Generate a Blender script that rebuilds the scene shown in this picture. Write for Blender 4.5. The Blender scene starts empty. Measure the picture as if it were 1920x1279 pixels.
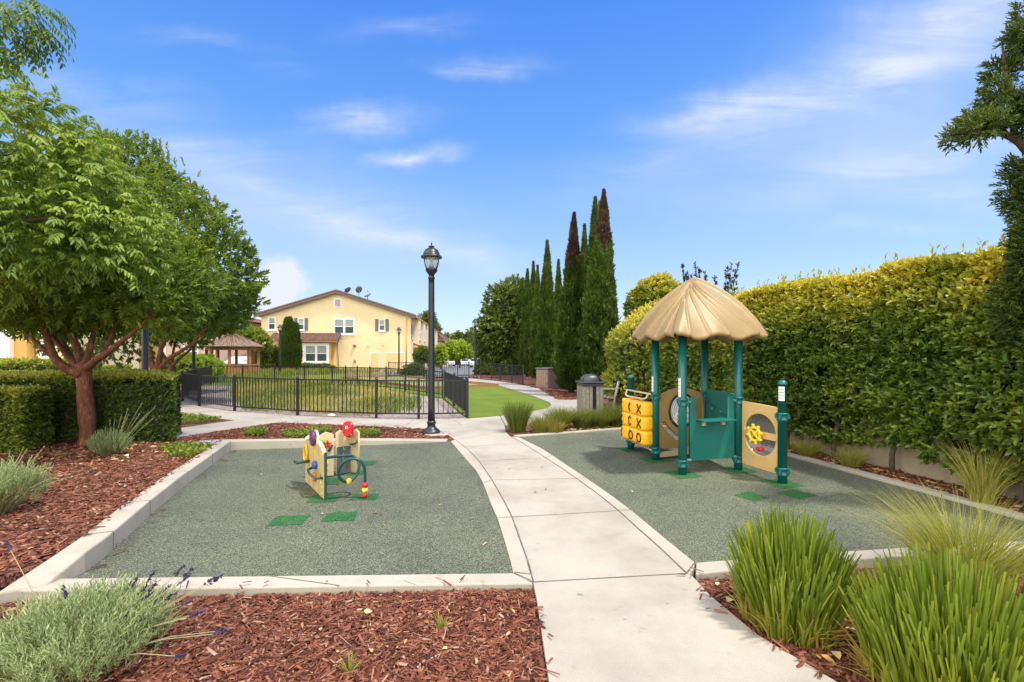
import bpy, bmesh, math, random
import numpy as np
from mathutils import Vector, Matrix
random.seed(7)
RNG = np.random.default_rng(11)
C = bpy.context.scene.collection
PI = math.pi
# ------------------------------------------------------------------ camera numbers
F, EYE, HZ = 900.0, 1.57, 661.0          # focal length and horizon in photo pixels (1920 wide), eye height in metres

def T(y):
    """terrain height at depth y: level, then falling gently away"""
    return 0.0 if y < 32 else -0.018 * min(y - 32, 100)

def G(px, py, z=0.0):
    d = F * (EYE - z) / (py - HZ)
    return ((px - 960) / F * d, d, z)

def P(px, py, d):
    return ((px - 960) / F * d, d, EYE + (HZ - py) / F * d)

def X(px, d):
    return (px - 960) / F * d

# ------------------------------------------------------------------ materials
def nodes(name):
    m = bpy.data.materials.new(name)
    m.use_nodes = True
    nt = m.node_tree
    b = nt.nodes['Principled BSDF']
    return m, nt, b

def N(nt, t, **kw):
    n = nt.nodes.new(t)
    for k, v in kw.items():
        if k in n.inputs:
            n.inputs[k].default_value = v
        else:
            setattr(n, k, v)
    return n

def rgba(c):
    return (c[0], c[1], c[2], 1.0)

def ramp(nt, fac, stops, interp='LINEAR'):
    r = nt.nodes.new('ShaderNodeValToRGB')
    r.color_ramp.interpolation = interp
    el = r.color_ramp.elements
    while len(el) < len(stops):
        el.new(0.5)
    for e, (p, c) in zip(el, stops):
        e.position = p
        e.color = rgba(c)
    nt.links.new(fac, r.inputs['Fac'])
    return r.outputs['Color']

def coords(nt, scale=None):
    tc = nt.nodes.new('ShaderNodeTexCoord')
    return tc.outputs['Object']

def noise(nt, vec, scale, detail=4, rough=0.6):
    n = N(nt, 'ShaderNodeTexNoise', Scale=scale, Detail=detail, Roughness=rough)
    nt.links.new(vec, n.inputs['Vector'])
    return n.outputs['Fac']

def bump(nt, b, h, strength=0.4, dist=0.01):
    n = N(nt, 'ShaderNodeBump', Strength=strength, Distance=dist)
    nt.links.new(h, n.inputs['Height'])
    nt.links.new(n.outputs['Normal'], b.inputs['Normal'])

def mixc(nt, fac, a, b, mode='MIX'):
    n = nt.nodes.new('ShaderNodeMix')
    n.data_type = 'RGBA'
    n.blend_type = mode
    for i, v in ((0, fac), (6, a), (7, b)):
        if hasattr(v, 'links'):
            nt.links.new(v, n.inputs[i])
        elif i == 0:
            n.inputs[0].default_value = v
        else:
            n.inputs[i].default_value = rgba(v)
    return n.outputs[2]

def plain(name, col, rough=0.5, metal=0.0, var=0.12, scale=6.0, bumpy=0.0, bscale=60, spec=0.5):
    m, nt, b = nodes(name)
    v = coords(nt)
    f = noise(nt, v, scale, 5)
    c = ramp(nt, f, [(0.3, [x * (1 - var) for x in col]), (0.7, [min(1, x * (1 + var)) for x in col])])
    nt.links.new(c, b.inputs['Base Color'])
    b.inputs['Roughness'].default_value = rough
    b.inputs['Metallic'].default_value = metal
    b.inputs['Specular IOR Level'].default_value = spec
    if bumpy:
        bump(nt, b, noise(nt, v, bscale, 6), bumpy, 0.01)
    return m

def leafmat(name, stops, trans=0.35, rough=0.45, spec=0.4):
    """colour follows the per-leaf tint value; light passes through the blade"""
    m, nt, b = nodes(name)
    a = N(nt, 'ShaderNodeAttribute', attribute_name='tint')
    c = ramp(nt, a.outputs['Fac'], stops)
    nt.links.new(c, b.inputs['Base Color'])
    b.inputs['Roughness'].default_value = rough
    b.inputs['Specular IOR Level'].default_value = spec
    t = nt.nodes.new('ShaderNodeBsdfTranslucent')
    tcol = mixc(nt, 1.0, c, (1.0, 1.0, 0.55), 'MULTIPLY')
    g = N(nt, 'ShaderNodeBrightContrast', Bright=0.02)
    nt.links.new(tcol, g.inputs['Color'])
    nt.links.new(g.outputs['Color'], t.inputs['Color'])
    mx = nt.nodes.new('ShaderNodeMixShader')
    mx.inputs[0].default_value = trans
    nt.links.new(b.outputs[0], mx.inputs[1])
    nt.links.new(t.outputs[0], mx.inputs[2])
    nt.links.new(mx.outputs[0], nt.nodes['Material Output'].inputs['Surface'])
    return m

def rubber_mat(name, dark, mid, light):
    m, nt, b = nodes(name)
    v = coords(nt)
    vo = N(nt, 'ShaderNodeTexVoronoi', Scale=165.0)
    nt.links.new(v, vo.inputs['Vector'])
    sep = nt.nodes.new('ShaderNodeSeparateColor')
    nt.links.new(vo.outputs['Color'], sep.inputs['Color'])
    c = ramp(nt, sep.outputs[0], [(0.0, dark), (0.2, dark), (0.3, mid), (0.66, mid), (0.76, light), (1.0, light)], 'LINEAR')
    big = noise(nt, v, 0.9, 4)
    c2 = ramp(nt, big, [(0.33, (0.80, 0.81, 0.84)), (0.5, (1.0, 1.0, 1.0)), (0.67, (1.13, 1.13, 1.07))])
    c = mixc(nt, 1.0, c, c2, 'MULTIPLY')
    dirt = noise(nt, v, 5.5, 6, 0.75)
    c = mixc(nt, 1.0, c, ramp(nt, dirt, [(0.30, (0.72, 0.70, 0.68)), (0.42, (1, 1, 1)), (0.62, (1, 1, 1)), (0.74, (1.18, 1.16, 1.08))]), 'MULTIPLY')
    nt.links.new(c, b.inputs['Base Color'])
    b.inputs['Roughness'].default_value = 0.85
    b.inputs['Specular IOR Level'].default_value = 0.25
    bump(nt, b, vo.outputs['Distance'], 0.6, 0.004)
    return m

def concrete_mat(name, col, stain=0.25, speck=0.12):
    m, nt, b = nodes(name)
    v = coords(nt)
    big = noise(nt, v, 0.8, 6, 0.65)
    c = ramp(nt, big, [(0.32, [x * (1 - stain) for x in col]), (0.55, col), (0.75, [min(1, x * 1.06) for x in col])])
    fine = noise(nt, v, 140, 3, 0.7)
    c2 = ramp(nt, fine, [(0.3, (1 - speck,) * 3), (0.7, (1 + speck,) * 3)])
    c = mixc(nt, 1.0, c, c2, 'MULTIPLY')
    spots = noise(nt, v, 9, 3)
    c3 = ramp(nt, spots, [(0.0, (0.72, 0.68, 0.64)), (0.27, (0.86, 0.84, 0.8)), (0.36, (1, 1, 1))])
    c = mixc(nt, 1.0, c, c3, 'MULTIPLY')
    nt.links.new(c, b.inputs['Base Color'])
    b.inputs['Roughness'].default_value = 0.85
    b.inputs['Specular IOR Level'].default_value = 0.3
    bump(nt, b, noise(nt, v, 220, 4), 0.25, 0.004)
    return m

def mulch_mat(name, stops, scale=38):
    m, nt, b = nodes(name)
    v = coords(nt)
    mp = N(nt, 'ShaderNodeMapping', Scale=(1.0, 2.2, 1.0), Rotation=(0, 0, 0.5))
    nt.links.new(v, mp.inputs['Vector'])
    vo = N(nt, 'ShaderNodeTexVoronoi', Scale=scale)
    nt.links.new(mp.outputs[0], vo.inputs['Vector'])
    sep = nt.nodes.new('ShaderNodeSeparateColor')
    nt.links.new(vo.outputs['Color'], sep.inputs['Color'])
    c = ramp(nt, sep.outputs[0], stops)
    nt.links.new(c, b.inputs['Base Color'])
    b.inputs['Roughness'].default_value = 0.9
    bump(nt, b, vo.outputs['Distance'], 0.8, 0.02)
    return m

M = {}
M['path'] = concrete_mat('path concrete', (0.405, 0.36, 0.295), 0.28, 0.14)
M['side_path'] = concrete_mat('exposed aggregate concrete', (0.34, 0.315, 0.275), 0.18, 0.3)
M['kerb'] = concrete_mat('kerb concrete', (0.42, 0.375, 0.30), 0.24, 0.10)
M['joint'] = plain('joint dirt', (0.13, 0.10, 0.075), 0.95, var=0.5, scale=14)
M['rubber'] = rubber_mat('sage rubber granules', (0.040, 0.047, 0.033), (0.092, 0.105, 0.069), (0.21, 0.22, 0.15))
M['patch'] = rubber_mat('green rubber granules', (0.009, 0.05, 0.014), (0.018, 0.10, 0.028), (0.06, 0.18, 0.06))
M['mulch'] = mulch_mat('red mulch bed', [(0, (0.035, 0.011, 0.008)), (0.5, (0.14, 0.042, 0.027)), (1, (0.27, 0.10, 0.062))])
M['chips'] = leafmat('red bark chips', [(0, (0.035, 0.012, 0.006)), (0.3, (0.11, 0.033, 0.017)), (0.65, (0.195, 0.066, 0.035)), (0.93, (0.275, 0.112, 0.063)), (0.97, (0.36, 0.20, 0.13)), (1, (0.42, 0.30, 0.20))], 0.0, 0.8, 0.25)
M['gravel'] = mulch_mat('mauve gravel', [(0, (0.16, 0.115, 0.10)), (0.5, (0.30, 0.23, 0.20)), (1, (0.48, 0.41, 0.36))], 22)
M['ground'] = plain('dry soil and grass', (0.17, 0.15, 0.075), 0.95, var=0.45, scale=0.6, bumpy=0.5, bscale=8)
M['asphalt'] = plain('asphalt', (0.15, 0.15, 0.155), 0.9, var=0.15, scale=2, bumpy=0.3)
M['metal_black'] = plain('black painted metal', (0.014, 0.015, 0.016), 0.42, var=0.2, scale=9)
M['pole'] = plain('dark grey lamp enamel', (0.016, 0.019, 0.021), 0.38, var=0.25, scale=5)
M['teal'] = plain('teal powder coat', (0.004, 0.115, 0.10), 0.36, var=0.10, scale=5)
M['teal_panel'] = plain('teal plastic board', (0.004, 0.14, 0.115), 0.42, var=0.08, scale=4)
M['tan'] = plain('tan plastic board', (0.60, 0.40, 0.155), 0.45, var=0.06, scale=5)
M['brown_tan'] = plain('brown moulded plastic', (0.36, 0.225, 0.075), 0.42, var=0.08, scale=4)
M['canopy'] = plain('beige moulded plastic', (0.30, 0.205, 0.085), 0.42, var=0.09, scale=3)
M['yellow'] = plain('yellow plastic', (0.86, 0.45, 0.012), 0.38, var=0.05, scale=5)
M['bright_yellow'] = plain('lemon plastic', (0.85, 0.62, 0.03), 0.38, var=0.05)
M['orange'] = plain('orange plastic', (0.80, 0.22, 0.02), 0.4, var=0.05)
M['red'] = plain('red plastic', (0.58, 0.014, 0.012), 0.5, var=0.08)
M['purple'] = plain('purple plastic', (0.12, 0.03, 0.10), 0.45, var=0.2, scale=20)
M['lime'] = plain('lime plastic', (0.22, 0.50, 0.06), 0.42, var=0.1)
M['blue'] = plain('blue plastic', (0.03, 0.10, 0.40), 0.42, var=0.1)
M['markbrown'] = plain('dark brown print', (0.045, 0.012, 0.006), 0.5, var=0.1)
M['handle'] = plain('beige coated bar', (0.56, 0.45, 0.27), 0.42, var=0.08)
M['board'] = plain('pale tan board', (0.64, 0.50, 0.27), 0.5, var=0.06, scale=4)
M['board_side'] = plain('sun bleached tan board', (0.50, 0.39, 0.17), 0.5, var=0.08, scale=4)
M['dark_green'] = plain('dark green coated tube', (0.012, 0.060, 0.048), 0.35, var=0.1)
M['slate'] = plain('slate grey panel', (0.085, 0.10, 0.11), 0.5, var=0.15)
M['white'] = plain('white paint', (0.80, 0.79, 0.76), 0.5, var=0.03)
M['sticker'] = plain('white sticker', (0.78, 0.78, 0.78), 0.5, var=0.08, scale=30)
M['stickergrey'] = plain('sticker print', (0.35, 0.37, 0.40), 0.5, var=0.2, scale=60)
M['stucco'] = plain('yellow stucco', (0.78, 0.625, 0.355), 0.9, var=0.06, scale=0.8, bumpy=0.25, bscale=25, spec=0.2)
M['stucco_cream'] = plain('cream stucco', (0.84, 0.66, 0.40), 0.9, var=0.05, scale=0.8, bumpy=0.25, bscale=25, spec=0.2)
M['stucco_ochre'] = plain('ochre stucco', (0.66, 0.385, 0.115), 0.9, var=0.07, scale=0.8, bumpy=0.25, bscale=25, spec=0.2)
M['stucco_pink'] = plain('rose stucco', (0.60, 0.42, 0.34), 0.9, var=0.06, scale=0.8, bumpy=0.25, bscale=25, spec=0.2)
M['door_paint'] = plain('yellow door paint', (0.72, 0.52, 0.24), 0.6, var=0.05)
M['shutter'] = plain('grey shutter paint', (0.15, 0.145, 0.125), 0.6, var=0.1)
M['blind'] = plain('blind behind glass', (0.30, 0.34, 0.31), 0.18, var=0.12, scale=2)
M['darkglass'] = plain('dark window glass', (0.07, 0.085, 0.085), 0.08, var=0.3, scale=1.5)
M['carglass'] = plain('car glass', (0.03, 0.035, 0.04), 0.06, var=0.2)
M['carwhite'] = plain('white car paint', (0.78, 0.79, 0.80), 0.25, var=0.02)
M['cardark'] = plain('dark car paint', (0.03, 0.035, 0.05), 0.25, var=0.1)
M['tyre'] = plain('tyre rubber', (0.02, 0.02, 0.02), 0.8)
M['cedar'] = plain('stained cedar', (0.40, 0.175, 0.065), 0.65, var=0.22, scale=10, bumpy=0.2)
M['timber'] = plain('brown timber', (0.30, 0.16, 0.07), 0.75, var=0.2, scale=8, bumpy=0.3)
M['barge'] = plain('brown eave paint', (0.15, 0.10, 0.075), 0.8, var=0.25, scale=5)
M['oldwood'] = plain('weathered grey wood', (0.235, 0.205, 0.165), 0.8, var=0.28, scale=14, bumpy=0.4)
M['bench'] = plain('silvered teak', (0.30, 0.28, 0.25), 0.8, var=0.25, scale=14, bumpy=0.3)
M['bin_lid'] = plain('charcoal plastic lid', (0.045, 0.048, 0.055), 0.38, var=0.12)
M['bin_liner'] = plain('black liner', (0.01, 0.01, 0.012), 0.5)
M['taupe'] = plain('taupe resin', (0.31, 0.205, 0.16), 0.55, var=0.06)
M['greylid'] = plain('grey resin lid', (0.14, 0.14, 0.145), 0.5, var=0.08)
M['wall_tan'] = plain('tan rendered wall', (0.42, 0.33, 0.235), 0.9, var=0.16, scale=2.5, bumpy=0.3)
M['bark_red_plain'] = plain('red peeling bark', (0.125, 0.045, 0.020), 0.75, var=0.6, scale=16, bumpy=0.9, bscale=30)
def bark_mat(name, dark, mid, peel):
    m, nt, b = nodes(name)
    v = coords(nt)
    mp = N(nt, 'ShaderNodeMapping', Scale=(1.0, 1.0, 0.28))
    nt.links.new(v, mp.inputs['Vector'])
    f = noise(nt, mp.outputs[0], 26, 6, 0.7)
    c = ramp(nt, f, [(0.36, dark), (0.46, mid), (0.55, mid), (0.62, peel)])
    g = noise(nt, v, 5, 3)
    c = mixc(nt, 1.0, c, ramp(nt, g, [(0.3, (0.75, 0.72, 0.72)), (0.7, (1.2, 1.15, 1.1))]), 'MULTIPLY')
    nt.links.new(c, b.inputs['Base Color'])
    b.inputs['Roughness'].default_value = 0.75
    bump(nt, b, f, 1.0, 0.02)
    return m
M['bark_red'] = bark_mat('red peeling bark', (0.06, 0.019, 0.008), (0.175, 0.060, 0.022), (0.31, 0.15, 0.068))
M['bark'] = plain('brown bark', (0.10, 0.065, 0.042), 0.85, var=0.4, scale=12, bumpy=0.8, bscale=30)
M['sand'] = plain('pale court turf', (0.24, 0.25, 0.08), 0.9, var=0.12, scale=4)
M['vent'] = plain('grey vent metal', (0.22, 0.21, 0.20), 0.5)
M['core'] = plain('twigs in deep shade', (0.022, 0.032, 0.010), 0.95, var=0.5, scale=8, bumpy=0.6)  # solid filler inside foliage; the shade there is put into its dark colour
M['dishgrey'] = plain('grey dish', (0.12, 0.125, 0.14), 0.5)
M['drybark'] = plain('dry leaf', (0.42, 0.26, 0.11), 0.8, var=0.3, scale=10)
M['lavstalk'] = plain('lavender flower stalk', (0.30, 0.31, 0.14), 0.7)
M['box_concrete'] = plain('grey utility lid', (0.30, 0.33, 0.37), 0.8, var=0.1)

# turf
def turf_mat():
    m, nt, b = nodes('artificial turf')
    v = coords(nt)
    mp = N(nt, 'ShaderNodeMapping', Scale=(1, 0.6, 1))
    nt.links.new(v, mp.inputs['Vector'])
    f = noise(nt, mp.outputs[0], 70, 3, 0.8)
    c = ramp(nt, f, [(0.25, (0.06, 0.105, 0.010)), (0.5, (0.13, 0.19, 0.018)), (0.8, (0.22, 0.27, 0.045))])
    g = noise(nt, v, 1.1, 4)
    c2 = ramp(nt, g, [(0.35, (0.86, 0.88, 0.8)), (0.65, (1.12, 1.08, 1.1))])
    nt.links.new(mixc(nt, 1.0, c, c2, 'MULTIPLY'), b.inputs['Base Color'])
    b.inputs['Roughness'].default_value = 0.8
    b.inputs['Specular IOR Level'].default_value = 0.2
    bump(nt, b, f, 0.8, 0.02)
    return m
M['turf'] = turf_mat()

# barrel tiles
def tile_mat(name, cols, sx=2.6, sy=2.2):
    m, nt, b = nodes(name)
    uv = nt.nodes.new('ShaderNodeUVMap')
    mp = N(nt, 'ShaderNodeMapping', Scale=(1, 1, 1))
    nt.links.new(uv.outputs[0], mp.inputs['Vector'])
    w = N(nt, 'ShaderNodeTexWave', Scale=1.4, Distortion=0.0)
    w.bands_direction = 'X'
    nt.links.new(mp.outputs[0], w.inputs['Vector'])
    w2 = N(nt, 'ShaderNodeTexWave', Scale=1.0, Distortion=0.0)
    w2.bands_direction = 'Y'
    w2.wave_profile = 'SAW'
    nt.links.new(mp.outputs[0], w2.inputs['Vector'])
    f = noise(nt, mp.outputs[0], 2.3, 3, 0.8)
    c = ramp(nt, f, [(0.3, cols[0]), (0.5, cols[1]), (0.7, cols[2])])
    nt.links.new(c, b.inputs['Base Color'])
    b.inputs['Roughness'].default_value = 0.85
    ad = N(nt, 'ShaderNodeMath', operation='ADD')
    nt.links.new(w.outputs['Fac'], ad.inputs[0])
    nt.links.new(w2.outputs['Fac'], ad.inputs[1])
    bump(nt, b, ad.outputs[0], 1.0, 0.08)
    return m
M['tiles'] = tile_mat('brown barrel tiles', ((0.10, 0.055, 0.04), (0.20, 0.105, 0.07), (0.30, 0.18, 0.12)))
M['shingle'] = tile_mat('cedar shingles', ((0.15, 0.09, 0.06), (0.28, 0.18, 0.12), (0.42, 0.29, 0.2)))

def glassy(name, col, alpha):
    m, nt, b = nodes(name)
    v = coords(nt)
    nt.links.new(ramp(nt, noise(nt, v, 4, 3), [(0.3, col), (0.7, [c * 0.8 for c in col])]), b.inputs['Base Color'])
    b.inputs['Roughness'].default_value = 0.06
    b.inputs['Alpha'].default_value = alpha
    return m
M['bubble'] = glassy('clear plastic bubble', (0.30, 0.32, 0.34), 0.45)
M['lampglass'] = glassy('lantern glass', (0.75, 0.78, 0.8), 0.22)

# foliage
M['hedge'] = leafmat('laurel hedge leaf', [(0, (0.026, 0.058, 0.010)), (0.25, (0.095, 0.170, 0.022)), (0.45, (0.22, 0.29, 0.034)), (0.66, (0.43, 0.41, 0.038)), (0.8, (0.64, 0.54, 0.055)), (1, (0.76, 0.66, 0.13))], 0.28, 0.38, 0.5)
M['boxhedge'] = leafmat('box hedge leaf', [(0, (0.035, 0.06, 0.012)), (0.5, (0.10, 0.15, 0.02)), (0.8, (0.30, 0.35, 0.04)), (1, (0.50, 0.48, 0.08))], 0.3, 0.5, 0.3)
M['arbutus'] = leafmat('arbutus leaf', [(0, (0.04, 0.085, 0.012)), (0.5, (0.145, 0.23, 0.024)), (0.85, (0.30, 0.37, 0.035)), (0.95, (0.36, 0.33, 0.05)), (1, (0.42, 0.16, 0.06))], 0.4, 0.42, 0.4)
M['pistache'] = leafmat('pistache leaflet', [(0, (0.085, 0.155, 0.02)), (0.5, (0.24, 0.34, 0.04)), (0.85, (0.42, 0.49, 0.07)), (1, (0.52, 0.50, 0.12))], 0.42, 0.42, 0.4)
M['cypress'] = leafmat('cypress spray', [(0, (0.026, 0.055, 0.010)), (0.5, (0.105, 0.17, 0.022)), (0.9, (0.22, 0.28, 0.04)), (1, (0.22, 0.20, 0.05))], 0.25, 0.6, 0.2)
M['deadcypress'] = leafmat('dead cypress spray', [(0, (0.05, 0.03, 0.022)), (0.6, (0.125, 0.07, 0.045)), (0.9, (0.25, 0.125, 0.06)), (1, (0.40, 0.20, 0.08))], 0.2, 0.7, 0.2)
M['juniper'] = leafmat('juniper spray', [(0, (0.022, 0.05, 0.012)), (0.5, (0.085, 0.13, 0.022)), (0.9, (0.19, 0.23, 0.04)), (1, (0.28, 0.22, 0.12))], 0.2, 0.6, 0.2)
M['broadleaf'] = leafmat('dark broad leaf', [(0, (0.03, 0.06, 0.012)), (0.5, (0.105, 0.155, 0.022)), (1, (0.30, 0.32, 0.05))], 0.3, 0.45, 0.4)
M['limetree'] = leafmat('lime green leaf', [(0, (0.13, 0.22, 0.02)), (0.5, (0.30, 0.42, 0.035)), (1, (0.50, 0.56, 0.07))], 0.4, 0.5, 0.3)
M['plumleaf'] = leafmat('plum coloured leaf', [(0, (0.05, 0.014, 0.02)), (1, (0.17, 0.05, 0.06))], 0.3, 0.5, 0.3)
M['burgundy'] = leafmat('bronze sprig leaf', [(0, (0.035, 0.022, 0.016)), (0.6, (0.09, 0.07, 0.035)), (1, (0.17, 0.15, 0.05))], 0.25, 0.5, 0.3)
M['grass'] = leafmat('strap leaf green', [(0, (0.07, 0.12, 0.008)), (0.45, (0.205, 0.28, 0.028)), (0.85, (0.40, 0.44, 0.05)), (0.94, (0.46, 0.40, 0.09)), (1, (0.50, 0.25, 0.07))], 0.42, 0.45, 0.35)
M['finegrass'] = leafmat('fine straw grass', [(0, (0.15, 0.18, 0.02)), (0.5, (0.36, 0.36, 0.06)), (0.85, (0.58, 0.50, 0.14)), (1, (0.62, 0.50, 0.22))], 0.4, 0.55, 0.25)
M['deergrass'] = leafmat('deer grass', [(0, (0.075, 0.11, 0.018)), (0.5, (0.19, 0.24, 0.04)), (0.8, (0.37, 0.34, 0.07)), (1, (0.44, 0.24, 0.07))], 0.4, 0.55, 0.25)
M['meadow'] = leafmat('meadow grass', [(0, (0.07, 0.12, 0.015)), (0.4, (0.20, 0.26, 0.03)), (0.7, (0.42, 0.38, 0.09)), (1, (0.60, 0.42, 0.18))], 0.4, 0.6, 0.2)
M['lavender'] = leafmat('lavender leaf', [(0, (0.15, 0.20, 0.08)), (0.5, (0.36, 0.43, 0.20)), (1, (0.60, 0.65, 0.36))], 0.3, 0.7, 0.15)
M['lavstem'] = leafmat('lavender stalk', [(0, (0.22, 0.24, 0.10)), (1, (0.42, 0.40, 0.20))], 0.2, 0.7, 0.15)
M['lavflower'] = leafmat('lavender flower', [(0, (0.05, 0.038, 0.08)), (1, (0.15, 0.11, 0.22))], 0.2, 0.8, 0.1)
M['cover'] = leafmat('ground cover leaf', [(0, (0.07, 0.12, 0.02)), (0.5, (0.20, 0.27, 0.035)), (1, (0.42, 0.40, 0.06))], 0.35, 0.6, 0.2)
M['litter'] = leafmat('fallen leaf', [(0, (0.28, 0.13, 0.06)), (0.5, (0.52, 0.30, 0.11)), (0.8, (0.68, 0.50, 0.20)), (1, (0.72, 0.62, 0.40))], 0.15, 0.8, 0.15)
# ------------------------------------------------------------------ object helpers
def tag(o, label=None, cat=None, group=None, kind=None):
    if label: o['label'] = label
    if cat: o['category'] = cat
    if group: o['group'] = group
    if kind: o['kind'] = kind
    return o

def thing(name, label, cat, loc=(0, 0, 0), rz=0.0, group=None):
    o = bpy.data.objects.new(name, None)
    C.objects.link(o)
    o.empty_display_size = 0.2
    o.location = loc
    o.rotation_euler = (0, 0, rz)
    return tag(o, label, cat, group)

def link(name, me, mat, parent=None, world=True):
    """link a mesh; WORLD: its vertices are in world space and are moved into the parent's frame"""
    o = bpy.data.objects.new(name, me)
    C.objects.link(o)
    if mat is not None and not me.materials:
        me.materials.append(M[mat] if isinstance(mat, str) else mat)
    if parent is not None:
        o.parent = parent
        if world:
            mw, p = Matrix.Identity(4), parent
            while p is not None:
                mw = Matrix.LocRotScale(p.location, p.rotation_euler, p.scale) @ mw
                p = p.parent
            me.transform(mw.inverted())
    return o

def copy_thing(o, loc, rz=0.0, scale=1.0, label=None):
    def rec(s, parent):
        c = s.copy()
        C.objects.link(c)
        c.parent = parent
        for ch in [x for x in bpy.data.objects if x.parent is s]:
            rec(ch, c)
        return c
    r = rec(o, None)
    r.location = loc
    r.rotation_euler = (0, 0, rz)
    r.scale = (scale, scale, scale) if not isinstance(scale, tuple) else scale
    if label: r['label'] = label
    return r

class MB:
    """collects plain shapes for one mesh"""
    def __init__(self):
        self.v, self.f, self.sm = [], [], []
    def add(self, vs, fs, smooth=False):
        n = len(self.v)
        self.v += [tuple(p) for p in vs]
        self.f += [tuple(i + n for i in q) for q in fs]
        self.sm += [smooth] * len(fs)
        return self
    def box(self, c, s, R=None, taper=1.0):
        x, y, z = s[0] / 2, s[1] / 2, s[2] / 2
        t = taper
        vs = [(-x, -y, -z), (x, -y, -z), (x, y, -z), (-x, y, -z), (-x * t, -y * t, z), (x * t, -y * t, z), (x * t, y * t, z), (-x * t, y * t, z)]
        c = Vector(c)
        vs = [(R @ Vector(p) if R is not None else Vector(p)) + c for p in vs]
        return self.add(vs, [(0, 3, 2, 1), (4, 5, 6, 7), (0, 1, 5, 4), (1, 2, 6, 5), (2, 3, 7, 6), (3, 0, 4, 7)])
    def bar(self, a, b, w, h):
        """box beam from a to b, w sideways, h upward"""
        a, b = Vector(a), Vector(b)
        d = (b - a)
        L = d.length
        d.normalize()
        up = Vector((0, 0, 1)) if abs(d.z) < 0.95 else Vector((0, 1, 0))
        s = d.cross(up).normalized()
        u = s.cross(d).normalized()
        R = Matrix((s, d, u)).transposed()
        return self.box((a + b) / 2, (w, L, h), R)
    def tube(self, pts, rad, n=10, caps=True):
        pts = [Vector(p) for p in pts]
        if not isinstance(rad, (list, tuple)): rad = [rad] * len(pts)
        vs, fs = [], []
        prev = None
        for i, p in enumerate(pts):
            d = (pts[min(i + 1, len(pts) - 1)] - pts[max(i - 1, 0)]).normalized()
            if prev is None:
                ref = Vector((0, 0, 1)) if abs(d.z) < 0.9 else Vector((1, 0, 0))
                s = d.cross(ref).normalized()
            else:
                s = (prev - d * prev.dot(d)).normalized()
            prev = s
            u = d.cross(s)
            for k in range(n):
                a = 2 * PI * k / n
                vs.append(p + (s * math.cos(a) + u * math.sin(a)) * rad[i])
        for i in range(len(pts) - 1):
            for k in range(n):
                k2 = (k + 1) % n
                fs.append((i * n + k, i * n + k2, (i + 1) * n + k2, (i + 1) * n + k))
        if caps:
            fs.append(tuple(range(n - 1, -1, -1)))
            fs.append(tuple((len(pts) - 1) * n + k for k in range(n)))
        return self.add(vs, fs, True)
    def lathe(self, prof, c=(0, 0, 0), n=24, sq=None):
        """profile [(r, z)] about the vertical through c"""
        vs, fs = [], []
        for r, z in prof:
            for k in range(n):
                a = 2 * PI * k / n
                vs.append((c[0] + r * math.cos(a), c[1] + r * math.sin(a), c[2] + z))
        for i in range(len(prof) - 1):
            for k in range(n):
                k2 = (k + 1) % n
                fs.append((i * n + k, i * n + k2, (i + 1) * n + k2, (i + 1) * n + k))
        if prof[0][0] > 1e-4: fs.append(tuple(range(n - 1, -1, -1)))
        if prof[-1][0] > 1e-4: fs.append(tuple((len(prof) - 1) * n + k for k in range(n)))
        return self.add(vs, fs, True)
    def ball(self, c, r, n=14):
        prof = [(max(1e-5, math.sin(PI * i / n)) * r, -math.cos(PI * i / n) * r) for i in range(n + 1)]
        return self.lathe(prof, c, 2 * n)
    def slab(self, pts, ztop, zbot):
        """polygon prism; ztop a number or one per point"""
        n = len(pts)
        zt = ztop if isinstance(ztop, (list, tuple)) else [ztop] * n
        area = sum(pts[i][0] * pts[(i + 1) % n][1] - pts[(i + 1) % n][0] * pts[i][1] for i in range(n))
        if area < 0:
            pts, zt = pts[::-1], zt[::-1]
        vs = [(p[0], p[1], z) for p, z in zip(pts, zt)] + [(p[0], p[1], zbot) for p in pts]
        fs = [tuple(range(n))] + [(i, n + i, n + (i + 1) % n, (i + 1) % n) for i in range(n)]
        return self.add(vs, fs)
    def build(self, name, mat, parent=None, bevel=0.0, world=True, seg=2):
        me = bpy.data.meshes.new(name)
        me.from_pydata(self.v, [], self.f)
        me.polygons.foreach_set('use_smooth', self.sm)
        me.update()
        o = link(name, me, mat, parent, world)
        if bevel:
            md = o.modifiers.new('bevel', 'BEVEL')
            md.width = bevel
            md.segments = seg
            md.limit_method = 'ANGLE'
            md.angle_limit = 0.7
        return o

def frame3(a, b):
    """right, out, up for an upright board from ground point a to b; out faces the camera side"""
    a, b = Vector(a), Vector(b)
    r = (b - a); r.z = 0; r.normalize()
    o = Vector((r.y, -r.x, 0))
    return r, o, Vector((0, 0, 1))

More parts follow.
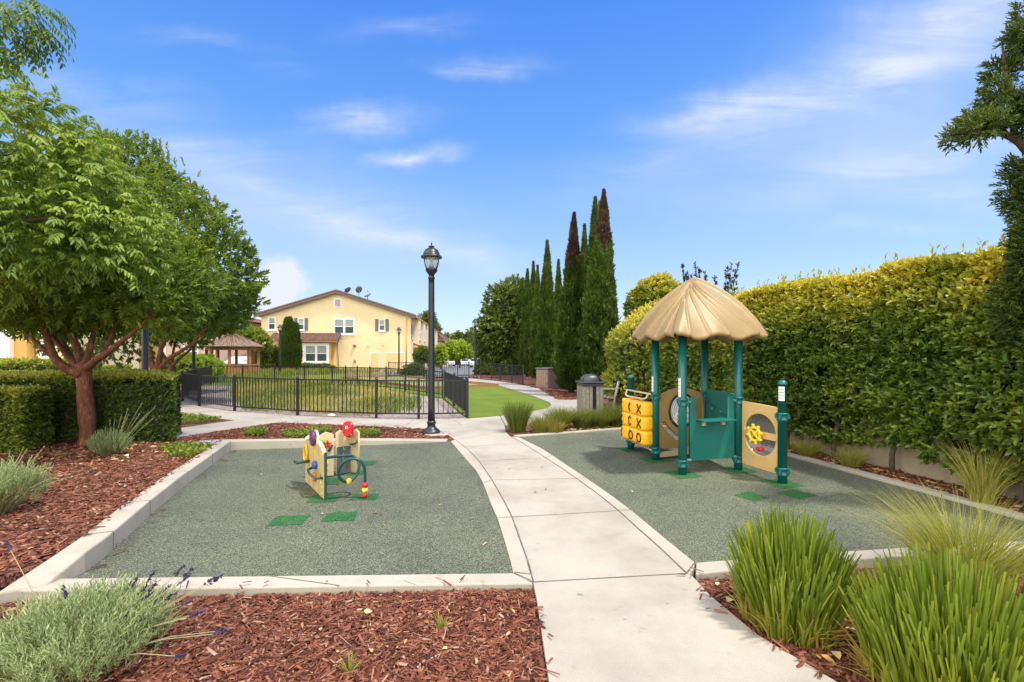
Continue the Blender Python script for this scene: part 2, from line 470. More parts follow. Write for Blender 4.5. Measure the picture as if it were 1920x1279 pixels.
def plate(outline, holes, thick, org, right, up, bevel=0.004, res=1):
    """a board with holes: outline and holes are lists of (u, v); returns a mesh in world space"""
    cu = bpy.data.curves.new('plate', 'CURVE')
    cu.dimensions = '2D'
    cu.fill_mode = 'BOTH'
    cu.extrude = thick / 2
    cu.bevel_depth = bevel
    cu.bevel_resolution = res
    cu.offset = -bevel
    for pts in [outline] + holes:
        s = cu.splines.new('POLY')
        s.points.add(len(pts) - 1)
        for q, p in zip(s.points, pts):
            q.co = (p[0], p[1], 0, 1)
        s.use_cyclic_u = True
    t = bpy.data.objects.new('plate', cu)
    C.objects.link(t)
    dg = bpy.context.evaluated_depsgraph_get()
    me = bpy.data.meshes.new_from_object(t.evaluated_get(dg))
    bpy.data.objects.remove(t)
    bpy.data.curves.remove(cu)
    right, up = Vector(right).normalized(), Vector(up).normalized()
    nrm = right.cross(up)
    R = Matrix((right, up, nrm)).transposed().to_4x4()
    R.translation = Vector(org)
    me.transform(R)
    me.materials.clear()
    return me

def circle(cx, cy, rx, ry=None, n=32, a0=0.0, a1=2 * PI, close=True):
    ry = ry or rx
    m = n if close else n + 1
    return [(cx + rx * math.cos(a0 + (a1 - a0) * i / n), cy + ry * math.sin(a0 + (a1 - a0) * i / n)) for i in range(m)]

# ------------------------------------------------------------------ foliage in numpy
def nrm(a):
    return a / np.maximum(np.linalg.norm(a, axis=1, keepdims=True), 1e-9)

def mesh_np(name, co, faces4, tint):
    me = bpy.data.meshes.new(name)
    nv, nf = len(co), len(faces4)
    me.vertices.add(nv)
    me.vertices.foreach_set('co', np.ascontiguousarray(co, dtype=np.float32).ravel())
    me.loops.add(nf * 4)
    me.loops.foreach_set('vertex_index', np.ascontiguousarray(faces4, dtype=np.int32).ravel())
    me.polygons.add(nf)
    me.polygons.foreach_set('loop_start', np.arange(0, nf * 4, 4, dtype=np.int32))
    a = me.attributes.new('tint', 'FLOAT', 'POINT')
    a.data.foreach_set('value', np.ascontiguousarray(tint, dtype=np.float32))
    me.update(calc_edges=True)
    return me

def leaves(c, d, n, L, W, tint, fold=0.25, droop=0.12):
    """one folded six-point leaf per row: c base, d direction, n face normal"""
    d = nrm(d)
    s = nrm(np.cross(d, n))
    n = np.cross(s, d)
    L, W = np.asarray(L)[:, None], np.asarray(W)[:, None]
    k = len(c)
    v = np.empty((k, 6, 3))
    up = fold * W
    v[:, 0] = c
    v[:, 1] = c + d * L * 0.32 + s * W * 0.5 + n * up
    v[:, 2] = c + d * L * 0.70 + s * W * 0.40 + n * (up - droop * L * 0.5)
    v[:, 3] = c + d * L - n * droop * L
    v[:, 4] = c + d * L * 0.70 - s * W * 0.40 + n * (up - droop * L * 0.5)
    v[:, 5] = c + d * L * 0.32 - s * W * 0.5 + n * up
    b = (np.arange(k) * 6)[:, None]
    f = np.concatenate([b + np.array([0, 1, 2, 3]), b + np.array([0, 3, 4, 5])], axis=0)
    return v.reshape(-1, 3), f, np.repeat(tint, 6)

class FB:
    """foliage builder"""
    def __init__(self):
        self.c, self.f, self.t, self.n = [], [], [], 0
    def put(self, vft):
        v, f, t = vft
        self.c.append(v); self.f.append(f + self.n); self.t.append(t)
        self.n += len(v)
        return self
    def build(self, name, mat, parent=None):
        me = mesh_np(name, np.concatenate(self.c), np.concatenate(self.f), np.clip(np.concatenate(self.t), 0, 1))
        return link(name, me, mat, parent)

def sprigs(p, d, k, stem, L, W, t0, spread=0.9, tj=0.15, lj=0.25):
    """at each p a twig along d with k leaves spiralling round it"""
    n = len(p)
    d = nrm(d)
    r = nrm(np.cross(d, RNG.normal(size=(n, 3))))
    u = np.cross(d, r)
    P_, D_, N_, T_ = [], [], [], []
    ph = RNG.uniform(0, 2 * PI, n)
    for i in range(k):
        a = ph + i * 2.4
        h = (i + 0.5) / k
        out = r * np.cos(a)[:, None] + u * np.sin(a)[:, None]
        sp = spread * (1.15 - 0.75 * h)
        dd = nrm(d + out * sp + RNG.normal(size=(n, 3)) * 0.12)
        P_.append(p + d * (stem * h)[:, None] if hasattr(stem, '__len__') else p + d * stem * h)
        D_.append(dd)
        N_.append(nrm(d * 1.0 - out * 0.3 + np.array([0, 0, 0.5])))
        T_.append(t0 + RNG.normal(size=n) * tj)
    Pn, Dn, Nn, Tn = map(np.concatenate, (P_, D_, N_, T_))
    m = len(Pn)
    s = RNG.uniform(1 - lj, 1 + lj, m)
    return leaves(Pn, Dn, Nn, L * s, W * s * RNG.uniform(0.85, 1.15, m), Tn)

def rachis(p, d, k, length, L, W, t0, droop=0.9):
    """drooping compound leaf: two rows of k narrow leaflets"""
    n = len(p)
    d = nrm(d)
    side = nrm(np.cross(d, np.array([[0, 0, 1.0]])) + RNG.normal(size=(n, 3)) * 0.25)
    Ps, Ds, Ns, Ts = [], [], [], []
    for i in range(k):
        h = (i + 1) / k
        q = p + d * length * h + np.array([0, 0, -1.0]) * length * droop * h * h * 0.6
        fw = nrm(d + np.array([0, 0, -1.0]) * droop * h * 1.2)
        for sg in (-1, 1):
            Ps.append(q)
            Ds.append(nrm(fw * 0.75 + side * sg * 0.75 + np.array([0, 0, -0.45]) + RNG.normal(size=(n, 3)) * 0.12))
            Ns.append(nrm(np.cross(side, fw) + np.array([0, 0, 0.4])))
            Ts.append(t0 + RNG.normal(size=n) * 0.07)
    Pn, Dn, Nn, Tn = map(np.concatenate, (Ps, Ds, Ns, Ts))
    s = RNG.uniform(0.8, 1.2, len(Pn))
    return leaves(Pn, Dn, Nn, L * s, W * s, Tn, 0.2, 0.2)

def blades(b, lean, L, W, tint, seg=4, bend=0.5, blunt=0.9):
    """upright strips: b bases, lean horizontal vectors (how far the tip travels / length)"""
    n = len(b)
    L = np.asarray(L)
    ln = np.concatenate([lean, np.zeros((n, 1))], axis=1)
    w = nrm(np.cross(ln + np.array([[1e-4, 0, 0]]), np.array([[0, 0, 1.0]])) + RNG.normal(size=(n, 3)) * np.array([0.8, 0.8, 0.0]))
    v = np.empty((n, seg + 1, 2, 3))
    for i in range(seg + 1):
        h = i / seg
        up = h * (1 - 0.5 * bend * h * np.minimum(np.linalg.norm(lean, axis=1), 1.2))
        ctr = b + ln * (L * h ** (1 + bend))[:, None] + np.array([0, 0, 1.0]) * (L * up)[:, None]
        ww = W * (0.75 + 0.5 * h if h < 0.5 else 1.0 * (1 - (h - 0.5) / 0.5 * blunt)) * 0.5
        v[:, i, 0] = ctr - w * (ww[:, None] if hasattr(ww, '__len__') else ww)
        v[:, i, 1] = ctr + w * (ww[:, None] if hasattr(ww, '__len__') else ww)
    m = (seg + 1) * 2
    base = (np.arange(n) * m)[:, None]
    f = np.concatenate([base + np.array([2 * i, 2 * i + 1, 2 * i + 3, 2 * i + 2]) for i in range(seg)], axis=0)
    return v.reshape(-1, 3), f, np.repeat(tint, m)

def lumps(p, freq=1.0, seed=0.0):
    """smooth pseudo-noise in -1..1 for clumps"""
    x, y, z = p[:, 0] * freq + seed, p[:, 1] * freq - seed, p[:, 2] * freq + 2 * seed
    return (np.sin(x * 2.1 + 1.3 * np.sin(y * 1.7)) + np.sin(y * 2.7 + 1.1 * np.sin(z * 2.3)) + np.sin(z * 3.1 + 1.2 * np.sin(x * 1.9))) / 3

def blob_pts(blobs, n, shell=0.35, seed=0.0, rough=0.16, freq=1.4):
    """points in the outer shell of a union of ellipsoids [(centre, radii)] with their outward direction"""
    vol = np.array([(b[1][0] * b[1][1] + b[1][1] * b[1][2] + b[1][0] * b[1][2]) for b in blobs])
    cnt = RNG.multinomial(n, vol / vol.sum())
    ps, ds = [], []
    for (c, r), k in zip(blobs, cnt):
        d = nrm(RNG.normal(size=(k, 3)))
        q = 1 - shell * RNG.random(k) ** 1.6
        pos = np.array(c) + d * np.array(r) * q[:, None]
        pos = pos + d * np.array(r) * (rough * lumps(pos, freq / max(0.4, min(r)), seed + c[0]))[:, None]
        keep = np.ones(k, bool)
        for (c2, r2) in blobs:
            if c2 is c: continue
            e = (((pos - np.array(c2)) / np.array(r2)) ** 2).sum(1)
            keep &= e > 0.55
        ps.append(pos[keep]); ds.append(nrm(d / np.array(r))[keep])
    return np.concatenate(ps), np.concatenate(ds)

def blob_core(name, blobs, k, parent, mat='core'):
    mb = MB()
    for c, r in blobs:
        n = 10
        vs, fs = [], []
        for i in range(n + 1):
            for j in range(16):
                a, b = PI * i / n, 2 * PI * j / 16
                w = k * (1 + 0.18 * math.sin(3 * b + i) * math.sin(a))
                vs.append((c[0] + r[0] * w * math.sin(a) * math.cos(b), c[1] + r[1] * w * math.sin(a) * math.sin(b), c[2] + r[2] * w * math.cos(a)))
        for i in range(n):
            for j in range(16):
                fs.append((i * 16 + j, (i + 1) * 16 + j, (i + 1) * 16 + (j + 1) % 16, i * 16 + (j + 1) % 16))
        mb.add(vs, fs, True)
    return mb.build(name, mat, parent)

def clump(name, label, cat, mat, x, y, z, n, rad, L, W, lean, tintm=0.45, tints=0.2, bend=0.6, group=None, upright=0.0, dead=0.0):
    """a tuft: blades fanning out of a small base"""
    a = RNG.uniform(0, 2 * PI, n)
    q = np.sqrt(RNG.random(n))
    b = np.stack([x + rad * q * np.cos(a), y + rad * q * np.sin(a), np.full(n, z - 0.01)], 1)
    le = lean * (0.15 + 0.85 * q) * RNG.uniform(0.6, 1.25, n)
    aa = a + RNG.normal(size=n) * 0.5
    lv = np.stack([le * np.cos(aa), le * np.sin(aa)], 1)
    Ls = L * (RNG.uniform(0.62, 1.08, n) if not upright else RNG.uniform(0.35, 1.0, n) ** 0.5 * 1.05) * (1 - 0.42 * q ** 2 * upright)
    t = tintm + RNG.normal(size=n) * tints
    if dead:
        k = RNG.random(n) < dead
        t[k] = RNG.uniform(0.92, 1.0, k.sum()); Ls[k] *= RNG.uniform(0.3, 0.8, k.sum())
    fb = FB().put(blades(b, lv, Ls, W * (RNG.uniform(0.7, 1.3, n) if upright else 1.0), t, 5, bend, 0.55 if upright else 0.9))
    if upright:      # dead thatch round the foot
        k = n // 3
        a2 = RNG.uniform(0, 2 * PI, k); q2 = RNG.uniform(0.65, 1.08, k)
        b2 = np.stack([x + rad * q2 * np.cos(a2), y + rad * q2 * np.sin(a2), np.full(k, z - 0.01)], 1)
        l2 = np.stack([np.cos(a2), np.sin(a2)], 1) * RNG.uniform(0.05, 0.55, (k, 1)) + RNG.normal(size=(k, 2)) * 0.28
        fb.put(blades(b2, l2, L * RNG.uniform(0.12, 0.42, k), W * 0.8, RNG.uniform(0.86, 1.0, k), 4, 0.7))
    o = fb.build(name, mat)
    return tag(o, label, cat, group)
# ------------------------------------------------------------------ the setting
def g2(pts, z=0.0):
    return [G(px, py, z)[:2] for px, py in pts]

def sheet(name, pts, ztop, thick, mat, kind='structure', parent=None):
    mb = MB().slab(pts, ztop, (min(ztop) if isinstance(ztop, list) else ztop) - thick)
    o = mb.build(name, mat, parent)
    if kind: o['kind'] = kind
    return o

# base ground, one sheet to the horizon
mb = MB()
ys = [-60, 0, 32, 60, 95, 132, 300, 900]
xs = [-700, -60, 0, 60, 700]
vs = [(x, y, T(y) - 0.11) for y in ys for x in xs]
fs = [(j * 5 + i, j * 5 + i + 1, (j + 1) * 5 + i + 1, (j + 1) * 5 + i) for j in range(len(ys) - 1) for i in range(4)]
mb.add(vs, fs).build('ground', 'ground')['kind'] = 'structure'

# main path, walkway and branch
joint_l = [(853, 824.7), (875, 841), (899, 866), (922.6, 900.4), (946, 942), (960, 970), (973, 1007), (988, 1049), (1000, 1092)]
joint_r = [(958, 819), (982, 832), (1023.6, 859), (1053, 878), (1083, 899), (1121.7, 927), (1160, 958), (1196, 991), (1234.5, 1025), (1288, 1075.7)]
strip_l = [(845.4, 827.6), (872, 859), (893, 882.6), (906, 906), (919.6, 942), (933, 972), (946, 1013), (958, 1055), (962.7, 1075.7)]
strip_r = [(971.6, 819.6), (1018, 842.5), (1047, 862), (1098, 896), (1151, 933), (1184, 958), (1225.6, 992.5), (1261, 1022), (1303, 1056)]
near_l = [(1006, 1120), (1018, 1200), (1030, 1279), (1060, 1500)]
near_r = [(1990, 1500), (1570, 1279), (1420, 1190), (1332, 1117), (1297, 1079)]
outline = ([(1060, 1500)] + near_l[::-1][1:] + joint_l[::-1] + [(840, 815), (825, 809), (802, 804), (720, 800), (645, 797), (521, 792), (430, 805), (334, 820), (180, 842), (180, 826), (334, 803), (440.6, 788), (334, 776.6), (220, 768), (220, 735), (300, 743.5), (342, 753), (374, 762.5), (440, 772), (520, 778), (620, 783.5), (705, 786), (785, 787), (876, 785), (937, 780), (946, 797), (948, 810)] + joint_r + near_r[::-1])
path = sheet('path', g2(outline), 0.0, 0.09, 'path')
br = [(938.5, 780), (971, 775.6), (990, 772.5), (1015, 768), (1029, 763.5), (1033.7, 759.5), (1031, 755), (1021, 750.6), (1002, 743), (971, 733.4), (940, 724), (905, 718), (879, 714), (850, 710.3), (852, 707.6), (882, 709.5), (940, 715.5), (971, 720), (1007, 727.3), (1037, 733.6), (1073, 744), (1090, 751), (1105, 760), (1090, 772), (1040, 787), (1000, 793), (947.5, 797)]
side = sheet('side_path', g2(br), 0.0, 0.09, 'side_path')

def ribbon(pts, w, z):
    """thin strip of width w along ground points"""
    mb = MB()
    vs, fs = [], []
    for i, p in enumerate(pts):
        a, b = Vector(pts[max(0, i - 1)]), Vector(pts[min(len(pts) - 1, i + 1)])
        t = (b - a).normalized()
        s = Vector((-t.y, t.x)) * (w / 2 * RNG.uniform(0.8, 1.25))
        q = Vector(p[:2])
        vs += [(q.x + s.x, q.y + s.y, z), (q.x - s.x, q.y - s.y, z)]
    for i in range(len(pts) - 1):
        fs.append((2 * i + 1, 2 * i + 3, 2 * i + 2, 2 * i))
    return mb.add(vs, fs)

def fine(pts, n=6):
    out = []
    for (a, b) in zip(pts, pts[1:]):
        out += [(a[0] + (b[0] - a[0]) * i / n, a[1] + (b[1] - a[1]) * i / n) for i in range(n)]
    return out + [pts[-1]]

sl = sheet('mow_strip', g2(joint_l[:-1] + [(1000, 1092), (985, 1087)] + strip_l[::-1]), 0.003, 0.09, 'kerb')
sr = sheet('mow_strip', g2(joint_r + [(1297, 1078)] + strip_r[::-1]), 0.003, 0.09, 'kerb')
jm = MB()
for line, w in ((joint_l, 0.012), (joint_r, 0.009)):
    r = ribbon(fine(g2(line)), w, 0.0055)
    jm.add(r.v, r.f)
for a, b in (((1000, 1092), (1288, 1075.7)), ((960, 970), (1160, 958)), ((922.6, 900.4), (1083, 899 - 1.5)), ((899, 865), (1023.6, 858.5)), ((876, 838), (975, 831.5)), ((860, 824), (946, 808.5)), ((762, 797), (776, 787)), ((850, 787), (866, 797)), ((395, 802), (345, 793)), ((690, 799), (640, 785)), ((560, 792), (540, 780))):
    r = ribbon(fine(g2([a, b]), 8), 0.0075, 0.0042)
    jm.add(r.v, r.f)
for a, b in (((960, 970), (933, 972)), ((922.6, 900.4), (908, 906)), ((1160, 958), (1184, 957)), ((1083, 898), (1098, 896)), ((1023, 858.5), (1036, 854)), ((1288, 1075.7), (1303, 1056)), ((1000, 1092), (964, 1076)), ((996, 1078), (964, 1074.5))):
    r = ribbon(fine(g2([a, b]), 5), 0.0075, 0.0082)
    jm.add(r.v, r.f)
jm.build('joint', 'joint', path)

# play surfaces
kl_in = [(-3.10, 3.20), (-3.07, 3.45), (-3.15, 3.74), (-3.52, 4.69), (-3.86, 5.64), (-4.09, 6.36), (-4.55, 7.75)]
kl_out = [(-3.31, 3.07), (-3.25, 3.40), (-3.33, 3.68), (-3.70, 4.62), (-4.04, 5.58), (-4.27, 6.30), (-4.78, 7.92)]
kb_in = [(-4.55, 7.75), (-3.4, 7.96), (-2.2, 8.22), (-1.16, 8.47)]
kb_out = [(-4.78, 7.92), (-3.4, 8.12), (-2.2, 8.40), (-1.16, 8.68)]
front_l = g2([(60, 1090), (133, 1089), (500, 1083.5), (962.7, 1075.7)])
front_l_low = g2([(10, 1113), (300, 1109), (640, 1102.5), (1000, 1095)])
rub_l = [(-3.08, 3.22), (-1.6, 3.24), (-0.02, 3.33)] + [(a[0] + 0.03, a[1]) for a in g2(strip_l[::-1])] + [(-1.2, 8.55), (-2.2, 8.30), (-3.4, 8.04), (-4.65, 7.85)] + [(a[0] - 0.05, a[1]) for a in kl_in[::-1][1:-2]]
rubber = sheet('rubber_surface', rub_l, -0.006, 0.05, 'rubber')

def kerb(name, inn, out, zt, zb, cuts=()):
    """a kerb swept between an inner and an outer line, arrises rounded by a bevel"""
    mb = MB()
    n = len(inn)
    vs = []
    for a, b, z in zip(inn, out, zt):
        vs += [(a[0], a[1], zb), (a[0], a[1], z), (b[0], b[1], z), (b[0], b[1], zb)]
    fs = []
    for i in range(n - 1):
        for k in range(3):
            fs.append((4 * i + k, 4 * i + 4 + k, 4 * i + 5 + k, 4 * i + 1 + k))
    fs += [(3, 2, 1, 0), tuple(4 * (n - 1) + k for k in range(4))]
    o = mb.add(vs, fs).build(name, 'kerb', None, 0.012)
    bm = bmesh.new(); bm.from_mesh(o.data); bmesh.ops.recalc_face_normals(bm, faces=bm.faces); bm.to_mesh(o.data); bm.free()
    tag(o, kind='structure')
    j = MB()
    for i, t in cuts:
        L = lambda p, q: Vector(p) * (1 - t) + Vector(q) * t
        a, b = L(inn[i], inn[i + 1]), L(out[i], out[i + 1])
        z = zt[i] * (1 - t) + zt[i + 1] * t
        e = (b - a).normalized()
        s = Vector((-e.y, e.x)) * 0.004
        a2 = a - e * 0.003
        j.add([(a2.x + s.x, a2.y + s.y, zb + 0.05), (a2.x - s.x, a2.y - s.y, zb + 0.05), (a2.x - s.x, a2.y - s.y, z + 0.002), (a2.x + s.x, a2.y + s.y, z + 0.002), (b.x - s.x, b.y - s.y, z + 0.002), (b.x + s.x, b.y + s.y, z + 0.002)], [(0, 1, 2, 3), (3, 2, 4, 5)])
    if cuts:
        j.build('joint', 'joint', o)
    return o
kerb('kerb', kl_in, kl_out, [0.026, 0.132, 0.14, 0.14, 0.14, 0.14, 0.14], -0.07, [(2, 0.1), (2, 0.95), (4, 0.2), (5, 0.3)])
kerb('kerb', kb_in[0:], kb_out, [0.138, 0.12, 0.07, 0.012], -0.07, [(1, 0.4)])
kerb('kerb', front_l[0:], front_l_low, [0.02, 0.02, 0.016, 0.008], -0.07, [(1, 0.99)])

fr_in = [(1.375, 3.586), (2.45, 3.72), (3.19, 3.81), (5.0, 4.03)]
fr_out = [(1.30, 3.40), (2.40, 3.575), (3.16, 3.665), (5.0, 3.88)]
kr_in = [(4.88, 4.0), (4.60, 5.5), (4.19, 7.25), (3.50, 10.22)]
kr_out = [(5.02, 4.0), (4.74, 5.54), (4.33, 7.29), (3.64, 10.28)]
kt_in = [(0.11, 8.98), (2.27, 9.74), (3.50, 10.16)]
kt_out = [(0.02, 9.10), (2.24, 9.88), (3.48, 10.30)]
rub_r = g2(strip_r) + [(2.45, 3.70), (3.19, 3.78), (5.0, 3.98)] + [(a[0] + 0.05, a[1]) for a in kr_in[1:]] + [(2.25, 9.80)]
rubber2 = sheet('rubber_surface', rub_r, -0.006, 0.05, 'rubber')
kerb('kerb', fr_in, fr_out, [0.004, 0.025, 0.03, 0.03], -0.09, [(1, 0.5)])
kerb('kerb', kr_in, kr_out, [0.03, 0.03, 0.03, 0.03], -0.06, [(0, 0.8), (1, 0.6)])
kerb('kerb', kt_in, kt_out, [0.006, 0.03, 0.03], -0.06, [(0, 0.5)])

# coloured rubber squares let into the play surfaces
def patch(px, py, w, d, rz, parent, z=-0.0025):
    x, y, _ = G(px, py)
    mb = MB()
    q = [Vector((sx * w / 2, sy * d / 2, 0)) for sx, sy in ((-1, -1), (1, -1), (1, 1), (-1, 1))]
    R = Matrix.Rotation(rz, 3, 'Z')
    n = 7
    pts = []
    for i in range(4):
        a, b = q[i], q[(i + 1) % 4]
        for k in range(n):
            p = a.lerp(b, k / n) * RNG.uniform(0.97, 1.03)
            p = R @ p + Vector((RNG.normal() * 0.004, RNG.normal() * 0.004, 0))
            pts.append((x + p.x, y + p.y, z))
    mb.add(pts, [tuple(range(len(pts)))]).build('patch', 'patch', parent)
for px, py, w, d, rz in ((541, 975, 0.31, 0.26, 0.12), (638, 968, 0.29, 0.25, 0.12), (608, 934, 0.30, 0.26, 0.1), (684, 931, 0.29, 0.22, 0.08), (660, 886, 0.33, 0.24, 0.0), (686, 868, 0.26, 0.3, 0.0), (616, 902, 0.3, 0.3, 0.1)):
    patch(px, py, w, d, rz, rubber)
for px, py, w, d, rz in ((1183, 842, 0.36, 0.36, 0.3), (1229, 862, 0.36, 0.36, 0.3), (1280, 889, 0.36, 0.36, 0.3), (1384, 880, 0.36, 0.36, 0.3), (1322, 851, 0.36, 0.36, 0.3), (1467, 906, 0.36, 0.36, 0.3), (1408, 930, 0.27, 0.25, 0.5), (1494, 926, 0.32, 0.27, 0.5)):
    patch(px, py, w, d, rz, rubber2)

# mulch beds
bed = lambda pts, z: sheet('mulch_bed', pts, z, 0.07, 'mulch')
bed(g2([(1000, 1092)] + near_l) + [(-4.2, 1.0), (-3.9, 2.9), (-3.0, 3.22), (0.1, 3.36)], -0.045)
bed([(-3.55, 2.75), (-3.36, 3.1)] + kl_out[1:] + [(-4.88, 8.03), (-5.45, 8.22), (-6.2, 8.5), (-9.2, 9.2), (-14, 9.5), (-14, 2.0), (-4.2, 1.6)], 0.098)
isl = g2([(334, 821), (430, 806), (521, 793), (645, 798), (802, 805), (825, 810), (853, 825)], -0.01)
bed(isl + [(-1.16, 8.6), (-2.2, 8.32), (-3.4, 8.06), (-4.7, 7.86), (-4.95, 8.15)], -0.014)
bed(g2([(200, 769), (334, 777.6), (437, 788), (334, 802), (200, 822)]), -0.008)
bed(g2(near_r[1:]) + [(1.33, 3.5), (2.45, 3.62), (5.0, 3.92), (6.6, 4.0), (6.6, 0.6), (0.9, 0.6)], -0.05)
bed([(4.98, 4.0), (4.70, 5.5), (4.30, 7.25), (3.60, 10.25), (4.4, 12.6), (5.2, 12.6), (6.6, 4.0)], 0.0)
bed(g2([(947, 810), (947, 798), (1000, 794), (1040, 788), (1090, 773), (1106, 760.5)]) + [(3.2, 15.0), (5.0, 12.6), (3.55, 10.22), (2.24, 9.82), (0.06, 9.05)], -0.012)
cyp_bed = g2([(1106, 760), (1090, 750.5), (1073, 743.5), (1037, 733), (1007, 726.6), (971, 719.4), (940, 715), (882, 709)])
bed(cyp_bed + [(-3, 34), (8, 34), (8, 14.9), (3.2, 14.9)], -0.015)

# lawn and basin
lawn = g2([(878, 783.5), (935, 779), (971, 774.8), (1015, 767.3), (1028, 763), (1032.5, 759.5), (1030, 755.4), (1002, 743.8), (971, 734), (940, 724.6), (879, 715), (846, 711)]) + [(-8, 33), (-18, 33), (-18, 23), (-9.7, 22.9), (-5.4, 20.6), (-2.36, 16.55)]
sheet('lawn', lawn, -0.006, 0.06, 'turf')
basin = g2([(876, 784), (785, 786), (705, 785), (620, 782.5), (520, 777), (440, 771), (374, 761.5), (342, 752.5)]) + [(-13.5, 20), (-16, 23.5), (-9.7, 22.8), (-5.4, 20.5), (-2.4, 16.5)]
sheet('gravel_bed', basin, -0.02, 0.06, 'gravel')
court = [G(642, 709)[:2], G(800, 730)[:2], G(935, 724)[:2], G(747, 706)[:2]]
sheet('court', court, 0.002, 0.04, 'sand')

# asphalt drive falling away behind the far fence
mb = MB()
for i, (y0, y1) in enumerate(((31.5, 60), (60, 131))):
    mb.add([(-9.5 if i == 0 else -12, y0, T(y0) - 0.02), (-1.0 if i == 0 else -4, y0, T(y0) - 0.02), (-4 if i == 0 else -12, y1, T(y1) - 0.02), (-12 if i == 0 else -17, y1, T(y1) - 0.02)], [(0, 1, 2, 3)])
mb.build('drive', 'asphalt')['kind'] = 'structure'

# timber edging of the court
te = thing('timber_edging', 'low brown timber edging framing the pale court behind the fence', 'edging', (court[0][0], court[0][1], 0))
for a, b in ((0, 1), (1, 2), (2, 3), (3, 0)):
    p, q = Vector(court[a] + (0.05,)), Vector(court[b] + (0.05,))
    e = (q - p).normalized() * 0.06
    MB().bar(p + e, q - e, 0.09, 0.13).build('board', 'timber', te)

# ---- loose ground material -------------------------------------------------
def inside(px, py, poly):
    c = np.zeros(len(px), bool)
    n = len(poly)
    for i in range(n):
        (x1, y1), (x2, y2) = poly[i][:2], poly[(i + 1) % n][:2]
        k = ((y1 > py) != (y2 > py)) & (px < (x2 - x1) * (py - y1) / ((y2 - y1) or 1e-9) + x1)
        c ^= k
    return c

def scatter(poly, n):
    a = np.array([p[:2] for p in poly])
    lo, hi = a.min(0), a.max(0)
    out = np.zeros((0, 2))
    while len(out) < n:
        p = lo + RNG.random((n * 2, 2)) * (hi - lo)
        out = np.concatenate([out, p[inside(p[:, 0], p[:, 1], poly)]])
    return out[:n]

def chip_mesh(xy, z, L, W, flat=0.35, t=None):
    """bark chips: little four-sided blocks lying every way"""
    n = len(xy)
    a = RNG.uniform(0, 2 * PI, n)
    d = np.stack([np.cos(a), np.sin(a), RNG.normal(size=n) * flat * 0.6], 1)
    d = nrm(d)
    up = nrm(np.stack([RNG.normal(size=n) * flat, RNG.normal(size=n) * flat, np.ones(n)], 1))
    s = nrm(np.cross(d, up))
    u = np.cross(s, d)
    Ls = (L * RNG.lognormal(0, 0.42, n))[:, None] * 0.5
    Ws = (W * RNG.lognormal(0, 0.35, n))[:, None] * 0.5
    H = Ws * 0.45
    c = np.concatenate([xy, (z + RNG.random(n) * 0.02)[:, None] if hasattr(z, '__len__') else np.full((n, 1), z) + RNG.random((n, 1)) * 0.022], 1)
    tp = RNG.uniform(0.45, 1.0, (n, 1))
    v = np.stack([c - d * Ls - s * Ws * tp, c + d * Ls - s * Ws, c + d * Ls + s * Ws * 0.8, c - d * Ls + s * Ws * tp,
                  c - d * Ls * 0.9 - s * Ws * tp * 0.7 + u * H, c + d * Ls * 0.92 - s * Ws * 0.7 + u * H, c + d * Ls * 0.85 + s * Ws * 0.6 + u * H, c - d * Ls * 0.9 + s * Ws * tp * 0.7 + u * H], 1)
    b = (np.arange(n) * 8)[:, None]
    f = np.concatenate([b + np.array(q) for q in ((4, 5, 6, 7), (0, 1, 5, 4), (1, 2, 6, 5), (2, 3, 7, 6), (3, 0, 4, 7))], 0)
    return v.reshape(-1, 3), f, np.repeat(RNG.random(n) if t is None else t, 8)

def chips(poly, z, n, L=0.055, W=0.013, name='mulch_chips', mat='chips'):
    o = FB().put(chip_mesh(scatter(poly, n), z, L, W)).build(name, mat)
    o['kind'] = 'stuff'
    return o
chips(g2([(998, 1097), (1005, 1120), (1017, 1200), (1029, 1279), (1034, 1330)]) + [(-2.6, 1.9), (-3.6, 2.72), (-3.38, 3.02), (-2.95, 3.12), (-1, 3.19)], -0.045, 31000, 0.043, 0.0100)
chips([(-3.50, 2.75), (-3.38, 3.1), (-3.30, 3.40), (-3.38, 3.68), (-3.76, 4.62), (-4.10, 5.58), (-4.33, 6.30), (-4.83, 7.9), (-5.3, 8.2), (-9.5, 8.2), (-8.2, 5.2), (-5.4, 2.6), (-3.5, 2.3)], 0.095, 58000, 0.06, 0.015)
def edge_chips(line, z, n, spread, z2=None):
    k = RNG.integers(0, len(line) - 1, n); s = RNG.random(n)
    a = np.array([p[:2] for p in line])
    xy = a[k] * (1 - s)[:, None] + a[k + 1] * s[:, None] + RNG.normal(size=(n, 2)) * spread
    o = FB().put(chip_mesh(xy, z, 0.05, 0.012)).build('mulch_chips', 'chips')
    o['kind'] = 'stuff'
edge_chips([(a[0] + 0.03, a[1]) for a in kl_out[2:]], 0.141, 130, 0.022)
edge_chips(kl_in[1:], -0.003, 34, 0.12)
edge_chips([(a[0], a[1] + 0.02) for a in front_l_low[1:]], 0.022, 12, 0.02)
edge_chips([(near_p[0] - 0.02, near_p[1]) for near_p in g2(near_l[:3])], 0.003, 26, 0.03)
edge_chips([(near_p[0] + 0.0, near_p[1]) for near_p in g2(near_r[1:])], 0.003, 40, 0.04)
edge_chips(g2([(521, 792), (645, 797), (802, 804), (853, 824)]), 0.003, 50, 0.05)
chips(isl + [(-1.2, 8.64), (-2.2, 8.46), (-3.4, 8.18), (-4.75, 8.0)], -0.014, 9000, 0.06, 0.016)
chips(g2([(1305, 1084), (1335, 1117), (1422, 1190), (1572, 1279), (1660, 1330)]) + [(2.9, 1.9), (4.2, 3.6), (2.4, 3.5), (1.36, 3.4)], -0.05, 17000, 0.045, 0.0112)
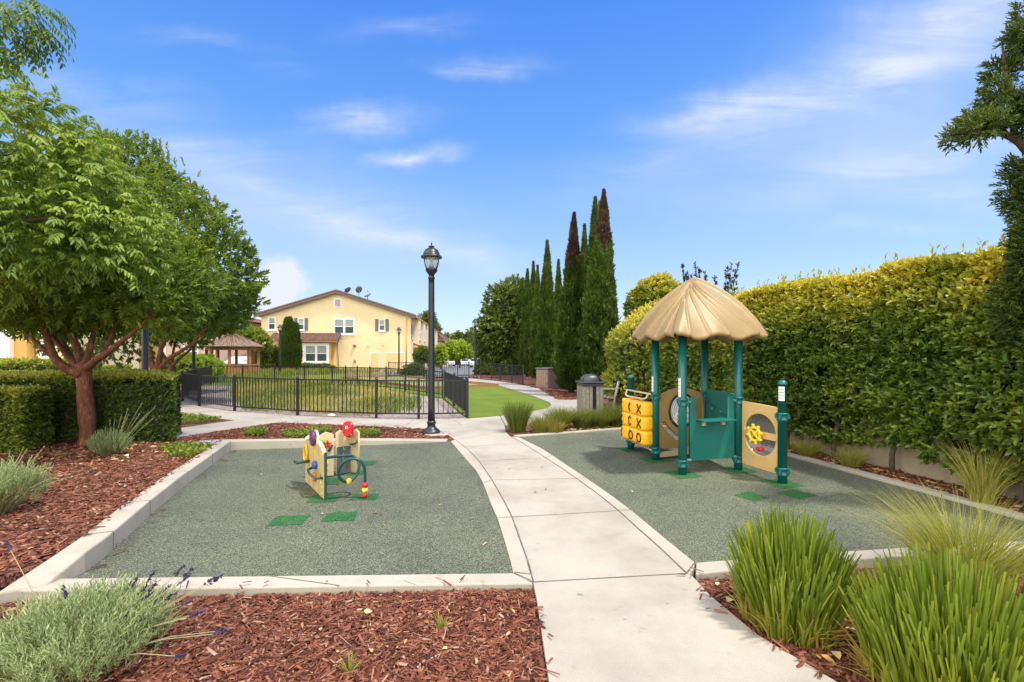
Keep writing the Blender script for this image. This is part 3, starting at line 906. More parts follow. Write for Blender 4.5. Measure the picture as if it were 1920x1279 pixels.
chips([(5.0, 4.05), (4.76, 5.5), (4.36, 7.25), (3.68, 10.2), (4.2, 10.2), (4.9, 7.3), (5.5, 4.6)], 0.0, 9000, 0.06, 0.016)
chips([(1.55, 15.95), (2.2, 15.9), (2.6, 17), (1.6, 21), (0.9, 25), (0.0, 26.5), (0.3, 24), (1.15, 21.2), (1.3, 18.5)], -0.012, 4000, 0.09, 0.03)

def leaf_litter(poly, z, n, L=0.055, W=0.028, lab=None):
    xy = scatter(poly, n)
    c = np.concatenate([xy, np.full((n, 1), z + 0.012)], 1)
    a = RNG.uniform(0, 2 * PI, n)
    d = np.stack([np.cos(a), np.sin(a), RNG.normal(size=n) * 0.15], 1)
    up = nrm(np.stack([RNG.normal(size=n) * 0.3, RNG.normal(size=n) * 0.3, np.ones(n)], 1))
    o = FB().put(leaves(c, d, up, L * RNG.uniform(0.6, 1.5, n), W * RNG.uniform(0.6, 1.4, n), RNG.random(n), 0.2, 0.15)).build('leaf_litter', 'litter')
    o['kind'] = 'stuff'
leaf_litter([(-4.9, 7.9), (-5.4, 7.7), (-9, 7.6), (-8, 5.8), (-5.5, 6.2), (-4.5, 6.5)], 0.11, 420, 0.08, 0.04)
leaf_litter([(4.95, 4.3), (4.76, 5.5), (4.36, 7.25), (3.9, 9.3), (4.25, 9.3), (4.9, 7.3), (5.5, 4.6)], 0.012, 300, 0.08, 0.04)
leaf_litter([(0.3, 9.3), (2.2, 9.95), (3.4, 10.35), (3.4, 10.6), (0.3, 9.7)], 0.0, 160, 0.07, 0.03)
leaf_litter(g2([(1340, 1090), (1422, 1170), (1560, 1250), (1700, 1240), (1620, 1140)]), -0.03, 60, 0.07, 0.035)
leaf_litter([(-4.4, 7.6), (-1.4, 8.3), (-0.5, 6.0), (-0.1, 3.6), (-2.9, 3.5)], -0.004, 12, 0.05, 0.018)
leaf_litter(g2([(1010, 1120), (1030, 1270), (1500, 1270), (1290, 1080), (1090, 900), (960, 825), (870, 830), (960, 960)]), 0.002, 22, 0.03, 0.014)
leaf_litter([(0.4, 8.6), (2.6, 9.4), (4.2, 7.0), (4.6, 4.4), (1.6, 3.9), (0.6, 6.5)], -0.004, 12, 0.045, 0.018)
leaf_litter(isl + [(-1.2, 8.64), (-4.75, 8.0)], 0.006, 60, 0.06, 0.03)
leaf_litter([(-3.0, 2.6), (0.1, 3.1), (0.15, 2.2), (-1.5, 2.0)], -0.025, 26, 0.035, 0.022)

def ground_cover(poly, z, n, L=0.045, W=0.03, h=0.07):
    xy = scatter(poly, n)
    c = np.concatenate([xy, (z + RNG.random(n) ** 1.5 * h)[:, None]], 1)
    d = np.concatenate([RNG.normal(size=(n, 2)), 0.5 + RNG.random((n, 1))], 1)
    up = nrm(np.concatenate([RNG.normal(size=(n, 2)) * 0.5, np.ones((n, 1))], 1))
    o = FB().put(leaves(c, d, up, L * RNG.uniform(0.6, 1.3, n), np.full(n, W), 0.45 + 0.25 * lumps(c, 3.0) + RNG.normal(size=n) * 0.16, 0.2, 0.2)).build('ground_cover', 'cover')
    o['kind'] = 'stuff'
ground_cover(g2([(334, 778), (400, 784), (418, 788), (380, 794), (334, 797), (280, 799), (280, 775)]), 0, 2600)
ground_cover(g2([(300, 842), (330, 838), (396, 838.5), (390, 848), (355, 862), (315, 856)], 0.1), 0.1, 1500)
def oval(px, py, rx, ry, z=0.0, n=14):
    return g2([(px + rx * math.cos(2 * PI * i / n) * RNG.uniform(0.8, 1.15), py + ry * math.sin(2 * PI * i / n) * RNG.uniform(0.8, 1.15)) for i in range(n)], z)
ground_cover(oval(478, 813, 24, 5.5), 0, 900)
ground_cover(oval(560, 816, 34, 6), 0, 1300)
ground_cover(oval(600, 809, 22, 5), 0, 800)
ground_cover(oval(688, 815, 30, 6), 0, 1200)
# ------------------------------------------------------------------ street lamps
def make_lamp(label, loc, h=3.65):
    t = thing('street_lamp', label, 'lamp', loc, 0, 'lantern posts along the paths')
    k = loc[0], loc[1], loc[2]
    MB().lathe([(0.175, 0), (0.175, 0.035), (0.165, 0.055), (0.15, 0.075), (0.12, 0.10), (0.088, 0.13), (0.078, 0.15), (0.078, 0.20), (0.088, 0.205), (0.088, 0.235), (0.076, 0.245), (0.07, 0.26)], k).build('base', 'pole', t)
    hp = h - 0.66
    MB().lathe([(0.07, 0.26), (0.066, 0.5), (0.058, hp - 0.1), (0.056, hp), (0.066, hp + 0.005), (0.066, hp + 0.04), (0.056, hp + 0.05), (0.056, hp + 0.08)], k).build('pole', 'pole', t)
    c = (k[0], k[1], k[2] + hp + 0.08)
    MB().lathe([(0.05, 0), (0.07, 0.03), (0.105, 0.07), (0.115, 0.10), (0.115, 0.118), (0.09, 0.122), (0.075, 0.14)], c).build('cup', 'pole', t)
    m = MB()
    for q in range(4):
        a = PI / 4 + q * PI / 2 + 0.15
        pts = []
        for i in range(9):
            s = i / 8
            r = 0.07 + 0.125 * math.sin(s * PI * 0.56)
            pts.append((c[0] + r * math.cos(a), c[1] + r * math.sin(a), c[2] + 0.03 + 0.33 * s))
        m.tube(pts, 0.0085, 6)
    m.build('arm', 'metal_black', t)
    MB().lathe([(0.088, 0.13), (0.118, 0.24), (0.135, 0.345), (0.13, 0.345), (0.113, 0.24), (0.083, 0.13)], c).build('glass', 'lampglass', t)
    MB().lathe([(0.04, 0.13), (0.05, 0.16), (0.036, 0.22), (0.03, 0.26), (0.042, 0.28), (0.012, 0.31)], c).build('bulb_holder', 'vent', t)
    MB().lathe([(0.13, 0.335), (0.2, 0.335), (0.205, 0.345), (0.2, 0.372), (0.165, 0.385), (0.155, 0.43), (0.125, 0.49), (0.075, 0.525), (0.045, 0.535), (0.045, 0.545), (0.06, 0.55), (0.055, 0.565), (0.02, 0.575), (0.012, 0.60), (0.018, 0.615), (0.010, 0.63), (0.001, 0.645)], c).build('cap', 'pole', t)
    return t
x, y, z = G(809, 812.5)
lamp = make_lamp('tall dark lantern post on red mulch beside the main path, nearest the playground', (x, y, -0.01), 3.66)
MB().lathe([(0.26, -0.06), (0.26, 0.0), (0.25, 0.012), (0.0001, 0.014)], (x + 0.13, y - 0.05, 0.0), 28).build('lamp_footing', 'kerb')['kind'] = 'structure'
for px, d, lab in ((891, 29.6, 'lantern post on the curve of the side path, in front of the parked cars'),
                   (748, 37.6, 'lantern post standing in front of the garage doors of the yellow gabled house'),
                   (525, 35.0, 'lantern post half hidden by the dark conifer at the yellow house'),
                   (272, 10.6, 'lantern post rising behind the clipped box hedge, its top lost in leaves'),
                   (363, 20.0, 'lantern post between the gazebo and the red barked trees, top hidden by leaves'),
                   (909, 47.0, 'distant lantern post against the dark broadleaf tree beyond the path')):
    copy_thing(lamp, (X(px, d), d, T(d)), 0.4, 1.0 if px != 909 else 1.22, lab)

# ------------------------------------------------------------------ black metal fences
def fence(label, pts, h=0.92, spacing=0.115, rail=0.03, picket=0.016, post=0.055, zb=None, posts=None):
    t = thing('metal_fence', label, 'fence', (pts[0][0], pts[0][1], 0), 0, 'black picket fences')
    for i, p in enumerate(pts):
        z = T(p[1])
        MB().box((p[0], p[1], z + (h + 0.04) / 2 - 0.03), (post, post, h + 0.06)).lathe([(0.04, 0), (0.04, 0.012), (0.02, 0.025), (0.0001, 0.03)], (p[0], p[1], z + h + 0.032), 8).build('post', 'metal_black', t)
    for a, b in zip(pts, pts[1:]):
        a, b = Vector((a[0], a[1], T(a[1]))), Vector((b[0], b[1], T(b[1])))
        d = (b - a)
        L = d.length
        e = d.normalized() * 0.028
        m = MB()
        for zz in (h - 0.03, 0.10):
            m.bar(a + e + Vector((0, 0, zz)), b - e + Vector((0, 0, zz)), rail, rail * 1.1)
        n = max(2, int(L / spacing))
        R = Matrix.Rotation(math.atan2(d.y, d.x), 3, 'Z')
        for k in range(1, n):
            q = a + d * (k / n)
            m.box((q.x, q.y, q.z + (h + 0.07) / 2), (picket, picket, h - 0.16), R)
        m.build('picket_panel', 'metal_black', t)
    return t
nf = [G(342.6, 750)[:2], G(374, 759.7)[:2], G(440, 769.3)[:2], G(558, 777.5)[:2], G(705.7, 782.7)[:2], G(785, 783.8)[:2], G(876.5, 782)[:2]]
fence('long black picket fence curving along the walkway round the meadow', [(-13.3, 20.2), (-11.9, 17.6)] + nf)
sf = [nf[-1], (X(834, 16.6), 16.6)]
mid = [(nf[-1][0] * (1 - k) + sf[1][0] * k, nf[-1][1] * (1 - k) + sf[1][1] * k) for k in (0.03, 0.5, 1.0)]
fence('short black fence running back beside the bright lawn', mid)
fence('black fence between meadow and lawn, behind the long curved fence',
      [(X(830, 16.8), 16.8), (X(800, 17.9), 17.9), (X(760, 19.3), 19.3), (X(724, 20.6), 20.6), (X(693.5, 21.2), 21.2), (X(670, 21.5), 21.5), (X(648, 21.8), 21.8), (X(623, 22.2), 22.2), (X(571, 23), 23), (X(515, 24), 24), (X(455, 24.2), 24.2), (X(396, 23.6), 23.6), (-13.4, 20.4)], 0.92, 0.13)
fence('black fence at the far end of the lawn in front of the house and drive',
      [(X(729, 31), 31), (X(761, 30.8), 30.8), (X(795, 30.6), 30.6), (X(829, 30.4), 30.4), (X(858, 30.2), 30.2), (X(877, 29.8), 30.6)], 0.95, 0.14)
fence('black fence under the cypress trees beyond the storage box',
      [(X(900, 28), 28.8), (X(921, 28.4), 28.4), (X(938, 26.8), 26.8), (X(960, 24.8), 24.8), (X(981, 23), 23.0)], 0.95, 0.13)

# ------------------------------------------------------------------ the yellow house
A_ = math.atan2(0.087, 1.0)
HU = Vector((math.cos(A_), math.sin(A_), 0))     # along the gable wall, to the right
HB = Vector((-math.sin(A_), math.cos(A_), 0))    # away from the viewer along the long side
D0 = 48.0
zg = T(48) - 0.02
def HP(px, py):
    """photo point lying on the gable wall plane"""
    o = Vector((X(630, D0), D0, 0))
    dr = Vector(((px - 960) / F, 1.0, (HZ - py) / F))
    k = (o.dot(HB)) / dr.dot(HB)
    return dr * k + Vector((0, 0, EYE))
hl, hr = HP(490, 690), HP(770, 690)
house = thing('house', 'large yellow stucco house with a broad tiled gable and grey shuttered windows', 'house', (hl.x, hl.y, zg))
eL, eR, ap = HP(490, 591).z, HP(770, 591).z, HP(631, 548).z
ez = (eL + eR) / 2
W_ = (hr - hl).length
LEN = 34.0
o0 = Vector((hl.x, hl.y, 0))
def H(u, w, z):
    return o0 + HU * u + HB * w + Vector((0, 0, z))
m = MB()
m.add([H(0, 0, zg - 0.5), H(W_, 0, zg - 0.5), H(W_, 0, ez), H(W_ / 2, 0, ap), H(0, 0, ez)], [(0, 1, 2, 3, 4)])
m.add([H(0, LEN, zg - 1), H(W_, LEN, zg - 1), H(W_, LEN, ez), H(W_ / 2, LEN, ap), H(0, LEN, ez)], [(4, 3, 2, 1, 0)])
m.add([H(0, 0, zg - 0.5), H(0, 0, ez), H(0, LEN, ez), H(0, LEN, zg - 1)], [(0, 1, 2, 3)])
m.build('wall', 'stucco', house)
m = MB()
m.add([H(W_, 0, zg - 0.5), H(W_, LEN, zg - 1), H(W_, LEN, ez), H(W_, 0, ez)], [(0, 1, 2, 3)])
for k in range(6):           # shallow bays along the side wall
    c = H(W_ + 0.3, 3.2 + k * 5.3, (ez + zg + 2.3) / 2)
    R = Matrix.Rotation(A_, 3, 'Z')
    m.box(c, (0.6, 2.2, ez - zg - 2.5), R)
m.build('side_wall', 'stucco_cream', house)
def uvroof(name, quad, su, sv, parent, thick=0.14, mat='tiles'):
    """a tiled slope: quad bottom-left, bottom-right, top-right, top-left; geometry follows the barrel rows along the bottom edge"""
    a, b, c, d = [Vector(q) for q in quad]
    nu = max(2, int(su * 4)); nv = 2
    nrmv = (b - a).cross(d - a).normalized()
    vs, uvs, fs = [], [], []
    for i in range(nu + 1):
        s = i / nu
        wv = 0.035 * math.cos(s * nu * PI * 0.999)
        for j in range(nv + 1):
            t = j / nv
            p = (a * (1 - s) + b * s) * (1 - t) + (d * (1 - s) + c * s) * t + nrmv * (thick + wv)
            vs.append(p); uvs.append((s * su, t * sv))
    for i in range(nu):
        for j in range(nv):
            k = i * (nv + 1) + j
            fs.append((k, k + nv + 1, k + nv + 2, k + 1))
    base = len(vs)
    vs += [a, b, c, d]; uvs += [(0, 0), (su, 0), (su, sv), (0, sv)]
    fs.append((base + 3, base + 2, base + 1, base))
    vs += [a + nrmv * (thick + 0.03), b + nrmv * (thick + 0.03), c + nrmv * (thick + 0.03), d + nrmv * (thick + 0.03)]; uvs += [(0, 0)] * 4
    fs += [(base, base + 1, base + 5, base + 4), (base + 1, base + 2, base + 6, base + 5), (base + 2, base + 3, base + 7, base + 6), (base + 3, base, base + 4, base + 7)]
    me = bpy.data.meshes.new(name)
    me.from_pydata([tuple(v) for v in vs], [], fs)
    ul = me.uv_layers.new(name='UVMap')
    for lp in me.loops:
        ul.data[lp.index].uv = uvs[lp.vertex_index]
    me.update()
    return link(name, me, mat, parent)
ov, ev = 0.35, 0.55
sl_ = (ap - ez) / (W_ / 2)
rf = uvroof('roof', [H(-ev, LEN + ov, ez - sl_ * ev), H(-ev, -ov, ez - sl_ * ev), H(W_ / 2, -ov, ap), H(W_ / 2, LEN + ov, ap)], 34, 8, house)
uvroof('roof', [H(W_ + ev, -ov, ez - sl_ * ev), H(W_ + ev, LEN + ov, ez - sl_ * ev), H(W_ / 2, LEN + ov, ap), H(W_ / 2, -ov, ap)], 34, 8, house)
m = MB()
m.bar(H(-ev, -ov - 0.03, ez - sl_ * ev - 0.03), H(W_ / 2, -ov - 0.03, ap - 0.03), 0.06, 0.22)
m.bar(H(W_ / 2, -ov - 0.03, ap - 0.03), H(W_ + ev, -ov - 0.03, ez - sl_ * ev - 0.03), 0.06, 0.22)
m.build('barge_board', 'barge', house)
m = MB()
n_ = 30
for i in range(n_):   # round tile ends along the verge
    for (ua, za, ub, zb_) in ((-ev, ez - sl_ * ev, W_ / 2, ap), (W_ / 2, ap, W_ + ev, ez - sl_ * ev)):
        k, k2 = i / n_, (i + 0.96) / n_
        m.tube([H(ua + (ub - ua) * k, -ov + 0.02, za + (zb_ - za) * k + 0.17), H(ua + (ub - ua) * k2, -ov + 0.02, za + (zb_ - za) * k2 + 0.15)], [0.10, 0.115] if ua < 0 else [0.115, 0.10], 7)
m.build('verge_tile', 'barge', house)
m = MB()
m.tube([H(W_ + ev + 0.05, -ov, ez - sl_ * ev), H(W_ + ev + 0.05, LEN, ez - sl_ * ev)], 0.07, 8)
m.build('gutter', 'stucco_ochre', house)
m = MB()
for k in range(12):
    c = H(W_ + 0.45, 1.5 + k * 2.65, ez - sl_ * 0.3 - 0.10)
    m.box(c, (0.5, 0.12, 0.14), Matrix.Rotation(A_, 3, 'Z'))
m.build('eave_bracket', 'timber', house)

def window(parent, o, r, out, w, h, cols, frame='white', fw=0.09, sill=True, top='blind', bottom='darkglass', shutters=0.0, proud=0.05, name='window'):
    """o lower left corner on the wall, r along the wall, out away from it"""
    o, r, out = Vector(o), Vector(r).normalized(), Vector(out).normalized()
    up = Vector((0, 0, 1))
    R = Matrix((r, out, up)).transposed()
    def bx(m, u0, u1, v0, v1, d0, d1):
        m.box(o + r * (u0 + u1) / 2 + up * (v0 + v1) / 2 + out * (d0 + d1) / 2, (u1 - u0, d1 - d0, v1 - v0), R)
    m = MB()
    bx(m, -fw, w + fw, h, h + fw, 0.002, proud); bx(m, -fw, w + fw, -fw, 0, 0.002, proud)
    bx(m, -fw, 0, 0, h, 0.002, proud); bx(m, w, w + fw, 0, h, 0.002, proud)
    cw = w / cols
    for c in range(1, cols):
        bx(m, c * cw - 0.06, c * cw + 0.06, 0, h, 0.002, proud - 0.004)
    for c in range(cols):
        u0 = c * cw + (0.06 if c else 0); u1 = (c + 1) * cw - (0.06 if c < cols - 1 else 0)
        bx(m, u0, u1, h / 2 - 0.035, h / 2 + 0.035, 0.002, proud - 0.012)
        for (a, b, q, s) in ((u0, u0 + 0.045, 0, h), (u1 - 0.045, u1, 0, h)):
            bx(m, a, b, q, s, 0.002, proud - 0.016)
        bx(m, u0, u1, h - 0.05, h, 0.002, proud - 0.018); bx(m, u0, u1, 0, 0.05, 0.002, proud - 0.018)
    f = m.build(name, frame, parent)
    for c in range(cols):
        u0, u1 = c * cw + 0.02, (c + 1) * cw - 0.02
        m = MB(); bx(m, u0, u1, h / 2, h - 0.01, 0.003, 0.014); m.build('pane', top, f)
        m = MB(); bx(m, u0, u1, 0.01, h / 2, 0.003, 0.012); m.build('pane', bottom, f)
    if sill:
        m = MB(); bx(m, -fw - 0.05, w + fw + 0.05, -fw - 0.07, -fw, 0.002, proud + 0.05); m.build('sill', frame, f)
    if shutters:
        for u in (-fw - shutters - 0.01, w + fw + 0.01):
            m = MB()
            bx(m, u, u + shutters, -0.06, h + 0.06, 0.002, 0.05)
            for k in range(9):
                bx(m, u + 0.05, u + shutters - 0.05, h * (k + 0.2) / 9, h * (k + 0.75) / 9, 0.05, 0.062)
            m.build('shutter', 'shutter', parent)
    return f
OUT = -HB
def wpx(x0, x1, y0, y1, **kw):
    a, b = HP(x0, y1), HP(x1, y0)
    return window(house, a, HU, OUT, (Vector((b.x, b.y, 0)) - Vector((a.x, a.y, 0))).length, b.z - a.z, **kw)
wpx(504, 516, 596, 618, cols=1)
wpx(559.5, 570, 597.5, 618.5, cols=1, fw=0.05, shutters=0.33)
wpx(627.5, 663.5, 599, 625.5, cols=2, fw=0.11)
wpx(711, 721.5, 599.5, 620, cols=1, fw=0.05, shutters=0.33)
def wbox(name, mat, x0, x1, y0, y1, d0, d1, parent=house):
    a, b = HP(x0, y1), HP(x1, y0)
    c = (a + b) / 2 + OUT * (d0 + d1) / 2
    return MB().box(c, ((Vector((b.x, b.y, 0)) - Vector((a.x, a.y, 0))).length, d1 - d0, b.z - a.z), Matrix((HU, OUT, Vector((0, 0, 1)))).transposed()).build(name, mat, parent)
v_ = wbox('gable_vent', 'white', 626.5, 640.5, 560, 576, 0.002, 0.05)
m = MB()
for k in range(9):
    a, b = HP(628.5, 574.5 - k * 1.45), HP(638.5, 573.5 - k * 1.45)
    m.box((a + b) / 2 + OUT * 0.06, ((b - a).length, 0.02, 0.045), Matrix((HU, OUT, Vector((0, 0, 1)))).transposed())
m.build('louvre', 'vent', v_)
# projecting bay with its own tiled lean-to roof
bayl, bayr = HP(533, 640), HP(637, 640)
bw = (Vector((bayr.x, bayr.y, 0)) - Vector((bayl.x, bayl.y, 0))).length
bd = 0.9
bz = HP(600, 640).z
R_ = Matrix((HU, HB, Vector((0, 0, 1)))).transposed()
b0 = Vector((bayl.x, bayl.y, 0))
bay = MB().box(b0 + HU * (bw / 2 - 0.3) - HB * bd / 2 + Vector((0, 0, (bz + zg - 0.5) / 2)), (bw - 0.6, bd, bz - zg + 0.5), R_).build('bay', 'stucco_ochre', house)
rz0, rz1 = bz - 0.05, HP(600, 627.5).z
r0 = Vector((HP(513, 640).x, HP(513, 640).y, 0)); r1 = Vector((HP(640, 640).x, HP(640, 640).y, 0))
uvroof('bay_roof', [r0 - HB * 1.25 + Vector((0, 0, rz0)), r1 - HB * 1.25 + Vector((0, 0, rz0)), r1 + Vector((0, 0, rz1)), r0 + Vector((0, 0, rz1))], 14, 3, house)
MB().bar(r0 - HB * 1.28 + Vector((0, 0, rz0 + 0.03)), r1 - HB * 1.28 + Vector((0, 0, rz0 + 0.03)), 0.06, 0.2).build('fascia', 'timber', house)
k_ = 1 - bd / 48.0
wa = b0 - HB * (bd + 0.002)
def bayp(px, py):
    dr = Vector(((px - 960) / F, 1.0, (HZ - py) / F))
    k = wa.dot(HB) / dr.dot(HB)
    return dr * k + Vector((0, 0, EYE))
a, b = bayp(573, 678), bayp(613, 648)
window(house, a, HU, OUT, (Vector((b.x, b.y, 0)) - Vector((a.x, a.y, 0))).length, b.z - a.z, cols=2, fw=0.24, sill=False, proud=0.07)
# doors and fittings
def door(x0, x1, leaves_):
    wbox('door_frame', 'white', x0 - 1.4, x1 + 1.4, 660, 698, 0.002, 0.03)
    for k in range(leaves_):
        a = x0 + (x1 - x0) * k / leaves_ + (0.15 if k else 0)
        b = x0 + (x1 - x0) * (k + 1) / leaves_ - (0.15 if k < leaves_ - 1 else 0)
        d = wbox('door', 'door_paint', a, b, 661.3, 698, 0.031, 0.055)
        q = HP(a + 1.2, 681)
        MB().ball(q + OUT * 0.09, 0.05, 6).build('handle', 'vent', d)
door(695.5, 710.5, 1)
door(723, 757.5, 2)
q = HP(665, 648); MB().ball(q + OUT * 0.08, 0.16, 8).build('wall_light', 'vent', house)
q = HP(690, 647.5); MB().ball(q + OUT * 0.06, 0.09, 8).build('floodlight', 'white', house)
q = HP(718, 648); MB().ball(q + OUT * 0.06, 0.06, 8).build('sensor', 'vent', house)
wbox('meter_box', 'vent', 663.5, 667, 674.5, 680, 0.002, 0.12)
for px in (634.8, 762.0):
    a, b = HP(px, 640 if px < 700 else 596), HP(px, 692)
    MB().tube([a + OUT * 0.06, b + OUT * 0.06], 0.05, 8).build('downpipe', 'stucco_ochre', house)
# side windows of the long wall
for k in range(6):
    o = H(W_ + 0.602, 2.6 + k * 5.3, zg + 3.35)
    window(house, o, HB, HU, 1.1, 1.35, cols=1)
    o = H(W_ + 0.002, 5.2 + k * 5.3, zg + 3.35)
    window(house, o, HB, HU, 0.8, 1.35, cols=1)
window(house, H(W_ + 0.002, 1.0, zg + 3.35), HB, HU, 0.8, 1.35, cols=1, fw=0.05, shutters=0.33)
for k in range(6):
    q = [H(W_ + 1.2, 2.0 + k * 5.3, zg + 2.35), H(W_ + 1.2, 4.6 + k * 5.3, zg + 2.35), H(W_ + 0.0, 4.6 + k * 5.3, zg + 2.75), H(W_ + 0.0, 2.0 + k * 5.3, zg + 2.75)]
    uvroof('porch_roof', q, 2.6, 1.3, house, 0.08)
    d = MB().box(H(W_ + 0.03, 3.2 + k * 5.3, zg + 1.0), (0.05, 1.0, 2.1), R_).build('door', 'timber', house)
# dishes on the roof
def dish(px, py, r, tilt, rz, label):
    c = HP(px, py) + HB * 1.6
    c = Vector((X(px, c.y), c.y, EYE + (HZ - py) / F * c.y))
    u = (c - o0).dot(HU)
    zr = ap - abs(u - W_ / 2) * sl_ + 0.14
    t = thing('satellite_dish', label, 'dish', (c.x, c.y, zr), 0, 'satellite dishes on the ridge')
    R = Matrix.Rotation(rz, 3, 'Z') @ Matrix.Rotation(tilt, 3, 'Y')
    m = MB()
    m.lathe([(0.0001, -0.10), (r * 0.4, -0.085), (r * 0.8, -0.035), (r, 0.02), (r, 0.035), (r * 0.8, -0.015), (r * 0.4, -0.065), (0.0001, -0.08)], (0, 0, 0), 20)
    m.v = [tuple(R @ Vector((v[0], v[1] * 0.85, v[2])) + c) for v in m.v]
    m.build('reflector', 'dishgrey', t)
    MB().tube([(c.x, c.y, zr - 0.05), (c.x, c.y, (zr + c.z) / 2), c + R @ Vector((0, 0, -0.11))], 0.035, 8).build('mast', 'dishgrey', t)
    tip = c + R @ Vector((r * 0.5, 0, r * 1.0))
    MB().tube([c + R @ Vector((r, 0, 0)), tip], 0.02, 6).ball(tip, 0.05, 6).build('feed_arm', 'dishgrey', t)
dish(652, 544, 0.40, 0.75, 2.6, 'dark satellite dish closest to the ridge of the yellow house')
dish(673, 543, 0.40, 1.0, 2.2, 'satellite dish on a tall thin mast, middle of the three on the roof')
dish(689, 554, 0.40, -0.5, 0.9, 'satellite dish tilted skyward, lowest of the three down the roof slope')

# ------------------------------------------------------------------ other buildings
def block(name, label, x0, x1, y0, y1, h, mat, roofh=1.6, rmat='tiles', ov=0.5):
    z0 = T(y0) - 0.3
    t = thing(name, label, 'house', (x0, y0, z0))
    MB().box(((x0 + x1) / 2, (y0 + y1) / 2, (z0 + h) / 2), (x1 - x0, y1 - y0, h - z0)).build('wall', mat, t)
    xm = (x0 + x1) / 2
    a = (xm - x0 - 0.1)
    my = min((y1 - y0) / 2, a)
    pts = [(x0 - ov, y0 - ov, h), (x1 + ov, y0 - ov, h), (x1 + ov, y1 + ov, h), (x0 - ov, y1 + ov, h)]
    if (x1 - x0) > (y1 - y0):
        k = (y1 - y0) / 2
        r = [(x0 + k, (y0 + y1) / 2, h + roofh), (x1 - k, (y0 + y1) / 2, h + roofh)]
        q = [(pts[0], pts[1], r[1], r[0]), (pts[2], pts[3], r[0], r[1]), (pts[1], pts[2], r[1], r[1]), (pts[3], pts[0], r[0], r[0])]
    else:
        k = (x1 - x0) / 2
        r = [(xm, y0 + k, h + roofh), (xm, y1 - k, h + roofh)]
        q = [(pts[0], pts[1], r[0], r[0]), (pts[1], pts[2], r[1], r[0]), (pts[2], pts[3], r[1], r[1]), (pts[3], pts[0], r[0], r[1])]
    for s in q:
        uvroof('roof', s, (Vector(s[1]) - Vector(s[0])).length, 4, t, 0.1, rmat)
    return t
t = block('house', 'rose walled house with a hipped roof beyond the end of the yellow house', X(806, 82), X(827, 82), 82, 94, 3.4, 'stucco_pink', 1.5)
for px in (812, 820):
    window(t, (X(px, 82) - 0.5, 81.99, 1.2), (1, 0, 0), (0, -1, 0), 1.0, 1.3, cols=1)
t = block('house', 'beige house with a long brown tiled roof behind the gazebo trees', -46, -32.6, 62, 71, 4.0, 'stucco_cream', 1.6)
for x in (-44, -40, -36):
    window(t, (x, 61.99, 2.0), (1, 0, 0), (0, -1, 0), 1.2, 1.4, cols=2)
t = block('house', 'rose and beige terrace house behind the red barked trees', -38, -27, 44, 56, 4.6, 'stucco_pink', 1.6)
for x in (-36.4, -33, -30):
    window(t, (x, 43.99, 0.9), (1, 0, 0), (0, -1, 0), 1.2, 1.5, cols=2)
# the ochre town house behind the near tree
t = thing('house', 'ochre and cream town house with pale pilasters behind the near tree', 'house', (-19, 18.5, 0))
MB().box((-25.5, 22, 3.2), (13.6, 7, 7.0)).build('wall', 'stucco_ochre', t)
m = MB()
for x0, x1 in ((-20.15, -19.75),):
    m.box(((x0 + x1) / 2, 18.44, 3), (x1 - x0, 0.12, 6.4))
m.build('pilaster', 'stucco', t)
for x0, x1 in ((-19.5, -18.75),):
    MB().box(((x0 + x1) / 2 - 0.45, 18.42, 2.4), (x1 - x0, 0.16, 5.2)).build('pilaster', 'white', t)
MB().box((-17.95, 20.5, 3.2), (1.4, 3.4, 6.6)).build('wing', 'stucco_cream', t)
MB().box((-18.2, 18.75, 2.4), (0.5, 0.14, 5.0)).build('pilaster', 'white', t)
MB().box((-17.3, 18.74, 2.4), (0.3, 0.14, 5.0)).build('pilaster', 'stucco', t)
window(t, (-22.6, 18.49, 1.0), (1, 0, 0), (0, -1, 0), 1.4, 1.5, cols=2)
uvroof('roof', [(-33, 17.8, 6.6), (-16.7, 17.8, 6.6), (-16.7, 22, 7.9), (-33, 22, 7.9)], 14, 4, t)
uvroof('roof', [(-16.7, 26.2, 6.6), (-33, 26.2, 6.6), (-33, 22, 7.9), (-16.7, 22, 7.9)], 14, 4, t)

# ------------------------------------------------------------------ gazebo
gd = 33.0
gx = X(437, gd)
gz = EYE + (HZ - 653) / F * gd
gap = EYE + (HZ - 626) / F * gd
gzb = EYE + (HZ - 706) / F * gd
gb = thing('gazebo', 'open cedar gazebo with a shingled pyramid roof and boarded railing', 'gazebo', (gx, gd, 0))
gr = 1.55
ang = [PI / 8 + k * PI / 4 for k in range(8)]
pp = [Vector((gx + gr * math.cos(a), gd + gr * math.sin(a), 0)) for a in ang]
for k, p in enumerate(pp):
    MB().box((p.x, p.y, gz / 2), (0.17, 0.17, gz), Matrix.Rotation(ang[k], 3, 'Z')).build('post', 'cedar', gb)
for k in range(8):
    if k == 3: continue
    a, b = pp[k], pp[(k + 1) % 8]
    e = (b - a).normalized() * 0.085
    m = MB().bar(a + e + Vector((0, 0, 0.72)), b - e + Vector((0, 0, 0.72)), 0.14, 0.06)
    n = 8
    L = (b - a).length - 0.17
    for i in range(n):
        q = a + e + (b - a).normalized() * L * (i + 0.5) / n
        m.box((q.x, q.y, 0.36), (L / n * 0.88, 0.03, 0.66), Matrix.Rotation(math.atan2((b - a).y, (b - a).x), 3, 'Z'))
    m.build('railing', 'cedar', gb)
m = MB()
for k in range(8):
    a, b = pp[k], pp[(k + 1) % 8]
    m.bar(a + Vector((0, 0, gz - 0.02)), b + Vector((0, 0, gz - 0.02)), 0.10, 0.2)
m.build('beam', 'cedar', gb)
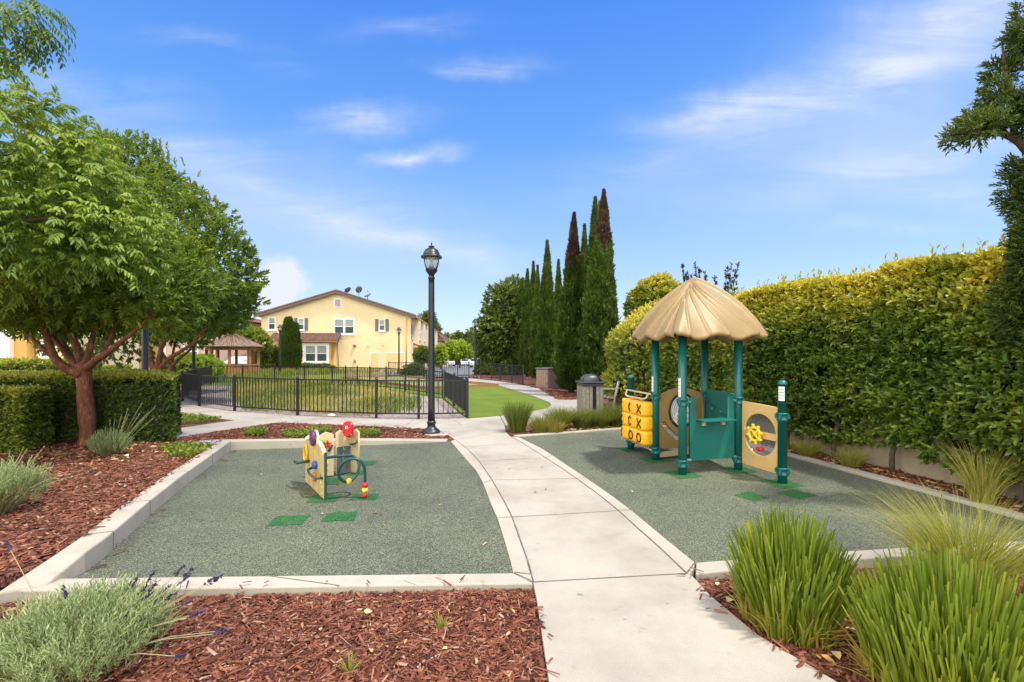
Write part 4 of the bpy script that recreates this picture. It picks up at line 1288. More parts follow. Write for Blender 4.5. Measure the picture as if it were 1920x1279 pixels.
for k in range(8):
    a = Vector((gx + 1.92 * math.cos(ang[k]), gd + 1.92 * math.sin(ang[k]), gz + 0.05))
    b = Vector((gx + 1.92 * math.cos(ang[(k + 1) % 8]), gd + 1.92 * math.sin(ang[(k + 1) % 8]), gz + 0.05))
    uvroof('roof_slope', [a, b, (gx, gd, gap), (gx, gd, gap)], 1.5, 2, gb, 0.05, 'shingle')
MB().lathe([(0.07, 0), (0.05, 0.06), (0.07, 0.1), (0.001, 0.2)], (gx, gd, gap + 0.02), 10).build('finial', 'cedar', gb)
MB().lathe([(1.7, -0.09), (1.7, 0.02), (0.001, 0.03)], (gx, gd, 0), 8).build('deck', 'oldwood', gb)

# ------------------------------------------------------------------ storage box, bin and bench
sb = thing('storage_box', 'taupe garden storage box with grey lid under the cypress trees', 'storage box', (1.58, 21.0, 0))
c0 = Vector((1.56, 20.95, 0)); cl = Vector((1.10, 21.62, 0)); cr = Vector((2.14, 21.5, 0))
hb = EYE + (HZ - 691) / F * 21.2
back = cl + cr - c0
MB().slab([c0[:2], cr[:2], back[:2], cl[:2]], hb - 0.05, 0.0).build('body', 'taupe', sb, 0.015)
def ridge(a, b, n, vertical):
    m = MB()
    r = (b - a).normalized()
    o = Vector((r.y, -r.x, 0))
    L = (b - a).length
    R = Matrix((r, o, Vector((0, 0, 1)))).transposed()
    for k in range(n):
        if vertical:
            m.box(a + r * L * (k + 0.5) / n + o * 0.008 + Vector((0, 0, hb * 0.47)), (L / n * 0.8, 0.016, hb * 0.82), R)
        else:
            m.box(a + r * L * 0.5 + o * 0.008 + Vector((0, 0, hb * (0.06 + 0.88 * (k + 0.5) / n))), (L * 0.88, 0.016, hb * 0.88 / n * 0.78), R)
    return m
dr_ = ridge(cl, c0, 6, True).build('door', 'taupe', sb)
r = (c0 - cl).normalized(); o = Vector((r.y, -r.x, 0))
for zz in (0.2, 0.65):
    MB().box(c0 - r * 0.03 + o * 0.03 + Vector((0, 0, zz)), (0.05, 0.03, 0.07)).build('hinge', 'greylid', dr_)
ridge(c0, cr, 7, False).build('side_panel', 'taupe', sb)
ex = lambda p: p + (p - (c0 + back) / 2).normalized() * 0.06
MB().slab([ex(c0)[:2], ex(cr)[:2], ex(back)[:2], ex(cl)[:2]], hb + 0.025, hb - 0.03).build('lid', 'greylid', sb, 0.012)

bd_ = 10.9
bx_, by_ = X(1106, bd_), bd_
bn = thing('litter_bin', 'square grey timber slatted litter bin with a dark domed lid', 'bin', (bx_, by_, 0))
R = Matrix.Rotation(0.12, 3, 'Z')
bo = Vector((bx_, by_, 0))
m = MB()
for sx, sy in ((0, -1), (0, 1), (-1, 0), (1, 0)):
    for k in range(6):
        if sy == -1 and k in (3,): continue
        u = (k - 2.5) * 0.079
        p = Vector((u, 0.225 * sy, 0.43)) if sy else Vector((0.225 * sx, u, 0.43))
        s = (0.072, 0.03, 0.78) if sy else (0.03, 0.072, 0.78)
        m.box(bo + R @ p, s, R, 1.0)
m.build('slat', 'oldwood', bn, 0.004)
MB().box(bo + Vector((0, 0, 0.42)), (0.40, 0.40, 0.74), R).build('liner', 'bin_liner', bn)
MB().box(bo + Vector((0, 0, 0.838)), (0.49, 0.49, 0.055), R).build('collar', 'bin_lid', bn, 0.01)
MB().box(bo + Vector((0, 0, 0.90)), (0.54, 0.54, 0.03), R).box(bo + Vector((0, 0, 0.875)), (0.46, 0.46, 0.03), R).build('rim', 'bin_lid', bn, 0.012)
m = MB()
vs, fs = [], []
nn, mm = 10, 24
for i in range(nn + 1):
    a = PI / 2 * i / nn
    for j in range(mm):
        b = 2 * PI * j / mm
        sq = 1.0 / max(abs(math.cos(b)), abs(math.sin(b))) ** 0.45
        vs.append(bo + R @ Vector((0.205 * math.cos(a) ** 0.7 * math.cos(b) * sq, 0.205 * math.cos(a) ** 0.7 * math.sin(b) * sq, 0.915 + 0.17 * math.sin(a))))
for i in range(nn):
    for j in range(mm):
        fs.append((i * mm + j, i * mm + (j + 1) % mm, (i + 1) * mm + (j + 1) % mm, (i + 1) * mm + j))
m.add(vs, fs, True).build('dome', 'bin_lid', bn)
me = plate([(-0.09, 0.0), (0.09, 0.0), (0.085, 0.07), (0.05, 0.11), (-0.05, 0.11), (-0.085, 0.07)], [], 0.02, bo + R @ Vector((0.232, -0.02, 0.925)), R @ Vector((0.0, 1, 0)), Vector((-0.35, 0, 1)), 0.002)
link('flap', me, 'bin_liner', bn)

be = thing('park_bench', 'silvered slatted wooden bench half hidden behind the litter bin', 'bench', (X(1128, 12.3), 12.3, 0))
# bench faces the path on its left: seat 0.43 m high, back to the right
bo = Vector((X(1122, 12.2), 12.2, 0))
r = Vector((0.25, 0.97, 0)).normalized()      # along the bench, away from the viewer
f = Vector((-0.97, 0.25, 0)).normalized()     # to the front
bo = Vector((X(1152, 12.2), 12.2, 0))
up = Vector((0, 0, 1))
m = MB()
for k in range(5):
    a = bo + f * (0.06 + k * 0.095) + up * (0.415 + 0.012 * k)
    m.bar(a - r * 0.04, a + r * 1.24, 0.075, 0.025)
m.build('seat', 'bench', be)
m = MB()
for z, k in ((0.565, 0.0), (0.655, -0.02), (0.755, -0.05)):
    a = bo + f * (-0.03 + k) + up * z
    m.bar(a + r * 0.035, a + r * 1.165, 0.025, 0.07)
m.build('backrest', 'bench', be)
for e in (0.0, 1.2):
    a = bo + r * e
    MB().bar(a + f * 0.45, a + f * 0.45 + up * 0.62, 0.06, 0.06).build('leg', 'bench', be)
    MB().tube([a - f * 0.0, a + up * 0.4, a - f * 0.11 + up * 0.84], 0.034, 6).build('leg', 'bench', be)
    MB().bar(a - f * 0.06 + up * 0.645, a + f * 0.52 + up * 0.645, 0.07, 0.035).build('armrest', 'bench', be)
MB().bar(bo + f * 0.46 + r * 0.03 + up * 0.36, bo + f * 0.46 + r * 1.17 + up * 0.36, 0.03, 0.08).build('rail', 'bench', be)

# ------------------------------------------------------------------ far cars
def make_car(label, loc, rz, paint='carwhite', van=False):
    t = thing('parked_car', label, 'car', (0, 0, 0))
    L, W, Hh = (4.4, 1.78, 1.45) if not van else (5.2, 1.95, 2.1)
    prof = [(-2.2, 0.35), (-2.2, 0.8), (-2.05, 0.92), (-1.1, 1.0), (-0.55, 1.42), (0.9, 1.45), (1.75, 1.02), (2.15, 0.95), (2.2, 0.35)] if not van else [(-2.6, 0.4), (-2.6, 0.95), (-1.9, 1.15), (-1.4, 2.0), (2.5, 2.08), (2.6, 1.2), (2.6, 0.4)]
    def side(y, tuck):
        return [(x, y * (1 - (tuck if z > 0.96 else 0) * (z - 0.9) * 0.5), z) for x, z in prof]
    n = len(prof)
    a, b = side(-W / 2, 0.4), side(W / 2, 0.4)
    m = MB().add(a + b, [tuple(range(n - 1, -1, -1)), tuple(range(n, 2 * n))] + [(i, (i + 1) % n, n + (i + 1) % n, n + i) for i in range(n)])
    m.build('body', paint, t, 0.06, seg=3)
    g = MB()
    if not van:
        for s in (-1, 1):
            g.add([(-1.0, s * W * 0.488, 1.0), (1.55, s * W * 0.488, 1.02), (0.85, s * W * 0.445, 1.40), (-0.5, s * W * 0.445, 1.38)], [(0, 1, 2, 3)])
        g.add([(-1.14, -0.75, 1.02), (-1.14, 0.75, 1.02), (-0.62, 0.68, 1.40), (-0.62, -0.68, 1.40)], [(0, 1, 2, 3)])
        g.add([(1.74, -0.75, 1.06), (1.74, 0.75, 1.06), (1.0, 0.68, 1.43), (1.0, -0.68, 1.43)], [(0, 1, 2, 3)])
    else:
        for s in (-1, 1):
            g.add([(-1.7, s * W * 0.485, 1.25), (2.3, s * W * 0.485, 1.3), (2.3, s * W * 0.455, 1.85), (-1.45, s * W * 0.455, 1.85)], [(0, 1, 2, 3)])
        g.add([(-1.86, -0.82, 1.25), (-1.86, 0.82, 1.25), (-1.5, 0.75, 1.9), (-1.5, -0.75, 1.9)], [(0, 1, 2, 3)])
    g.build('windows', 'carglass', t)
    for sx in (-1.35, 1.35):
        for s in (-1, 1):
            w = MB().tube([(sx, s * (W / 2 - 0.2), 0.32), (sx, s * (W / 2 + 0.02), 0.32)], 0.32, 18).build('wheel', 'tyre', t)
            MB().tube([(sx, s * (W / 2 + 0.02), 0.32), (sx, s * (W / 2 + 0.03), 0.32)], 0.19, 14).build('hubcap', 'vent', w)
    for s in (-1, 1):
        MB().box((-2.19 if not van else -2.6, s * 0.62, 0.72), (0.06, 0.34, 0.14)).build('headlight', 'sticker', t)
    t.location = loc
    t.rotation_euler = (0, 0, rz)
    return t
c1 = make_car('white parked car, left of the pair beneath the lime green tree', (X(844, 96), 96, T(96)), PI / 2 + 0.2)
c1.location = (X(843, 94), 94, T(94)); c1['group'] = 'white cars parked down the drive'
c2 = copy_thing(c1, (X(873, 102), 102, T(102)), PI / 2 - 0.1, 1.0, 'white parked car, right of the pair beneath the lime green tree')
c3 = copy_thing(c1, (X(893, 78), 78, T(78)), PI / 2, 1.0, 'white parked car mostly hidden behind the lantern post by the path')
make_car('white van parked far behind the near tree fork', (X(222, 44), 40, T(40)), 0.1, van=True)
make_car('dark parked car seen under the near tree branches', (X(178, 36), 35, T(35)), 0.0, 'cardark')
make_car('white parked car seen through the gazebo', (X(452, 46), 46, T(46)), 0.2)

# low notices on the tree trunk side and a white sign post far left
sg = thing('sign_post', 'small white post with a blank board by the far hedge', 'sign', (X(235, 26), 26, 0))
MB().box((X(235, 26), 26, 0.7), (0.06, 0.05, 1.4)).build('post', 'white', sg)
MB().box((X(235, 26), 25.96, 1.42), (0.42, 0.03, 0.16)).build('board', 'white', sg)

# utility lid beside the left kerb
ul = thing('utility_box', 'flat grey utility box lid with concrete rim by the kerb corner', 'utility box', (-4.95, 7.95, 0.1))
q = [(-5.25, 7.95), (-4.86, 7.98), (-4.90, 8.28), (-5.30, 8.2)]
q = [G(352, 835.5, 0.1)[:2], G(398, 835, 0.1)[:2], G(423, 825.5, 0.1)[:2], G(372, 828, 0.1)[:2]]
cx_, cy_ = sum(p[0] for p in q) / 4, sum(p[1] for p in q) / 4
MB().slab(q, 0.115, 0.05).build('rim', 'kerb', ul)
MB().slab([(cx_ + (p[0] - cx_) * 0.82, cy_ + (p[1] - cy_) * 0.82) for p in q], 0.122, 0.1).build('lid', 'box_concrete', ul)
# small white stone by the meadow fence
st = MB().ball((0, 0, 0), 0.06, 8)
x, y, _ = G(622, 780)
st.v = [(v[0] * 1.7 + x, v[1] + y, v[2] * 0.6 + 0.02) for v in st.v]
tag(st.build('stone', 'white'), 'small white stone lying at the foot of the meadow fence', 'stone')
# ------------------------------------------------------------------ the play tower
PA, PB, PC, PD, PE, PF = [Vector(p + (0,)) for p in ((1.934, 7.81), (2.101, 7.03), (2.204, 6.20), (3.04, 6.45), (2.98, 7.42), (3.262, 5.79))]
up = Vector((0, 0, 1))
pt = thing('play_tower', 'teal posted play tower with a beige thatch-look canopy and yellow noughts and crosses', 'play structure', (2.58, 6.78, 0))
PR = 0.053
def post(p, h, dome, sticker=None, nm='post'):
    m = MB()
    prof = [(PR, -0.05), (PR, h - PR if dome else h)]
    if dome:
        prof += [(PR * 1.06, h - PR), (PR * 1.06, h - PR * 0.8)] + [(PR * 1.06 * math.cos(a), h - PR * 0.8 + PR * 0.9 * math.sin(a)) for a in (0.4, 0.8, 1.2, 1.5)]
    m.lathe(prof, p, 20)
    o = m.build(nm, 'teal', pt)
    for z in (0.14, 0.93) if dome is False else ((0.14, 0.80) if p is PF else (0.12,)):
        m = MB()
        m.lathe([(PR + 0.001, z - 0.05), (PR + 0.014, z - 0.048), (PR + 0.014, z - 0.03), (PR + 0.006, z - 0.026), (PR + 0.006, z + 0.02), (PR + 0.016, z + 0.024), (PR + 0.016, z + 0.042), (PR + 0.001, z + 0.045)], p, 20)
        for a in (0.6, 2.2, 3.9, 5.3):
            m.box(p + Vector((math.cos(a) * (PR + 0.02), math.sin(a) * (PR + 0.02), z)), (0.025, 0.025, 0.05), Matrix.Rotation(a, 3, 'Z'))
        m.build('collar', 'teal', o)
    if sticker:
        a0, z0, z1, wd = sticker
        vs, fs = [], []
        for i in range(7):
            a = a0 + wd * (i / 6 - 0.5)
            for z in (z0, z1):
                vs.append(p + Vector((math.cos(a) * (PR + 0.002), math.sin(a) * (PR + 0.002), z)))
        fs = [(2 * i, 2 * i + 2, 2 * i + 3, 2 * i + 1) for i in range(6)]
        s = MB().add(vs, fs, True).build('sticker', 'sticker', o)
        m = MB()
        for k in range(4):
            zz = z0 + (z1 - z0) * (0.2 + 0.2 * k)
            vs = []
            for i in range(7):
                a = a0 + wd * 0.7 * (i / 6 - 0.5)
                for z in (zz - 0.006, zz + 0.006):
                    vs.append(p + Vector((math.cos(a) * (PR + 0.003), math.sin(a) * (PR + 0.003), z)))
            m.add(vs, fs, True)
        m.build('print', 'stickergrey', s)
    return o
post(PA, 1.205, True)
post(PB, 1.86, False, (-2.9, 1.0, 1.22, 1.0))
post(PC, 1.86, False, (-2.85, 1.0, 1.24, 1.0))
post(PD, 1.86, False)
post(PE, 1.86, False)
post(PF, 1.235, True, (-2.3, 0.99, 1.16, 1.3))
# canopy: four curved faces with a rolled edge and leaf-like raised ribs
cc = (PB + PC + PD + PE) / 4
corner = [PC, PD, PE, PB]
cen = Vector((cc.x, cc.y, 0))
RIM, APX = 1.835, 2.60
cor = [cen + (Vector((c.x, c.y, 0)) - cen) * 1.56 for c in corner]
veins = [(0.17, 0.55), (0.36, 0.34), (0.55, 0.19), (0.73, 0.09), (0.89, 0.04)]
def can_face(a, b, flip):
    nu, nv = 72, 56
    vs = []
    for i in range(nu + 1):
        u = i / nu
        for j in range(nv + 1):
            v = j / nv
            uu = 1 - u if flip else u
            bul = 1 + 0.10 * math.sin(PI * u) * v
            rim = a.lerp(b, u)
            p = cen + (rim - cen) * v * bul
            # dome profile: steep near the rim, pointed near the apex
            z = RIM + (APX - RIM) * (1 - 0.55 * v ** 1.0 - 0.45 * v ** 2.4)
            h = 0.0
            for e, s in veins:
                if v > s:
                    c = e * ((v - s) / (1 - s)) ** 0.72
                    d = (uu - c) * v * 1.45
                    h = max(h, 0.022 * math.exp(-(d / 0.013) ** 2))
            for q in (u, 1 - u):
                h = max(h, 0.03 * math.exp(-((q * v * 1.45) / 0.03) ** 2))
            z += h
            z += 0.030 * math.sin(u * PI * 5.0 + 0.6) * v ** 8 - 0.03 * v ** 10
            pn = (p - cen)
            p = p + (pn.normalized() * h if pn.length > 0.01 else Vector((0, 0, 0)))
            vs.append(Vector((p.x, p.y, z)))
    n1 = nv + 1
    fs = [(i * n1 + j, i * n1 + j + 1, (i + 1) * n1 + j + 1, (i + 1) * n1 + j) for i in range(nu) for j in range(nv)]
    # rolled lip and underside
    base = len(vs)
    for i in range(nu + 1):
        t = vs[i * n1 + nv]
        o = (t - Vector((cen.x, cen.y, t.z))).normalized()
        vs += [t + o * 0.012 - up * 0.02, t + o * 0.006 - up * 0.05, t - o * 0.05 - up * 0.06, t - o * 0.12 - up * 0.02, Vector((cen.x + (t.x - cen.x) * 0.45, cen.y + (t.y - cen.y) * 0.45, RIM + 0.32))]
    for i in range(nu):
        q, r_ = base + 5 * i, base + 5 * i + 5
        fs.append((i * n1 + nv, q, r_, (i + 1) * n1 + nv))
        for k in range(4):
            fs.append((q + k, q + k + 1, r_ + k + 1, r_ + k))
    return vs, fs
m = MB()
for k in range(4):
    v, f = can_face(cor[k], cor[(k + 1) % 4], k % 2 == 1)
    m.add(v, f, True)
co = m.build('canopy', 'canopy', pt)
bm = bmesh.new(); bm.from_mesh(co.data)
bmesh.ops.remove_doubles(bm, verts=bm.verts, dist=0.0012)
bmesh.ops.recalc_face_normals(bm, faces=bm.faces)
bm.to_mesh(co.data); bm.free()

# noughts and crosses: nine turning blocks between the two left posts
t0 = (PB - PA); tl = t0.length; td = t0.normalized()
nd = Vector((-0.978, -0.208, 0)) ; nd = Vector((td.y, -td.x, 0))
if nd.x > 0: nd = -nd
br_ = 0.128
marks = [['X', 'X', 'X'], ['X', 'C', 'X'], ['X', 'O', 'O']]
turn = [[0.75, 0.55, 0.0], [0.6, 0.3, 0.0], [0.75, 0.0, 0.0]]
for r in range(3):
    zc = 0.735 - r * 0.212
    for c in range(3):
        ctr = PA + td * (0.03 + (c + 0.5) * 0.262) + nd * 0.10 + up * zc
        m = MB()
        vs, fs = [], []
        hgt, nz, na = 0.104, 10, 24
        for i in range(nz + 1):
            w = -1 + 2 * i / nz
            rr = br_ * (1 - abs(w) ** 6 * 0.16)
            for j in range(na):
                a = 2 * PI * j / na
                sx, sy = math.cos(a), math.sin(a)
                k = (abs(sx) ** 3 + abs(sy) ** 3) ** (-1 / 3)
                vs.append(ctr + td * rr * sx * k + nd * rr * 0.85 * sy * k + up * hgt * w)
        for i in range(nz):
            for j in range(na):
                fs.append((i * na + j, i * na + (j + 1) % na, (i + 1) * na + (j + 1) % na, (i + 1) * na + j))
        fs += [tuple(range(na - 1, -1, -1)), tuple(nz * na + j for j in range(na))]
        blk = m.add(vs, fs, True).build('block', 'yellow', pt)
        bm = bmesh.new(); bm.from_mesh(blk.data); bmesh.ops.recalc_face_normals(bm, faces=bm.faces); bm.to_mesh(blk.data); bm.free()
        def wrap(u, v):
            a = PI / 2 - (u / br_) * 0.95 + turn[r][c]
            sx, sy = math.cos(a), math.sin(a)
            k = (abs(sx) ** 3 + abs(sy) ** 3) ** (-1 / 3)
            return ctr + td * br_ * sx * k * 1.005 + nd * br_ * 0.85 * sy * k * 1.005 + up * v
        mk = MB()
        s = 0.06
        if marks[r][c] == 'X':
            for sg in (-1, 1):
                mk.tube([wrap(-s + 2 * s * i / 10, sg * (-s + 2 * s * i / 10)) for i in range(11)], 0.0125, 6)
        else:
            a0, a1 = (0, 2 * PI) if marks[r][c] == 'O' else (0.7, 5.6)
            mk.tube([wrap(s * math.cos(a0 + (a1 - a0) * i / 24), s * math.sin(a0 + (a1 - a0) * i / 24)) for i in range(25)], 0.0125, 6, marks[r][c] != 'O')
        if (r, c) == (1, 1):
            for sg in (-1, 1):
                pass
        mk.build('mark', 'markbrown', blk)
hb_ = nd * 0.07
MB().tube([PA + hb_ - td * 0.07 + up * 0.965, PB + hb_ * 0.7 + up * 0.955], 0.014, 8).tube([PA + hb_ + td * 0.02 + up * 0.965, PA + hb_ * 1.5 + td * 0.03 + up * 0.895, PA + hb_ * 1.7 + td * 0.1 + up * 0.875, PB + hb_ * 1.7 - td * 0.16 + up * 0.875, PB + hb_ * 1.5 - td * 0.09 + up * 0.895, PB + hb_ - td * 0.08 + up * 0.955], 0.014, 8).build('rail', 'handle', pt)
MB().tube([PA + hb_ - td * 0.06 + up * 0.165, PB + hb_ * 0.6 + up * 0.135], 0.014, 8).tube([PB + hb_ - td * 0.08 + up * 0.14, PB + hb_ - td * 0.08 + up * 0.20], 0.012, 8).build('rail', 'handle', pt)

# brown maze board at the back
r, o, _ = frame3(PB, PE)
L = (PE - PB).length
def sm(pts):
    return pts
ol = [(0.05, 0.16), (0.02, 0.22), (0.03, 0.60), (0.06, 0.94)] + [(0.06 + (L - 0.12) * i / 14, 0.94 + 0.10 * math.sin(PI * i / 14)) for i in range(1, 14)] + [(L - 0.06, 0.94), (L - 0.03, 0.6), (L - 0.02, 0.22), (L - 0.05, 0.15), (L * 0.5, 0.13)]
def band(c, r0, r1, a0, a1, n=12):
    return [(c[0] + r0 * math.cos(a0 + (a1 - a0) * i / n), c[1] + r0 * math.sin(a0 + (a1 - a0) * i / n)) for i in range(n + 1)] + [(c[0] + r1 * math.cos(a1 + (a0 - a1) * i / n), c[1] + r1 * math.sin(a1 + (a0 - a1) * i / n)) for i in range(n + 1)]
slot = band((0.80, 1.02), 0.86, 0.79, -2.52, -1.95)
me = plate(ol, [slot], 0.03, PB + up * 0, r, up, 0.006, 2)
mb_ = link('maze_board', me, 'brown_tan', pt)
mc = (L * 0.505, 0.70)
def on(u, v, off):
    return PB + r * u + up * v + o * off
MB().add([on(mc[0] + 0.255 * math.cos(2 * PI * i / 40), mc[1] + 0.255 * math.sin(2 * PI * i / 40), 0.024) for i in range(40)], [tuple(range(40))]).build('maze_rim', 'slate', mb_)
rim = MB().tube([on(mc[0] + 0.25 * math.cos(2 * PI * i / 40), mc[1] + 0.25 * math.sin(2 * PI * i / 40), 0.026) for i in range(41)], 0.013, 8)
rim.build('maze_ring', 'metal_black', mb_)
wd_ = MB().add([on(mc[0] + 0.222 * math.cos(2 * PI * i / 40), mc[1] + 0.222 * math.sin(2 * PI * i / 40), 0.030) for i in range(40)], [tuple(range(40))]).build('maze_disc', 'white', mb_)
m = MB()
for k, rr in enumerate((0.205, 0.165, 0.125, 0.085, 0.045)):
    g0 = k * 1.9
    for s in range(2 + (k < 3)):
        n_ = 2 + (k < 3)
        a0 = g0 + 2 * PI * s / n_
        a1 = a0 + 2 * PI / n_ * 0.78
        m.tube([on(mc[0] + rr * math.cos(a0 + (a1 - a0) * i / 12), mc[1] + rr * math.sin(a0 + (a1 - a0) * i / 12), 0.031) for i in range(13)], 0.0045, 4)
        m.tube([on(mc[0] + rr * math.cos(a0), mc[1] + rr * math.sin(a0), 0.031), on(mc[0] + (rr - 0.04) * math.cos(a0), mc[1] + (rr - 0.04) * math.sin(a0), 0.031)], 0.0045, 4)
m.build('maze_line', 'metal_black', wd_)
m = MB()
for cc_, ra, a0, a1 in (((0.98, 1.10), 0.80, -3.1, -1.9), ((0.98, 1.10), 0.92, -3.0, -1.9), ((0.98, 1.10), 0.70, -2.9, -2.0)):
    pts = [(cc_[0] + ra * math.cos(a0 + (a1 - a0) * i / 16), cc_[1] + ra * math.sin(a0 + (a1 - a0) * i / 16)) for i in range(17)]
    pts = [p for p in pts if 0.05 < p[0] < L - 0.05 and 0.18 < p[1] < 0.95 and (p[0] - mc[0]) ** 2 + (p[1] - mc[1]) ** 2 > 0.27 ** 2]
    if len(pts) > 2:
        m.tube([on(p[0], p[1], 0.018) for p in pts], 0.006, 5)
m.build('raised_line', 'brown_tan', mb_)
q = on(mc[0] - 0.20, mc[1] - 0.14, 0.034); MB().ball(q, 0.016, 6).build('maze_bead', 'red', mb_)
me = plate([(0.06, 0.03), (L - 0.06, 0.03), (L - 0.06, 0.10), (0.06, 0.10)], [], 0.04, PB, r, up, 0.004)
link('bottom_rail', me, 'handle', pt)

# teal shop front between the two nearest posts
r, o, _ = frame3(PC, PD)
L = (PD - PC).length
ol = [(0.10, 0.165), (L - 0.075, 0.165), (L - 0.075, 0.96), (L - 0.085, 0.985), (L - 0.16, 0.985), (L - 0.17, 0.97), (L - 0.17, 0.70), (0.19, 0.67), (0.19, 0.96), (0.18, 0.985), (0.115, 0.985), (0.10, 0.96)]
sf_ = link('shop_front', plate(ol, [], 0.025, PC, r, up, 0.005), 'teal_panel', pt)
c = PC + r * (0.19 + (L - 0.17)) / 2 + up * 0.69 + o * 0.07
MB().box(c, (L - 0.38, 0.2, 0.022), Matrix((r, o, up)).transposed()).build('counter', 'teal_panel', sf_, 0.006)
m = MB()
for u in (0.30, L - 0.27):
    m.box(PC + r * u + up * 0.645 + o * 0.03, (0.05, 0.035, 0.06), Matrix((r, o, up)).transposed())
m.build('bracket', 'handle', sf_, 0.005)
m = MB()
for z in (0.18, 0.93):
    m.tube([PC + up * z + r * 0.05 + o * 0.02, PC + up * z + r * 0.11 + o * 0.02], 0.016, 8)
    m.tube([PD + up * z - r * 0.05 + o * 0.02, PD + up * z - r * 0.09 + o * 0.02], 0.016, 8)
m.build('clamp', 'vent', sf_)

# teal side board with a sloping hand slot
r, o, _ = frame3(PD, PE)
L = (PE - PD).length
ol = [(0.09, 0.30), (L - 0.08, 0.30), (L - 0.08, 1.01), (0.09, 1.01)]
hole = [(0.20, 0.585), (L - 0.20, 0.80), (L - 0.20, 0.72), (0.20, 0.50)]
sb_ = link('side_board', plate(ol, [], 0.025, PD, r, up, 0.005), 'teal_panel', pt)
m = MB().bar(PD + r * 0.12 + up * 0.60 - o * 0.02, PD + r * (L - 0.1) + up * 0.84 - o * 0.02, 0.03, 0.03).bar(PD + r * 0.12 + up * 0.60 + o * 0.02, PD + r * (L - 0.1) + up * 0.84 + o * 0.02, 0.03, 0.03)
m.build('sloping_batten', 'teal', sb_)
m = MB()
for u, v in ((0.2, 0.72), (0.45, 0.72), (0.7, 0.74), (0.4, 0.60)):
    for sgn in (-1, 1):
        m.ball(PD + r * u + up * v + o * 0.016 * sgn, 0.012, 5)
m.build('bolt', 'handle', sb_)
m = MB()
for k in range(4):
    q = PE + Vector((-0.12 + 0.03 * k, -0.08, 0.30 + 0.12 * (k % 2)))
    m.tube([q, q + Vector((0.02, 0.0, 0.09))], 0.02, 8)
m.build('chime', 'bright_yellow', pt)

# tan board with a bubble window and yellow wheel
r, o, _ = frame3(PD, PF)
L = (PF - PD).length
wc = (L * 0.53, 0.525)
ol = [(0.08, 0.10), (L - 0.06, 0.09), (L - 0.06, 0.90), (0.08, 0.93)]
R0 = 0.245
h1 = [(wc[0] + R0 * math.cos(a), wc[1] + 0.028 + R0 * 0.97 * math.sin(a)) for a in [0.06 + (PI - 0.12) * i / 24 for i in range(25)]]
h2 = [(wc[0] + R0 * math.cos(a), wc[1] - 0.028 - R0 * 0.97 * math.sin(a)) for a in [0.06 + (PI - 0.12) * i / 24 for i in range(25)]]
wb = link('window_board', plate(ol, [h1, h2], 0.022, PD, r, up, 0.004), 'tan', pt)
def onw(u, v, off):
    return PD + r * u + up * v + o * off
vs, fs = [], []
for i in range(9):
    a = PI / 2 * i / 8
    for j in range(28):
        b = 2 * PI * j / 28
        vs.append(onw(wc[0] + 0.262 * math.cos(a) * math.cos(b), wc[1] + 0.285 * math.cos(a) * math.sin(b), -0.014 - 0.15 * math.sin(a)))
for i in range(8):
    for j in range(28):
        fs.append((i * 28 + j, i * 28 + (j + 1) % 28, (i + 1) * 28 + (j + 1) % 28, (i + 1) * 28 + j))
MB().add(vs, fs, True).build('bubble', 'bubble', wb)
m = MB()
wx = (wc[0] - 0.04, wc[1] + 0.005)
m.tube([onw(wx[0] + 0.085 * math.cos(2 * PI * i / 24), wx[1] + 0.085 * math.sin(2 * PI * i / 24), 0.055) for i in range(25)], 0.019, 8, False)
for k in range(8):
    a = 2 * PI * k / 8 + 0.2
    m.tube([onw(wx[0] + 0.09 * math.cos(a), wx[1] + 0.09 * math.sin(a), 0.055), onw(wx[0] + 0.128 * math.cos(a), wx[1] + 0.128 * math.sin(a), 0.055)], [0.016, 0.022], 8)
for k in range(4):
    a = PI / 4 + k * PI / 2
    m.tube([onw(wx[0], wx[1], 0.055), onw(wx[0] + 0.085 * math.cos(a), wx[1] + 0.085 * math.sin(a), 0.055)], 0.013, 8)
m.tube([onw(wx[0], wx[1], 0.01), onw(wx[0], wx[1], 0.07)], 0.03, 10)
m.build('steering_wheel', 'bright_yellow', wb)
MB().ball(onw(wc[0] + 0.04, wc[1] - 0.175, 0.03), 0.034, 8).ball(onw(wc[0] - 0.02, wc[1] - 0.18, 0.02), 0.028, 8).build('knob', 'red', wb)
m = MB()
for k in range(10):
    a = 2 * PI * k / 10
    m.ball(onw(wc[0] + 0.285 * math.cos(a), wc[1] + 0.305 * math.sin(a), 0.012), 0.008, 4)
m.build('bolt', 'vent', wb)

# ------------------------------------------------------------------ toddler activity panel
ap_ = thing('activity_panel', 'small tan toddler activity panel with a looping bead tube and red topper', 'play panel', (-2.2, 5.8, 0))
Q0, Q1 = Vector((-2.48, 5.79, 0)), Vector((-1.99, 5.12, 0))
r, o, _ = frame3(Q0, Q1)     # o faces the camera-left side
L = (Q1 - Q0).length
def q_(u, v, off=0.0):
    return Q0 + r * u + up * v + o * off
ol = [(0, 0.02), (L, 0.0), (L, 0.505), (L - 0.10, 0.56), (L - 0.20, 0.595), (L - 0.28, 0.58), (L * 0.5, 0.63), (0.22, 0.60), (0.12, 0.585), (0.0, 0.52)]
sp = link('side_panel', plate(ol, [[(0.10, 0.10), (0.13, 0.10), (0.13, 0.19), (0.10, 0.19)], [(0.29, 0.10), (0.33, 0.10), (0.33, 0.30), (0.29, 0.30)], [(0.66, 0.14), (0.70, 0.14), (0.70, 0.25), (0.66, 0.25)]], 0.02, Q0, r, up, 0.003), 'board_side', ap_)
m = MB()
for u in (0.20, 0.41, 0.62):
    m.bar(q_(u, 0.03, 0.011), q_(u, 0.52, 0.011), 0.006, 0.004)
m.build('groove', 'markbrown', sp)
m = MB()
